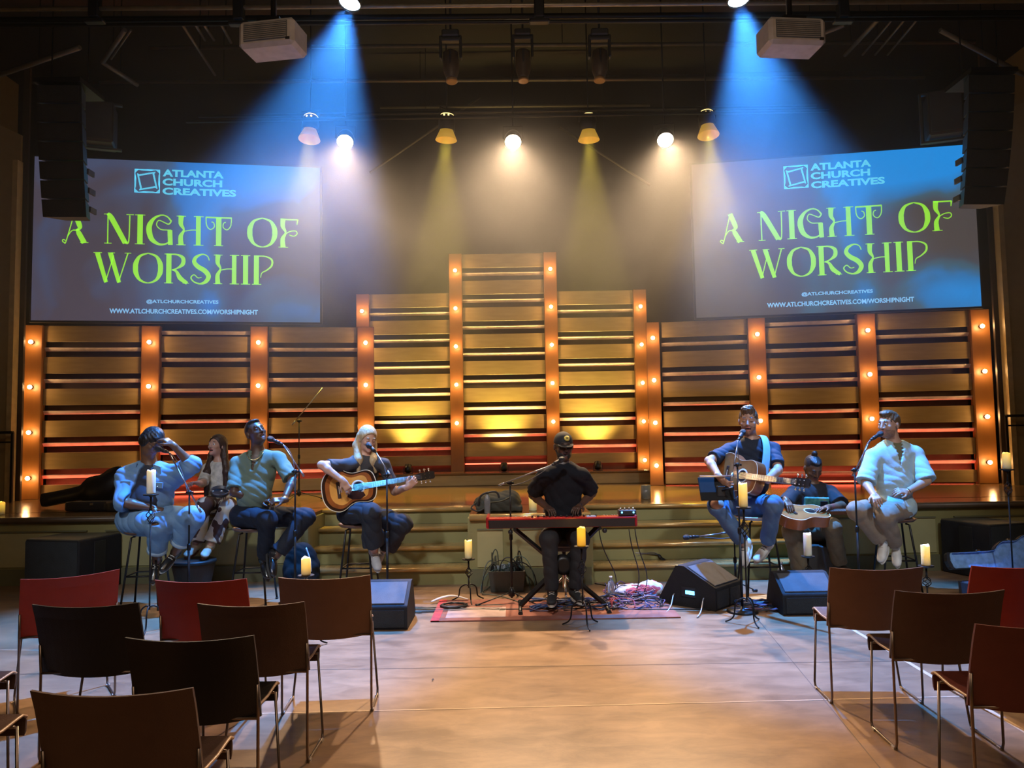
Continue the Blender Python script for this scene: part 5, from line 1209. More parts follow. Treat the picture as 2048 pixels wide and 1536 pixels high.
# ------------------------------------------------------------------ guitars
def body_outline(n=44):
    # half width along the length (0 = tail, .505 = neck joint)
    K_ = [(0, 0), (.004, .06), (.02, .115), (.06, .168), (.13, .20), (.19, .192), (.25, .155), (.30, .138), (.35, .140), (.41, .148), (.455, .138), (.485, .108), (.50, .06), (.505, .03)]
    return spline([(a, b_, 0) for a, b_ in K_], 4)
def guitar(name, label, org, X, Y, topm, sidem, bindm, pg=True, dep=.105, scale=1.0, category='guitar', burst=False):
    """org: centre of the body top; X: towards the headstock; Y: towards the high shoulder; Z = X x Y out of the top"""
    X = V(X).normalized(); Z = X.cross(V(Y)).normalized(); Y = Z.cross(X)
    t = thing(name, label, category, tuple(org)); c_ = V(org)
    F = lambda x, y, z=0.0: c_ + X * ((x - .25) * scale) + Y * (y * scale) + Z * (z * scale)
    half = body_outline(); out = [(p.x, p.y) for p in half] + [(p.x, -p.y) for p in half[::-1]][1:-1]
    mb = MB(); a = [F(x, y, 0) for x, y in out]; b_ = [F(x, y, -dep) for x, y in out]; n = len(out)
    # top as rings so that the edge colour can differ
    rings = [1.0, .97, .86, .70]; vs = []
    for r in rings:
        for x, y in out: vs.append(F(.25 + (x - .25) * r, y * r, 0))
    vs.append(F(.25, 0, 0)); fs = []; ms = []
    for k in range(len(rings) - 1):
        for i in range(n): fs.append((k * n + i, k * n + (i + 1) % n, (k + 1) * n + (i + 1) % n, (k + 1) * n + i)); ms.append(k)
    for i in range(n): fs.append(((len(rings) - 1) * n + i, (len(rings) - 1) * n + (i + 1) % n, len(vs) - 1)); ms.append(3)
    o_ = len(mb.v); mb.v += [tuple(v) for v in vs]; mb.f += fs; mb.m += ms; mb.sm += [False] * len(fs)
    mb.add(a + b_, [(i, (i + 1) % n, (i + 1) % n + n, i + n) for i in range(n)], 4, True); mb.add(b_, [tuple(range(n))[::-1]], 4)
    mats = [bindm, topm[0], topm[1], topm[2], sidem]
    body = mb.obj('body', mats, t)
    mb = MB(); mb.lathe(F(.335, 0, .001), [(.0, 0), (.050 * scale, 0)], Z, 28); mb.obj('sound_hole', mat('hole_dark', (.01, .008, .006), .8), body)
    mb = MB(); mb.lathe(F(.335, 0, .0005), [(.050 * scale, 0), (.062 * scale, .0012), (.064 * scale, 0)], Z, 28); mb.obj('rosette', mat('pale_rosette', (.62, .58, .48), .4), body)
    Rm = Matrix((X, Y, Z)).transposed()
    MB().box(F(.155, 0, .006), (.030 * scale, .15 * scale, .010), Rm, bev=.003).obj('bridge', mat('rosewood', (.05, .025, .018), .4), body)
    MB().box(F(.160, 0, .013), (.004, .075 * scale, .005), Rm).obj('saddle', mat('bone', (.8, .76, .66), .4), body)
    if pg: MB().prism([(-.05, -.02), (.02, -.035), (.075, -.05), (.09, -.085), (.04, -.115), (-.03, -.105), (-.075, -.075)], F(.30, 0, .0012), X * scale, Y * scale, Z * .0018).obj('pickguard', mat('tortoise_guard', (.035, .012, .010), .25), body)
    nb = MB(); nb.prism([(.49, -.027), (.875, -.022), (.875, .022), (.49, .027)], F(0, 0, -.028), X * scale, Y * scale, Z * .030 * scale); nb.tube([F(.50, 0, -.026), F(.87, 0, -.022)], .017 * scale, 10); nk = nb.obj('neck', mat('mahogany_neck', (.11, .045, .022), .35), t)
    MB().prism([(.385, -.028), (.875, -.022), (.875, .022), (.385, .028)], F(0, 0, .0015), X * scale, Y * scale, Z * .006).obj('fretboard', mat('fretboard_grey', (.10, .085, .08), .35), nk)
    mb = MB()
    for k in range(14): x = .38 + .47 * (1 - 2 ** (-k / 12.0)) * 1.75 ; x = .875 - .43 * (1 - 2 ** (-(k + 1) / 12.0)) * 1.72; mb.box(F(x, 0, .008), (.0022, .048 * scale, .0015), Rm)
    mb.obj('fret', mat('fret_wire', (.6, .6, .58), .3, .9), nk)
    MB().prism([(.872, -.024), (.90, -.034), (1.04, -.037), (1.055, -.02), (1.05, 0), (1.055, .02), (1.04, .037), (.90, .034), (.872, .024)], F(0, 0, -.018), X * scale, Y * scale, Z * .016).obj('headstock', mat('black_headstock', (.02, .015, .012), .3), t)
    for s_ in (-1, 1):
        for k in range(3):
            x = .92 + k * .042; mb = MB(); mb.tube([F(x, s_ * .034, -.010), F(x, s_ * .055, -.010)], .004, 6); mb.ball(F(x, s_ * .060, -.010), .011, 8); mb.tube([F(x, s_ * .018, -.004), F(x, s_ * .018, .010)], .004, 6); mb.obj('tuning_peg', CHROME, t)
    mb = MB()
    for k in range(6):
        y0 = (-.027 + k * .0108); y1 = (-.017 + k * .0068); mb.tube([F(.160, y0, .016), F(.872, y1, .0095), F(.93, y1 * 1.1, .004)], .0007, 4)
    mb.obj('string', mat('bronze_string', (.6, .5, .35), .3, .9), t)
    return t, F
SB = [mat('sunburst_edge', (.030, .010, .006), .22, coat=.6), mat('sunburst_mid', (.30, .085, .020), .22, var=.2, coat=.6), mat('sunburst_heart', (.72, .33, .07), .22, var=.15, scale=5, coat=.6)]
NT = [mat('spruce_edge', (.26, .10, .03), .3, coat=.3), mat('spruce_mid', (.30, .125, .036), .3, coat=.3), mat('spruce_heart', (.33, .14, .042), .3, coat=.3)]
MAHO = mat('mahogany_side', (.22, .075, .03), .28, coat=.5); BIND = mat('cream_binding', (.78, .70, .52), .35)
# open case with blue lining at the right; two black cases on the left of the stage
def case_outline(s=1.0):
    K_ = [(0, .0), (.0, .12), (.04, .20), (.14, .235), (.24, .215), (.32, .175), (.40, .172), (.48, .165), (.55, .12), (.60, .085), (.80, .075), (1.00, .075), (1.06, .07), (1.08, .0)]
    return spline([(a * s, b_ * s, 0) for a, b_ in K_], 4)
def hard_case(name, label, org, X, Y, th, m_, lining=None, lid=None, s=1.0):
    X = V(X).normalized(); Z = X.cross(V(Y)).normalized(); Y = Z.cross(X); c_ = V(org); t = lid or thing(name, label, 'guitar case', tuple(org))
    half = case_outline(s); out = [(p.x, p.y) for p in half] + [(p.x, -p.y) for p in half[::-1]][1:-1]; n = len(out)
    if lining is None:
        mb = MB(); rings = [(1.0, 0), (1.02, .02), (1.02, th - .02), (1.0, th), (.9, th + .008)]; cx0 = .45 * s; vs = []
        for r, z in rings:
            for x, y in out: vs.append(c_ + X * (cx0 + (x - cx0) * r) + Y * y * r + Z * z)
        fs = [tuple(range(n))[::-1]] + [(k * n + i, k * n + (i + 1) % n, (k + 1) * n + (i + 1) % n, (k + 1) * n + i) for k in range(len(rings) - 1) for i in range(n)] + [tuple((len(rings) - 1) * n + i for i in range(n))]
        mb.add(vs, fs, 0, True); mb.obj('case_shell', m_, t)
    else:
        for nm, r0_, r1_, mm_, z0_ in (('lid_shell' if lid else 'case_shell', 1.0, .95, m_, 0), ('plush_lining', .95, .93, lining, .006)):
            mb = MB(); cx0 = .45 * s; vs = []; rr = [(r0_, z0_), (r0_ * 1.01, th - (.0 if nm == 'case_shell' else .008)), (r1_, th - (.0 if nm == 'case_shell' else .008)), (r1_, z0_ + .012)]
            for r, z in rr:
                for x, y in out: vs.append(c_ + X * (cx0 + (x - cx0) * r) + Y * y * r + Z * z)
            fs = [tuple(range(n))[::-1]] + [(k * n + i, k * n + (i + 1) % n, (k + 1) * n + (i + 1) % n, (k + 1) * n + i) for k in range(3) for i in range(n)] + [tuple(3 * n + i for i in range(n))]
            mb.add(vs, fs, 0, False); mb.obj(nm, mm_, t)
    for k, (x, y) in enumerate(((.12, .236), (.40, .174), (.75, .08))):
        for sg in (1, -1):
            MB().box(c_ + X * x * s + Y * (y * s * sg) + Z * (th * .8), (.04, .02, .03), Matrix((X, Y, Z)).transposed(), bev=.004).obj('latch', CHROME, t)
    return t
BLUEP = mat('blue_plush', (.22, .42, .72), .9, var=.25, scale=18, bump=.6, bscale=40, sheen=.5)
ca = P(1868, 1098, 6.9); cb = P(2062, 1040, 7.45)
# tray on the floor, lid leaning up behind it
dX = V((-1, -.12, 0)).normalized(); oc = V((P(2060, 1130, 7.1).x + .40, 7.15, .01))
oc_t = hard_case('guitar_case', 'open guitar case with blue plush lining at the right, behind a red chair', oc, dX, V((-.12, 1, 0)) * -1, .12, mat('case_grey_black', (.03, .03, .035), .4), BLUEP)
ol = V((P(2060, 1130, 7.1).x + .40, 7.42, .27)); hard_case('', '', ol, dX, V((0, -.35, -.94)), .06, mat('case_grey_black', (.03, .03, .035), .4), BLUEP, lid=oc_t)
kb = P(205, 985, 8.8)
hard_case('guitar_case', 'black guitar case lying flat on the stage at the left', V((P(30, 1010, 8.7).x + .55, 8.95, SZ + .004)) + V((.95, 0, 0)), V((-1, .05, 0)), V((0, -1, 0)), .10, mat('case_black', (.016, .015, .016), .45))
hard_case('guitar_case', 'black guitar case propped on its edge, wide end behind the denim jacket', V((P(252, 985, 9.3).x, 9.35, SZ + .285)), V((-1, 0, -.17)), V((-.17, .15, 1)), .11, mat('case_black', (.016, .015, .016), .45))
# table-like folding bench under the bun-haired man (visible white edge)
# ================================================================== PEOPLE
def skin_mat(name, c, spec=.45):
    m = mat(name, c, .42, var=.07, scale=9, spec=spec, bump=.05); b = m.node_tree.nodes['Principled BSDF']
    b.inputs['Subsurface Weight'].default_value = .15; b.inputs['Subsurface Radius'].default_value = (.02, .008, .004); return m
SK = {'deep': skin_mat('deep_brown_skin', (.085, .042, .026)), 'brown': skin_mat('brown_skin', (.15, .075, .042)), 'fair': skin_mat('fair_skin', (.50, .29, .21)), 'tan': skin_mat('light_tan_skin', (.46, .27, .19))}
LIPS = {'deep': mat('deep_lips', (.11, .04, .035), .4), 'brown': mat('brown_lips', (.17, .06, .05), .4), 'fair': mat('pink_lips', (.50, .17, .14), .4), 'tan': mat('tan_lips', (.42, .17, .13), .4)}
STUB = mat('stubbled_skin', (.26, .14, .095), .6, var=.2, scale=60); MOUTH = mat('mouth_dark', (.03, .008, .008), .5); TEETH = mat('teeth', (.8, .78, .72), .3); EYEW = mat('eye_white', (.7, .68, .65), .25); IRIS = mat('iris_dark', (.02, .013, .010), .2)
def hairm(name, a, b_): return ramp_mat(name, [(0, a), (1, b_)], .45, 6, detail=5, bump=.6, stretch=(14, 14, 1.5))
HB = hairm('black_hair', (.006, .005, .005), (.022, .018, .016)); HD = hairm('dark_brown_hair', (.022, .010, .006), (.06, .028, .016)); HL = hairm('blonde_hair', (.30, .20, .10), (.62, .47, .27)); HM = hairm('brown_hair', (.045, .026, .015), (.16, .095, .055))
def reach(p, px, py, L_, near=True):
    u = ray(px, py).normalized(); oc = EYE - V(p); b_ = oc.dot(u); c_ = oc.dot(oc) - L_ * L_; disc = b_ * b_ - c_
    if disc <= 0:
        q = EYE + u * (-b_); return V(p) + (q - V(p)).normalized() * L_
    s = math.sqrt(disc); return EYE + u * (-b_ - s if near else -b_ + s)
def hand(s, wr, dr, nrm, side, curl=.5, spread=1.0, sc_=1.0, thumb=.6, curls=None):
    """dr: wrist to knuckles; nrm: the way the palm looks; side: +1 / -1 thumb side along nrm x dr"""
    dr = V(dr).normalized(); nrm = (V(nrm) - dr * V(nrm).dot(dr)).normalized(); ac = nrm.cross(dr) * side; wr = V(wr); q = sc_
    R = Matrix((dr, ac, nrm)).transposed()
    s.cap(wr - dr * .02, wr + dr * .02, .024 * q, .026 * q, k=.015)
    s.box(wr + dr * .052 * q, (.044 * q, .036 * q, .0135 * q), R, k=.014, rd=.012)
    Ls = (.070, .077, .072, .056)
    for i in range(4):
        o = (1.5 - i) * .0195 * spread; p = wr + dr * (.088 - .004 * abs(1.2 - i)) * q + ac * o * q; th = .15; d_ = (dr + ac * (.10 * (1.5 - i) * spread * .6)).normalized()
        cl_ = (curls[i] if curls else curl * (1 + .12 * (i - 1)))
        for j, f_ in enumerate((.44, .31, .25)):
            th += cl_ * (.75, .95, .7)[j]; dj = (d_ * math.cos(th) + nrm * math.sin(th)).normalized()
            p2 = p + dj * Ls[i] * f_ * q; s.cap(p, p2, (.0088 - .0007 * j) * q, (.0084 - .0007 * j) * q, k=.005); p = p2
    p = wr + dr * .022 * q + ac * .030 * q; d_ = (dr * .75 + ac * .75 * thumb / .6 + nrm * .25).normalized(); p2 = p + d_ * .038 * q; s.cap(p, p2, .0125 * q, .0105 * q, k=.010)
    d2 = (dr * .95 + ac * .25 + nrm * .45).normalized(); s.cap(p2, p2 + d2 * .034 * q, .0098 * q, .0082 * q, k=.005)

def person(name, label, d, J, skin='fair', ws=1.0, hair=None, shirt=None, pants=None, shoes=None, F=(0, -1, 0), UP=(0, 0, 1), face={}, ua=.285, fa=.255, th=.43, sh=.42, near={}, hands={}, extra=None, dz={}, legr=1.0, hs=1.07):
    D_ = lambda k: d + dz.get(k, 0)
    pel = P(*J['pel'], D_('pel')); nb = P(*J['neck'], D_('neck')); hc = P(*J['head'], D_('head'))
    sa, sb = P(*J['sa'], D_('sa')), P(*J['sb'], D_('sb'))
    S_ = (sb - sa); U_ = (nb - pel).normalized(); S_ = (S_ - U_ * S_.dot(U_)).normalized(); Fd = S_.cross(U_); sa = sa - U_ * .026 + S_ * .014; sb = sb - U_ * .026 - S_ * .014
    ea = reach(sa, *J['ea'], ua, near.get('ea', True)); wa = reach(ea, *J['wa'], fa, near.get('wa', True))
    eb = reach(sb, *J['eb'], ua, near.get('eb', True)); wb = reach(eb, *J['wb'], fa, near.get('wb', True))
    ha = pel - S_ * .095 * ws - U_ * .01; hb = pel + S_ * .095 * ws - U_ * .01
    ka = reach(ha, *J['ka'], th, near.get('ka', True)); kb = reach(hb, *J['kb'], th, near.get('kb', True))
    aa = reach(ka, *J['aa'], sh, near.get('aa', False)); ab = reach(kb, *J['ab'], sh, near.get('ab', False))
    t = thing(name, label, 'person', (pel.x, pel.y, pel.z - .12)); info = dict(pel=pel, nb=nb, hc=hc, sa=sa, sb=sb, ea=ea, eb=eb, wa=wa, wb=wb, ka=ka, kb=kb, aa=aa, ab=ab, S=S_, U=U_, F=Fd, t=t)
    print(label[:40], 'pel', [round(v, 2) for v in pel], 'kn', [round(v, 2) for v in ka], [round(v, 2) for v in kb], 'an', [round(v, 2) for v in aa], [round(v, 2) for v in ab], 'head', [round(v, 2) for v in hc], 'wr', [round(v, 2) for v in wa], [round(v, 2) for v in wb])
    R = Matrix((S_, Fd, U_)).transposed(); T = nb - pel; tl = T.length / .52
    def torso(s, g, lo=True, k=.035):
        s.ell(pel + T * .68, ((.152 * ws + g), .104 * (ws * .6 + .4) + g, .17 * tl + g), R, k=k); s.ell(pel + T * .86, (.138 * (ws * .5 + .5) + g, .085 + g, .085 + g), R, k=k)
        s.ell(pel + T * .36 + Fd * .02 * ws, (.136 * ws + g, .106 * ws + g, .17 * tl + g), R, k=k)
        if lo: s.ell(pel, (.160 * ws + g, .118 * ws + g, .110 + g), R, k=k)
        s.cap(sa + S_ * .02, pel + T * .90, .048 + g, .046 + g, k=k); s.cap(sb - S_ * .02, pel + T * .90, .048 + g, .046 + g, k=k)
    # ---------- head frame
    Fh = V(F).normalized(); Xh = V(UP).cross(Fh).normalized(); Uh = Fh.cross(Xh); HR = Matrix((Xh, Fh, Uh)).transposed()
    # for F=-y, UP=z: Xh = +x
    H = lambda x, y, z: hc + (Xh * x + Fh * y + Uh * z) * hs
    s = SDF(.0052)
    torso(s, 0); s.cap(sa + U_ * .02 + S_ * .05, nb - U_ * .01, .040, .050, k=.04); s.cap(sb + U_ * .02 - S_ * .05, nb - U_ * .01, .040, .050, k=.04); s.cap(nb - U_ * .03, H(0, -.02, -.05), .060 * (ws * .4 + .6), .054 * (ws * .3 + .7), k=.03)
    aw = ws * .5 + .5
    for (p0, p1, p2) in ((sa, ea, wa), (sb, eb, wb)):
        s.ell(p0, (.056 * aw,) * 3, k=.03); s.cap(p0, p1, .049 * aw, .039 * aw, k=.02); m_ = p1 + (p2 - p1) * .28
        s.cap(p1, m_, .038 * aw, .039 * aw, k=.015); s.cap(m_, p2, .038 * aw, .0265, k=.015)
    lr = legr
    for (p0, p1, p2) in ((ha, ka, aa), (hb, kb, ab)):
        s.cap(p0, p1, .088 * lr, .060 * lr, k=.04); s.ell(p1, (.058 * lr,) * 3, k=.03); m_ = p1 + (p2 - p1) * .3; s.cap(p1, m_, .055 * lr, .057 * lr, k=.03); s.cap(m_, p2, .056 * lr, .036, k=.03)
    # hands
    hd = {'a': (wa, ea, 1), 'b': (wb, eb, -1)}
    for k_, (w_, e_, sd) in hd.items():
        h_ = hands.get(k_, {}); dr = V(h_['dir']).normalized() if 'dir' in h_ else (w_ - e_).normalized()
        hand(s, w_, dr, h_.get('n', (0, 0, -1)), h_.get('side', sd), h_.get('curl', .5), h_.get('spread', 1.0), h_.get('sc', 1.0), h_.get('thumb', .6), h_.get('curls'))
    # head
    fs_ = face.get('w', 1.0)
    s.ell(H(0, -.014, .034), V((.075, .094, .086)) * hs, HR, k=.02); s.ell(H(0, .020, -.022), V((.060 * fs_, .070, .082)) * hs, HR, k=.03); s.ell(H(0, .034, -.068), V((.046 * fs_, .050, .040)) * hs, HR, k=.025)
    s.cap(H(0, .078, -.094), H(0, .070, -.092), .018, .018, k=.02)
    s.cap(H(-.03, .080, .030), H(.03, .080, .030), .011, .011, k=.015)
    for sx in (-1, 1):
        s.ell(H(sx * .031, .094, .010), (.015, .012, .010), HR, k=.012, op='s'); s.ell(H(sx * .040, .062, -.018), (.020, .022, .016), HR, k=.02)
        s.ell(H(sx * .078, -.008, -.005), (.010, .020, .031), HR, k=.006); s.ell(H(sx * .031, .078, .010), (.0135, .0125, .0105), HR, k=.004)
    s.cap(H(0, .088, .018), H(0, .106, -.022), .0085, .0115, k=.010); s.ell(H(-.012, .094, -.026), (.009, .011, .008), HR, k=.006); s.ell(H(.012, .094, -.026), (.009, .011, .008), HR, k=.006)
    op = face.get('open', .006)
    s.ell(H(0, .086, -.050 + op * .4), (.023, .012, .0065), HR, k=.006); s.ell(H(0, .082, -.066 - op * .6), (.020, .012, .0075), HR, k=.006)
    if op > .008: s.ell(H(0, .094, -.058 - op * .1), (.017, .018, op * .75), HR, k=.004, op='s')
    HRn = np.array(HR); hcn = np.array(hc); stub = face.get('stubble')
    def pick(c):
        u = (c - hcn) @ HRn / hs; x, y, z = u[:, 0], u[:, 1], u[:, 2]; idx = np.zeros(len(c), int)
        lip = (y > .070) & (((x / .024) ** 2 + ((z + .058) / (.0135 + op * .9)) ** 2) < 1); idx[lip] = 1
        if stub: idx[(idx == 0) & (y > .0) & (z < -.030 - .25 * np.abs(x)) & (z > -.125) | ((idx == 0) & (y > .08) & (z < -.036) & (z > -.05))] = 3
        if op > .008: idx[lip & (y < .088) & (np.abs(z + .058 + op * .1) < op * .7)] = 2
        return idx
    body = s.obj('body', [SK[skin], LIPS[skin], MOUTH, STUB], t, pick)
    # eyes and brows
    eyes = face.get('eyes', 'open')
    for sx in (-1, 1):
        if eyes == 'open':
            mb = MB(); c_ = H(sx * .031, .0815, .009); mb.ball(c_, .0118, 12); e_ = mb.obj('eye', EYEW, body)
            mb = MB(); mb.ball(c_ + Fh * .0058, .0074, 10); mb.obj('iris', IRIS, e_)
        else:
            MB().tube([H(sx * .031 + q * .014, .0905 - abs(q) * .004, .004 - (1 - q * q) * .003) for q in (-1, -.5, 0, .5, 1)], .0016, 5).obj('eyelash_line', IRIS, body)
        MB().tube([H(sx * (.031) + q * .017, .0935 - abs(q) ** 2 * .006 - (.004 if q * sx > 0 else 0), .036 + (1 - q * q) * .004) for q in (-1, -.5, 0, .5, 1)], [.0016, .0030, .0034, .0030, .0016], 6).obj('eyebrow', hair or HB, body)
    if face.get('teeth'): MB().box(H(0, .083, -.053), (.026, .006, .006), HR, bev=.002).obj('teeth', TEETH, body)
    if face.get('beard'):
        q = SDF(.005); g = face['beard']; q.ell(H(0, .034, -.066), (.052 * fs_ + g, .052 + g, .044 + g), HR, k=.02); q.cap(H(-.062, .0, -.035), H(-.045, .03, -.07), .012, .016, k=.02); q.cap(H(.062, .0, -.035), H(.045, .03, -.07), .012, .016, k=.02)
        q.ell(H(0, .10, -.057), (.022, .03, .012), HR, k=.006, op='s'); q.ell(H(0, .05, .0), (.075, .08, .040), HR, k=.01, op='s'); q.cap(H(-.02, .0925, -.041), H(.02, .0925, -.041), .0045, .0045, k=.004)
        q.obj('beard', face.get('bm', HB), body)
    info.update(H=H, HR=HR, body=body, X=Xh, Fh=Fh, Uh=Uh)
    # ---------- shirt
    if shirt:
        g = shirt.get('g', .018); q = SDF(.0075); torso(q, g, shirt.get('low', True), .035); q.cap(sa + U_ * .01 + S_ * .05, nb - U_ * .02, .044 + g * .6, .046 + g * .6, k=.04); q.cap(sb + U_ * .01 - S_ * .05, nb - U_ * .02, .044 + g * .6, .046 + g * .6, k=.04); sf = shirt.get('sleeve', .75); sr = shirt.get('sr', .070)
        if not shirt.get('low', True): pass
        if sf > 0:
            for (p0, p1, p2) in ((sa, ea, wa), (sb, eb, wb)):
                q.ell(p0, (.044 * aw + g,) * 3, k=.03)
                if sf <= 1: q.cap(p0, p0 + (p1 - p0) * sf, .044 * aw + g, sr * aw * .92, k=.02, flat=(0, 1))
                else: q.cap(p0, p1, .058 * aw + g, .052 * aw + g, k=.03); q.cap(p1, p1 + (p2 - p1) * (sf - 1), .050 * aw + g, sr * aw, k=.03, flat=(0, 1))
        # neck opening
        if shirt.get('v'):
            vd = shirt['v']; c_ = pel + T * 1.0; q.ell(nb + U_ * .035, (.070, .085, .07), R, k=.01, op='s')
            for i in range(7):
                f_ = i / 6; q.ell(nb + Fd * (.10 + .03 * f_) - U_ * (vd * f_ - .02), (.052 * (1 - f_) + .006, .075, .018), R, k=.008, op='s')
        else: q.ell(nb + U_ * .045 + Fd * .01, (.072, .085, .058), R, k=.01, op='s')
        if shirt.get('hem'): q.ell(pel + U_ * .0 + Fd * .02, (.158 * ws + g, .125 * ws + g, .10 + g), R, k=.05)
        q.noise = folds(shirt.get('f', .004), 26, 34, 18, shirt.get('ph', 0))
        info['shirt'] = q.obj(shirt.get('name', 'shirt'), shirt['m'], t, shirt.get('pick'), shirt.get('lab'))
    if pants:
        g = pants.get('g', .012); q = SDF(.0075); cf = pants.get('cuff', .9); fl = pants.get('flare', .062)
        q.ell(pel - U_ * .015, (.172 * ws + g, .130 * ws + g, .115 + g), R, k=.05)
        for (p0, p1, p2) in ((ha, ka, aa), (hb, kb, ab)):
            q.cap(p0, p1, .094 * lr + g, .068 * lr + g, k=.05); q.ell(p1, (.066 * lr + g,) * 3, k=.03); q.cap(p1, p1 + (p2 - p1) * cf, .064 * lr + g, fl, k=.03, flat=(0, 1))
        for h_ in pants.get('holes', []):
            kp = {'a': ka, 'b': kb}[h_[0]]; q.ell(kp + V(h_[1]), h_[2], k=.008, op='s')
        q.noise = folds(pants.get('f', .005), 30, 26, 20, 1.0); info['pants'] = q.obj(pants.get('name', 'trousers'), pants['m'], t, pants.get('pick'))
        for k_, (p1, p2) in enumerate(((ka, aa), (kb, ab))):
            if pants.get('roll'):
                ax = (p2 - p1).normalized(); c_ = p1 + (p2 - p1) * cf; MB().lathe(c_ - ax * .035, [(fl - .004, 0), (fl + .006, .004), (fl + .007, .036), (fl - .004, .04)], ax, 20).obj('rolled_cuff', pants['roll'], info['pants'])
    if shoes:
        for k_, (kn, an) in (('a', (ka, aa)), ('b', (kb, ab))):
            fd = V(shoes.get('d' + k_, (0, -.9, -.35))).normalized(); lg = (an - kn).normalized(); upv = (-lg - fd * (-lg).dot(fd)).normalized(); sdv = upv.cross(fd); Rs = Matrix((sdv, fd, upv)).transposed()
            heel = an - upv * .045 - fd * .03
            q = SDF(.005); q.ell(heel + upv * .015, (.036, .045, .042), Rs, k=.03); q.ell(heel + fd * .10 + upv * .0, (.042, .075, .036), Rs, k=.04); q.ell(heel + fd * .175 - upv * .008, (.041, .055, .028), Rs, k=.03)
            q.cap(heel + upv * .02, an + upv * .015, .040, .038 if not shoes.get('high') else .043, k=.03, flat=(0, 1)); q.box(heel + fd * .085 - upv * .062, (.06, .20, .03), Rs, k=.003, op='s', rd=.003)
            so = q.obj(shoes.get('name', 'shoe'), shoes['m'], t)
            mb = MB(); pl = []
            for i in range(20):
                a = 2 * math.pi * i / 20; yy = math.sin(a); xx = math.cos(a); pl.append((xx * (.040 - .006 * (yy < -.3)), .095 + yy * .135))
            mb.prism(pl, heel - upv * .044, sdv, fd, upv * .018); mb.obj('sole', shoes['sole'], so)
            if shoes.get('laces'):
                mb = MB()
                for i in range(4): c_ = heel + fd * (.075 + .024 * i) + upv * (.044 - .010 * i); mb.tube([c_ - sdv * .022, c_ + upv * .006, c_ + sdv * .022], .0035, 5)
                mb.obj('lace', shoes['laces'], so)
    if extra: extra(info)
    return info
def cap_hair(i, mt, top=.020, back=.02, low=-.02, g=.006, extra=None, front=.055, name='hair', noise=.002, zf=.055, ears=False):
    H, HR = i['H'], i['HR']; q = SDF(.005); q.ell(H(0, -.018, .036), (.077 + g, .096 + g, .086 + g + top * .4), HR, k=.02)
    if top: q.ell(H(0, .015, .095), (.055, .070, .022 + top), HR, k=.02)
    q.ell(H(0, .09, -.035), (.085, .085, zf + .035), HR, k=.012, op='s'); q.ell(H(0, -.01, -.12), (.12, .14, .12 + low), HR, k=.012, op='s')
    if extra: extra(q, H, HR)
    if ears:
        for sx in (-1, 1): q.ell(H(sx * .085, .008, -.012), (.024, .030, .036), HR, k=.008, op='s')
        q.ell(H(0, .105, .020), (.066, .060, .052), HR, k=.010, op='s')
    if noise: q.noise = lambda X, Y, Z: noise * np.sin(X * 160 + 3 * np.sin(Z * 40)) * np.sin(Y * 150 + 2 * np.sin(Z * 55))
    return q.obj(name, mt, i['body'])
def watch(i, w_, e_, m_, nm='wrist_watch'):
    ax = (V(w_) - V(e_)).normalized(); c_ = V(w_) - ax * .012; MB().lathe(c_ - ax * .009, [(.026, 0), (.0305, .002), (.0305, .016), (.026, .018)], ax, 18).obj(nm, m_, i['t'])

DENIM = ramp_mat('light_denim', [(0, (.10, .20, .36)), (.5, (.15, .28, .46)), (1, (.26, .40, .56))], .8, 7, detail=5, bump=.15)
DENIMD = ramp_mat('worn_jeans', [(0, (.045, .085, .18)), (.55, (.075, .14, .27)), (1, (.20, .30, .42))], .8, 5, detail=4, bump=.15)
BLKT = mat('black_cotton', (.009, .010, .014), .85, bump=.1, spec=.2); NAVY = mat('navy_twill', (.010, .013, .022), .8, bump=.1, spec=.3)
WHS = mat('white_leather', (.66, .66, .64), .45); OFFW = mat('off_white_sole', (.62, .60, .55), .5); BLS = mat('black_leather', (.014, .014, .016), .22, spec=.8); BSOLE = mat('dark_sole', (.03, .028, .026), .6)
BELT = mat('dark_band', (.03, .03, .035), .4, .3); GOLDC = mat('gold_chain', (.75, .55, .22), .25, 1.0)

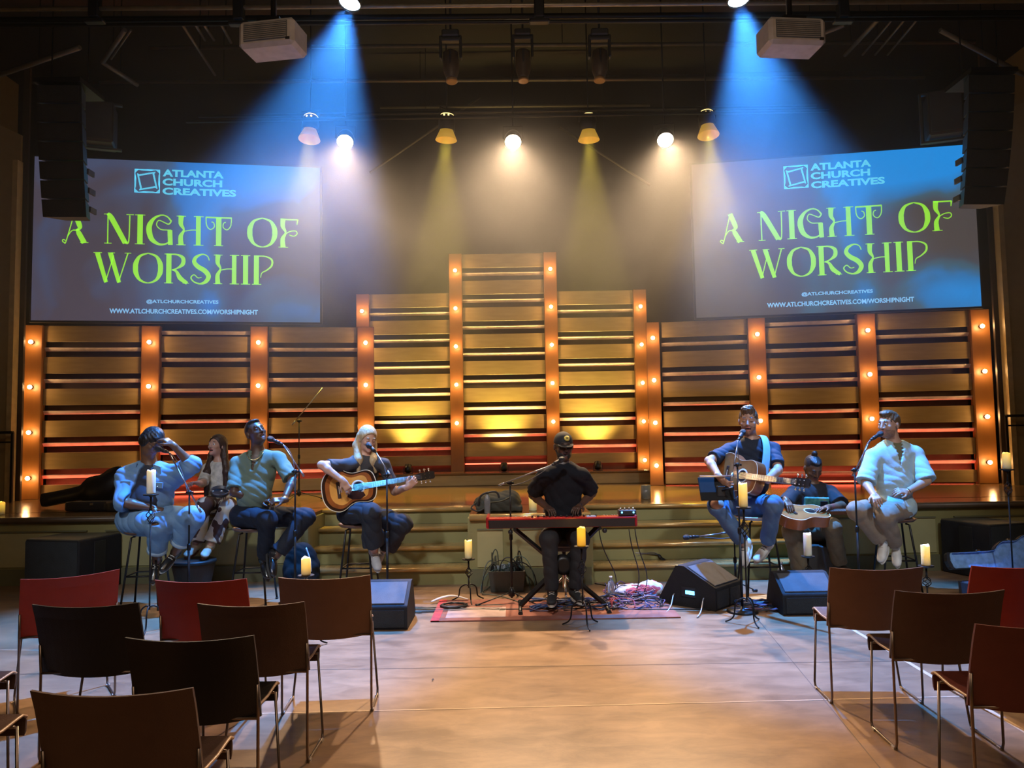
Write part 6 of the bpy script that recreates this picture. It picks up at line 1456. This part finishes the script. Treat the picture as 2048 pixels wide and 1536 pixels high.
# ---- person in the denim jacket
def ex1(i):
    t = i['t']; S_, U_, Fd, pel, nb = i['S'], i['U'], i['F'], i['pel'], i['nb']; T = nb - pel; R = Matrix((S_, Fd, U_)).transposed()
    def bob(q, H, HR):
        q.ell(H(0, -.05, -.01), (.088, .070, .075), HR, k=.02); q.ell(H(-.07, -.01, .0), (.022, .045, .055), HR, k=.02); q.ell(H(.07, -.01, .0), (.022, .045, .055), HR, k=.02); q.ell(H(0, .068, .078), (.062, .030, .024), HR, k=.02)
    cap_hair(i, HB, .03, low=-.05, g=.012, extra=bob, zf=.045)
    # glasses
    H = i['H']; mb = MB()
    for sx in (-1, 1): mb.tube([H(sx * .031 + .021 * math.cos(a), .098, .008 + .016 * math.sin(a)) for a in [k * math.pi / 8 for k in range(16)]], .0016, 5, closed=True); mb.tube([H(sx * .052, .096, .012), H(sx * .078, .0, .012)], .0016, 5)
    mb.tube([H(-.01, .1, .012), H(.01, .1, .012)], .0016, 5); mb.obj('glasses', BELT, i['body'])
    # open jacket
    q = SDF(.0075); ws = 1.34; g = .034
    q.ell(pel + T * .68, (.165 * ws + g, .125 + g, .19), R, k=.05); q.ell(pel + T * .86, (.175 + g, .090 + g, .10), R, k=.05); q.ell(pel + T * .36, (.150 * ws + g, .150 + g, .17), R, k=.05)
    q.cap(i['sa'] + S_ * .02, pel + T * .93, .062 + g, .055 + g * .5, k=.05); q.cap(i['sb'] - S_ * .02, pel + T * .93, .062 + g, .055 + g * .5, k=.05)
    for (p0, p1, p2, f_) in ((i['sa'], i['ea'], i['wa'], .80), (i['sb'], i['eb'], i['wb'], .30)):
        q.ell(p0, (.076 + g * .6,) * 3, k=.04); q.cap(p0, p1, .076 + g * .6, .068 + g * .4, k=.04); q.cap(p1, p1 + (p2 - p1) * f_, .066 + g * .3, .050 + g * .3, k=.03, flat=(0, 1))
    for i_ in range(6):          # front opening widening downwards, showing the dark top
        f_ = i_ / 5; q.ell(pel + T * (1.02 - .80 * f_) + Fd * .20 + S_ * .03, (.055 + .085 * f_, .20, .10), R, k=.012, op='s')
    q.ell(nb + U_ * .05, (.078, .09, .07), R, k=.01, op='s'); q.noise = folds(.006, 24, 30, 16, 2)
    jk = q.obj('denim_jacket', DENIM, t)
    for sg in (-1, 1):
        c_ = pel + T * .93 + S_ * (.075 * sg + .01) + Fd * .10; MB().prism([(0, .05), (.07 * sg, .03), (.085 * sg, -.07), (.02 * sg, -.13)], c_, S_, U_, Fd * .022).obj('collar', DENIM, jk)
        c_ = pel + T * .66 + S_ * (.145 * sg + .015) + Fd * .165; MB().box(c_, (.095, .012, .055), R, bev=.004).obj('chest_pocket', DENIM, jk)
        MB().ball(c_ + Fd * .010 - U_ * .01, .008, 8).obj('button', CHROME, jk)
    watch(i, i['wb'], i['eb'], BELT); watch(i, i['wa'], i['ea'], BELT, 'bracelet')
i1 = person('person', 'person in light denim jacket on a stool, one hand raised to short dark hair', 7.15,
    dict(pel=(292, 1038), neck=(300, 930), head=(303, 885), sa=(252, 950), sb=(350, 948), ea=(247, 1005), wa=(305, 1016), eb=(384, 930), wb=(346, 890), ka=(318, 1050), kb=(383, 1036), aa=(313, 1122), ab=(350, 1105)),
    'brown', 1.34, HB, dict(m=mat('charcoal_top', (.022, .026, .040), .8, bump=.1), sleeve=.5, g=.010, name='dark_top', low=True), dict(m=DENIM, cuff=.70, flare=.082, g=.016, name='jeans', roll=mat('denim_cuff', (.35, .48, .60), .8), holes=[('a', (-.01, -.10, .02), (.05, .05, .016))]), dict(m=BLS, sole=OFFW, name='sneaker', high=1, laces=OFFW, da=(.12, -.62, -.78), db=(-.25, -.8, -.6)),
    F=(.72, -.42, -.52), UP=(.35, 0, 1), face=dict(w=1.12, eyes='closed', open=.004), dz=dict(head=-.03, neck=.0, sa=-.02, sb=-.02), legr=1.30, near=dict(wa=True, wb=True, eb=True), fa=.25,
    hands=dict(a=dict(n=(0, .2, -1), curl=.35), b=dict(n=(-.6, .3, -.5), curl=.5, dir=(-.75, .05, .55))), extra=ex1)
stool(i1['pel'].x, i1['pel'].y + .03, i1['pel'].z - .115, math.radians(5), 'tall stool under the person in the denim jacket', r=.20)

# ---- long-haired woman seated on the stage edge
COW = ramp_mat('cow_print', [(0, (.62, .58, .44)), (.50, (.62, .58, .44)), (.515, (.07, .035, .025)), (1, (.09, .045, .03))], .85, 7.5, detail=1, const=True)
def ex2(i):
    H, HR = i['H'], i['HR']; hc = i['hc']; nb, S_, Fd, U_ = i['nb'], i['S'], i['F'], i['U']
    def long_(q, H, HR):
        for sx in (-1, 1):
            a = H(sx * .074, -.035, .02); b_ = H(sx * .088, -.03, -.10); c_ = nb + S_ * sx * .105 + Fd * .10 - U_ * .10; e_ = nb + S_ * sx * .10 + Fd * .13 - U_ * (.34 if sx > 0 else .36)
            q.cap(a, b_, .028, .034, k=.02); q.cap(b_, c_, .034, .038, k=.03); q.cap(c_, e_, .038, .020, k=.03)
        q.ell(H(0, -.07, -.08), (.09, .055, .12), HR, k=.03)
    cap_hair(i, HD, .0, low=-.08, g=.010, extra=long_, noise=.0012, zf=.072)
    t = i['t']
i2 = person('person', 'person with long dark hair, pale tee and cow print trousers, seated on the stage edge', 8.35,
    dict(pel=(440, 1004), neck=(441, 925), head=(434, 892), sa=(413, 933), sb=(466, 933), ea=(405, 968), wa=(398, 966), eb=(474, 970), wb=(455, 984), ka=(408, 1010), kb=(455, 1014), aa=(392, 1088), ab=(420, 1092)),
    'fair', .84, HD, dict(m=mat('pale_printed_tee', (.52, .50, .44), .85, var=.35, scale=16), sleeve=.85, sr=.07, g=.014, name='tee_shirt'), dict(m=COW, cuff=.93, flare=.085, g=.012, f=.004), dict(m=mat('cream_shoe', (.60, .52, .38), .5), sole=mat('brown_sole', (.2, .08, .05), .6), name='shoe', da=(-.1, -.9, -.2), db=(.1, -.9, -.2)),
    F=(-.35, -.92, .14), face=dict(w=.94, open=.010), ua=.26, fa=.235, th=.41, sh=.40, near=dict(wa=True), dz=dict(head=-.02), hands=dict(a=dict(n=(.2, 0, -1), curl=.6, sc=.9, dir=(-.6, -.7, .1)), b=dict(n=(0, 0, -1), curl=.3, sc=.9)), extra=ex2, hs=.96, legr=.9)
t = thing('tambourine', 'small tambourine on the lap of the long-haired person', 'tambourine', tuple(i2['wb'] + V((-.02, -.12, 0))))
c_ = i2['wb'] + V((-.03, -.13, .0)); MB().lathe(c_, [(.085, 0), (.09, .0), (.09, .035), (.085, .035), (.085, 0)], (.2, -.5, 1), 24).obj('hoop', mat('dark_wood_hoop', (.04, .03, .025), .4), t)
for k in range(6): a = k * math.pi / 3; MB().lathe(c_ + V((.088 * math.cos(a), .088 * math.sin(a), .025)), [(.018, 0), (.018, .003), (0, .006)], (math.cos(a) * .2, math.sin(a) * .2, 1), 10).obj('jingle', CHROME, t)

# ---- man in the green V-neck
def ex3(i):
    cap_hair(i, HB, .002, low=-.01, g=.0055, noise=.0, zf=.058, ears=True)
    nb, S_, Fd, U_ = i['nb'], i['S'], i['F'], i['U']
    pts = [nb + S_ * (.075 * math.sin(a)) + Fd * (.085 + .045 * math.cos(a)) - U_ * (.02 + .07 * max(0, math.cos(a)) ** 1.2 - .02) for a in [k * math.pi / 10 for k in range(-8, 9)]]
    MB().tube(pts, .0045, 6).obj('gold_necklace', GOLDC, i['t']); watch(i, i['wb'], i['eb'], GOLDC); watch(i, i['wa'], i['ea'], mat('beaded_band', (.25, .35, .45), .4, .3), 'bead_bracelet')
GREEN = mat('sage_green_knit', (.13, .185, .145), .9, bump=.15, bscale=180, var=.06)
i3 = person('person', 'person in sage green V-neck with gold necklace on a stool, eyes shut, hands clasped', 7.25,
    dict(pel=(506, 1030), neck=(516, 905), head=(512, 866), sa=(472, 922), sb=(561, 913), ea=(469, 985), wa=(532, 1003), eb=(585, 962), wb=(568, 1000), ka=(535, 1040), kb=(612, 1034), aa=(529, 1118), ab=(552, 1112)),
    'deep', 1.08, HB, dict(m=GREEN, sleeve=.86, sr=.078, g=.018, v=.17, name='v_neck_shirt', low=False, f=.005), dict(m=NAVY, cuff=.92, flare=.070, g=.012), dict(m=BLS, sole=BSOLE, name='leather_shoe', da=(.45, -.62, -.62), db=(.30, -.55, -.78)),
    F=(.62, -.66, .34), UP=(-.28, 0, 1), face=dict(w=1.08, eyes='closed', open=.012, teeth=1), dz=dict(head=.0, neck=.02), hands=dict(a=dict(n=(0, .6, -.8), curl=.75, dir=(.8, -.3, .1)), b=dict(n=(0, .6, -.8), curl=.75, dir=(-.8, -.4, .0))), extra=ex3)
stool(i3['pel'].x, i3['pel'].y + .03, i3['pel'].z - .125, 0, 'tall stool under the man in the green shirt')

# ---- blonde guitarist
G4o = P(698, 977, 7.17)
g4, F4 = guitar('acoustic_guitar', 'sunburst acoustic guitar held by the blonde person', G4o, (.94, .22, .13), (-.13, .05, .98), SB, mat('dark_mahogany', (.10, .03, .015), .25, coat=.5), BIND)
def ex4(i):
    nb, S_, Fd, U_ = i['nb'], i['S'], i['F'], i['U']
    def long_(q, H, HR):
        for sx, e_ in ((-1, nb + S_ * -.06 + Fd * .10 - U_ * .17), (1, nb + S_ * .10 + Fd * .09 - U_ * .14)):
            a = H(sx * .072, -.04, .02); b_ = H(sx * .086, -.035, -.08); q.cap(a, b_, .028, .034, k=.02); q.cap(b_, nb + S_ * sx * .07 + Fd * .08 - U_ * .04, .034, .040, k=.03); q.cap(nb + S_ * sx * .07 + Fd * .08 - U_ * .04, e_, .040, .016, k=.03)
        q.ell(H(0, -.065, -.07), (.088, .055, .11), HR, k=.03)
    cap_hair(i, HL, .0, low=-.08, g=.010, extra=long_, noise=.0012, zf=.076)
i4 = person('person', 'person with long blonde hair and dark tee, playing the sunburst guitar', 7.38,
    dict(pel=(716, 1024), neck=(729, 911), head=(735, 878), sa=(690, 925), sb=(772, 925), ea=(643, 930), wa=(686, 962), eb=(790, 985), wb=(815, 974), ka=(742, 1026), kb=(806, 1048), aa=(748, 1102), ab=(768, 1098)),
    'fair', .92, HL, dict(m=mat('faded_black_tee', (.045, .042, .045), .85, bump=.1), sleeve=.72, sr=.068, g=.014, low=False, name='tee_shirt'), dict(m=mat('blue_black_linen', (.011, .013, .020), .85, bump=.1), cuff=.80, flare=.105, g=.018, f=.008), dict(m=mat('grey_sneaker', (.36, .35, .36), .5), sole=OFFW, name='sneaker', laces=OFFW, da=(.35, -.8, -.6), db=(-.2, -.8, -.6)),
    F=(.50, -.78, -.34), UP=(.05, 0, 1), face=dict(w=.95, eyes='closed', open=.009), ua=.27, fa=.245, th=.42, sh=.40, dz=dict(head=-.05, sa=-.15, sb=.0), near=dict(ea=True, wa=True, eb=True, wb=True),
    hands=dict(a=dict(n=(.1, .8, -.5), curl=.45, dir=(.45, .05, -.75), sc=.95), b=dict(n=(.0, .9, .2), curl=.9, dir=(.6, -.1, .5), sc=.95)), extra=ex4, hs=.97, legr=.95)
stool(i4['pel'].x, i4['pel'].y + .04, i4['pel'].z - .12, 0, 'tall stool under the blonde guitarist', back=False)

# ---- keyboard player
def ex5(i):
    H, HR = i['H'], i['HR']; q = SDF(.005); q.ell(H(0, -.014, .040), (.087, .105, .094), HR, k=.02); q.box(H(0, 0, -.03), (.14, .16, .062), HR, k=.006, op='s', rd=.004); c_ = q.obj('baseball_cap', mat('black_cap', (.018, .018, .020), .8, bump=.1), i['body'])
    mb = MB(); pl = [(.074 * math.cos(a), .055 + .080 * math.sin(a)) for a in [math.pi * k / 12 for k in range(13)]]; mb.prism(pl, H(0, .02, .036), i['X'], (i['Fh'] * .97 - i['Uh'] * .22), i['Uh'] * .006); mb.obj('brim', mat('black_cap', (.018, .018, .020), .8), c_)
    MB().lathe(H(.012, .078, .078), [(.026, 0), (.024, .012), (0, .013)], i['Fh'] + i['Uh'] * .55, 20).obj('round_patch', mat('yellow_patch', (.75, .58, .12), .6), c_, label='round yellow patch'); 
    mb = MB(); mb.lathe(H(.012, .078, .078) + (i['Fh'] + i['Uh'] * .55).normalized() * .0135, [(.012, 0), (0, .001)], i['Fh'] + i['Uh'] * .55, 3); mb.obj('patch_mark', BLACKP, c_)
    mb = MB()
    for sx in (-1, 1): mb.box(H(sx * .031, .096, .006), (.045, .004, .034), HR, bev=.003); mb.tube([H(sx * .052, .096, .012), H(sx * .080, .0, .012)], .002, 5)
    mb.tube([H(-.01, .1, .012), H(.01, .1, .012)], .002, 5); mb.obj('sunglasses', mat('dark_lens', (.008, .008, .010), .1), i['body'])
    watch(i, i['wb'], i['eb'], BELT)
i5 = person('person', 'person in black tee and cap with yellow patch, seated playing the red keyboard', 7.16,
    dict(pel=(1126, 1072), neck=(1126, 927), head=(1127, 893), sa=(1084, 947), sb=(1168, 945), ea=(1066, 990), wa=(1096, 1016), eb=(1184, 986), wb=(1158, 1013), ka=(1098, 1078), kb=(1160, 1078), aa=(1104, 1182), ab=(1150, 1178)),
    'deep', 1.08, HB, dict(m=BLKT, sleeve=.80, sr=.085, g=.020, name='tee_shirt', f=.005), dict(m=mat('black_denim', (.015, .015, .018), .8, bump=.1), cuff=.98, flare=.058, g=.008, name='trousers'), dict(m=mat('black_suede', (.02, .02, .022), .7), sole=OFFW, name='sneaker', laces=OFFW, da=(-.1, -.95, -.05), db=(.25, -.9, -.05)),
    F=(.14, -.98, -.12), face=dict(w=1.0, eyes='closed', open=.014, beard=.010), dz=dict(head=-.07, neck=-.06, sa=-.13, sb=-.13), th=.44, sh=.44, near=dict(ea=False, eb=False, wa=True, wb=True),
    hands=dict(a=dict(n=(0, .1, -1), curl=.32, dir=(.25, -.85, -.10)), b=dict(n=(0, .1, -1), curl=.32, dir=(-.35, -.8, -.10))), extra=ex5)

# ---- man with guitar strap
def ex6(i):
    H = i['H']
    def quiff(q, H, HR):
        q.ell(H(0, .030, .108), (.060, .056, .030), HR, k=.02); q.ell(H(.018, .040, .128), (.034, .030, .018), HR, k=.012); q.ell(H(-.020, .046, .122), (.026, .024, .014), HR, k=.010); q.ell(H(.0, -.01, .128), (.04, .04, .014), HR, k=.012)
    cap_hair(i, HM, .014, low=-.01, g=.008, extra=quiff, noise=.004, zf=.070, ears=True)
    t = i['t']; nb, S_, Fd, U_, pel = i['nb'], i['S'], i['F'], i['U'], i['pel']
G6o = P(1470, 950, 6.86); ax6 = (P(1577, 962, 6.34) - G6o).normalized()
g6, F6 = guitar('acoustic_guitar', 'honey coloured acoustic guitar on a pale blue strap, neck pointing at the seats', G6o, ax6, V((.15, .25, .95)), NT, MAHO, BIND, pg=False)
i6 = person('person', 'person in navy tee and torn jeans on a stool, singing, guitar on a blue strap', 7.18,
    dict(pel=(1500, 1006), neck=(1503, 880), head=(1497, 843), sa=(1455, 895), sb=(1549, 893), ea=(1418, 922), wa=(1438, 953), eb=(1556, 940), wb=(1533, 960), ka=(1434, 1012), kb=(1547, 1010), aa=(1487, 1087), ab=(1534, 1088)),
    'fair', 1.06, HM, dict(m=mat('navy_cotton', (.016, .024, .046), .85, bump=.1), sleeve=.78, sr=.074, g=.016, name='tee_shirt', low=False, f=.005), dict(m=DENIMD, cuff=.93, flare=.066, g=.010, name='jeans', holes=[('a', (-.02, -.07, .040), (.085, .075, .065))]), dict(m=WHS, sole=OFFW, name='sneaker', laces=mat('black_lace', (.03, .03, .03), .7), da=(-.40, -.55, -.72), db=(-.72, -.5, -.48)),
    F=(-.36, -.92, -.06), face=dict(w=1.04, open=.009, stubble=1, eyes='closed'), dz=dict(head=-.02, sa=-.04), near=dict(ea=True, wa=True, eb=True, wb=True),
    hands=dict(a=dict(n=(.8, .2, -.2), curl=.45, dir=(.5, -.3, -.6)), b=dict(n=(-.2, .9, .3), curl=.9, dir=(-.6, -.3, .4))), extra=ex6)
stp = spline([i6['nb'] + V((.05, .06, .03)), i6['nb'] + V((.10, -.03, .035)), i6['nb'] + V((.09, -.15, -.06)), i6['nb'] + V((.05, -.24, -.20)), i6['nb'] + V((-.0, -.29, -.36))], 6)
o = MB().tube(stp, .038, 8, flat=.10, side=(1, .2, 0)).obj('guitar_strap', mat('pale_blue_strap', (.16, .30, .42), .6)); o.parent = g6; o.matrix_parent_inverse = Matrix.Translation(g6.location).inverted()
stool(i6['pel'].x + .05, i6['pel'].y - .05, i6['pel'].z - .12, 0, 'tall stool with pale cushion under the man with the guitar strap', back=False, seat=mat('pale_cushion', (.72, .62, .54), .7), r=.20)

# ---- bun-haired man seated low, guitar flat on his lap
def ex7(i):
    H = i['H']
    cap_hair(i, HB, .004, low=-.01, g=.006, noise=.001, zf=.058, ears=True, extra=lambda q, H, HR: (q.ell(H(0, -.045, .135), (.030, .030, .032), HR, k=.008), q.cap(H(0, -.04, .10), H(0, -.045, .13), .018, .018, k=.01)))
    t = i['t']; c_ = i['pel'] + (i['nb'] - i['pel']) * .60 + i['F'] * .150; R = Matrix((i['S'], i['F'], i['U'])).transposed()
    MB().box(c_, (.27, .03, .145), R, bev=.012).obj('printed_panel', ramp_mat('leafy_print', [(0, (.02, .05, .05)), (.42, (.03, .16, .13)), (.56, (.10, .30, .22)), (.66, (.35, .24, .10))], .8, 14, detail=3), i['shirt'], label='green and ochre leafy printed panel')
    MB().box(c_ + i['S'] * .06 + i['F'] * .016 + i['U'] * .0, (.075, .012, .07), R, bev=.006).obj('pocket', BLKT, i['shirt'])
i7 = person('person', 'person with a hair bun in printed black tee, drumming on a guitar laid flat', 7.95,
    dict(pel=(1622, 1058), neck=(1624, 968), head=(1626, 936), sa=(1585, 980), sb=(1664, 980), ea=(1567, 1012), wa=(1572, 1000), eb=(1684, 1012), wb=(1656, 1015), ka=(1583, 1062), kb=(1664, 1054), aa=(1600, 1138), ab=(1678, 1128)),
    'brown', 1.10, HB, dict(m=mat('black_jersey', (.020, .018, .020), .85, bump=.1), sleeve=.85, sr=.085, g=.020, name='tee_shirt'), dict(m=mat('khaki_twill', (.17, .135, .085), .8, bump=.15), cuff=.95, flare=.080, g=.016), dict(m=mat('dark_boot', (.05, .045, .04), .6), sole=BSOLE, name='shoe', da=(-.1, -.95, 0), db=(.1, -.95, 0)),
    F=(.06, -.80, -.58), face=dict(w=1.08, eyes='closed', open=.004, beard=.004), dz=dict(head=-.06, neck=-.03, sa=-.04, sb=-.04), near=dict(ea=True, wa=True, wb=True, eb=True), sh=.42,
    hands=dict(a=dict(n=(0, .3, -1), curl=.25, dir=(.1, -.7, -.5)), b=dict(n=(0, 0, -1), curl=.15, dir=(-.85, -.3, -.05), spread=1.3)), extra=ex7)
guitar('acoustic_guitar', 'natural wood guitar lying flat across the lap of the man with the bun', P(1604, 1022, 7.45), V((.93, .12, -.02)), V((-.12, .93, .32)), NT, MAHO, BIND, pg=False)
t = thing('low_stool', 'low dark box seat under the man with the bun', 'stool', (i7['pel'].x, 7.97, 0)); hz = i7['pel'].z - .13
MB().box((i7['pel'].x, 7.80, hz / 2), (.34, .32, hz), bev=.01).obj('box_body', mat('dark_box', (.03, .026, .022), .6), t)

# ---- man in the pale blue shirt
def ex8(i):
    def top(q, H, HR): q.ell(H(0, .032, .104), (.058, .055, .026), HR, k=.02)
    cap_hair(i, HM, .012, low=-.01, g=.007, extra=top, noise=.003, zf=.068, ears=True); watch(i, i['wb'], i['eb'], CHROME)
    nb, S_, Fd, U_, pel = i['nb'], i['S'], i['F'], i['U'], i['pel']; T = nb - pel; R = Matrix((S_, Fd, U_)).transposed()
    q = SDF(.0075); q.ell(pel + T * .80, (.150, .108, .16), R, k=.05); q.ell(nb + U_ * .03, (.06, .07, .035), R, k=.01, op='s'); q.obj('olive_undershirt', mat('olive_undershirt', (.16, .14, .07), .85), i['t'])
    for k in range(4): MB().ball(pel + T * (.62 - .14 * k) + Fd * (.137 + .01 * k), .006, 8).obj('button', OFFW, i['shirt'])
PBLUE = mat('pale_blue_linen', (.42, .55, .58), .85, bump=.15, var=.06)
i8 = person('person', 'person in loose pale blue button shirt and khaki trousers on a stool, facing left', 7.3,
    dict(pel=(1786, 1012), neck=(1788, 886), head=(1778, 850), sa=(1744, 908), sb=(1833, 903), ea=(1731, 965), wa=(1748, 990), eb=(1853, 962), wb=(1813, 984), ka=(1714, 1022), kb=(1770, 1032), aa=(1763, 1082), ab=(1790, 1090)),
    'tan', 1.05, HM, dict(m=PBLUE, sleeve=.98, sr=.095, g=.028, v=.20, name='linen_shirt', f=.004, hem=1), dict(m=mat('sand_khaki', (.25, .19, .135), .8, bump=.15), cuff=.92, flare=.074, g=.014), dict(m=WHS, sole=OFFW, name='sneaker', laces=OFFW, da=(-.48, -.5, -.72), db=(-.30, -.6, -.74)),
    F=(-.88, -.47, -.02), face=dict(w=.98, open=.004, stubble=1), dz=dict(head=-.02), near=dict(ea=True, wa=True, eb=True, wb=True),
    hands=dict(a=dict(n=(.2, .2, -1), curl=.5), b=dict(n=(.3, .6, -.6), curl=.6, dir=(-.85, -.3, .15))), extra=ex8)
stool(i8['pel'].x + .02, i8['pel'].y + .04, i8['pel'].z - .125, math.radians(-8), 'tall stool under the man in the pale blue shirt')
# ================================================================== HAZE
m = bpy.data.materials.new('stage_haze'); m.use_nodes = True; nt = m.node_tree; nt.nodes.clear(); N = nt.nodes.new; L = nt.links.new
o_ = N('ShaderNodeOutputMaterial'); vs_ = N('ShaderNodeVolumeScatter'); vs_.inputs['Color'].default_value = (1, 1, 1, 1); vs_.inputs['Anisotropy'].default_value = .35
tc = N('ShaderNodeTexCoord'); sp = N('ShaderNodeSeparateXYZ'); L(tc.outputs['Object'], sp.inputs[0])
mr = N('ShaderNodeMapRange'); mr.interpolation_type = 'SMOOTHSTEP'; mr.inputs['From Min'].default_value = 2.2; mr.inputs['From Max'].default_value = 3.9; mr.inputs['To Min'].default_value = .0035; mr.inputs['To Max'].default_value = .028
L(sp.outputs[2], mr.inputs['Value'])
no = N('ShaderNodeTexNoise'); no.inputs['Scale'].default_value = .9; no.inputs['Detail'].default_value = 3; no.inputs['Distortion'].default_value = .8; L(tc.outputs['Object'], no.inputs['Vector'])
mr3 = N('ShaderNodeMapRange'); mr3.interpolation_type = 'SMOOTHSTEP'; mr3.inputs['From Min'].default_value = 4.5; mr3.inputs['From Max'].default_value = 5.4; mr3.inputs['To Min'].default_value = 1.0; mr3.inputs['To Max'].default_value = .38
L(sp.outputs[2], mr3.inputs['Value'])
mr2 = N('ShaderNodeMapRange'); mr2.inputs['From Min'].default_value = .30; mr2.inputs['From Max'].default_value = .70; mr2.inputs['To Min'].default_value = .45; mr2.inputs['To Max'].default_value = 1.6; L(no.outputs[0], mr2.inputs['Value'])
mu = N('ShaderNodeMath'); mu.operation = 'MULTIPLY'; L(mr.outputs[0], mu.inputs[0]); L(mr2.outputs[0], mu.inputs[1])
mu2 = N('ShaderNodeMath'); mu2.operation = 'MULTIPLY'; L(mu.outputs[0], mu2.inputs[0]); L(mr3.outputs[0], mu2.inputs[1]); L(mu2.outputs[0], vs_.inputs['Density'])
L(vs_.outputs[0], o_.inputs['Volume'])
hz_ = MB(); hz_.box((0, 9.3, 4.7), (13.6, 6.6, 5.6)); ho = hz_.obj('haze', m); tag(ho, 'thin haze that hangs in the lamp beams over the stage', 'haze', None, 'stuff')
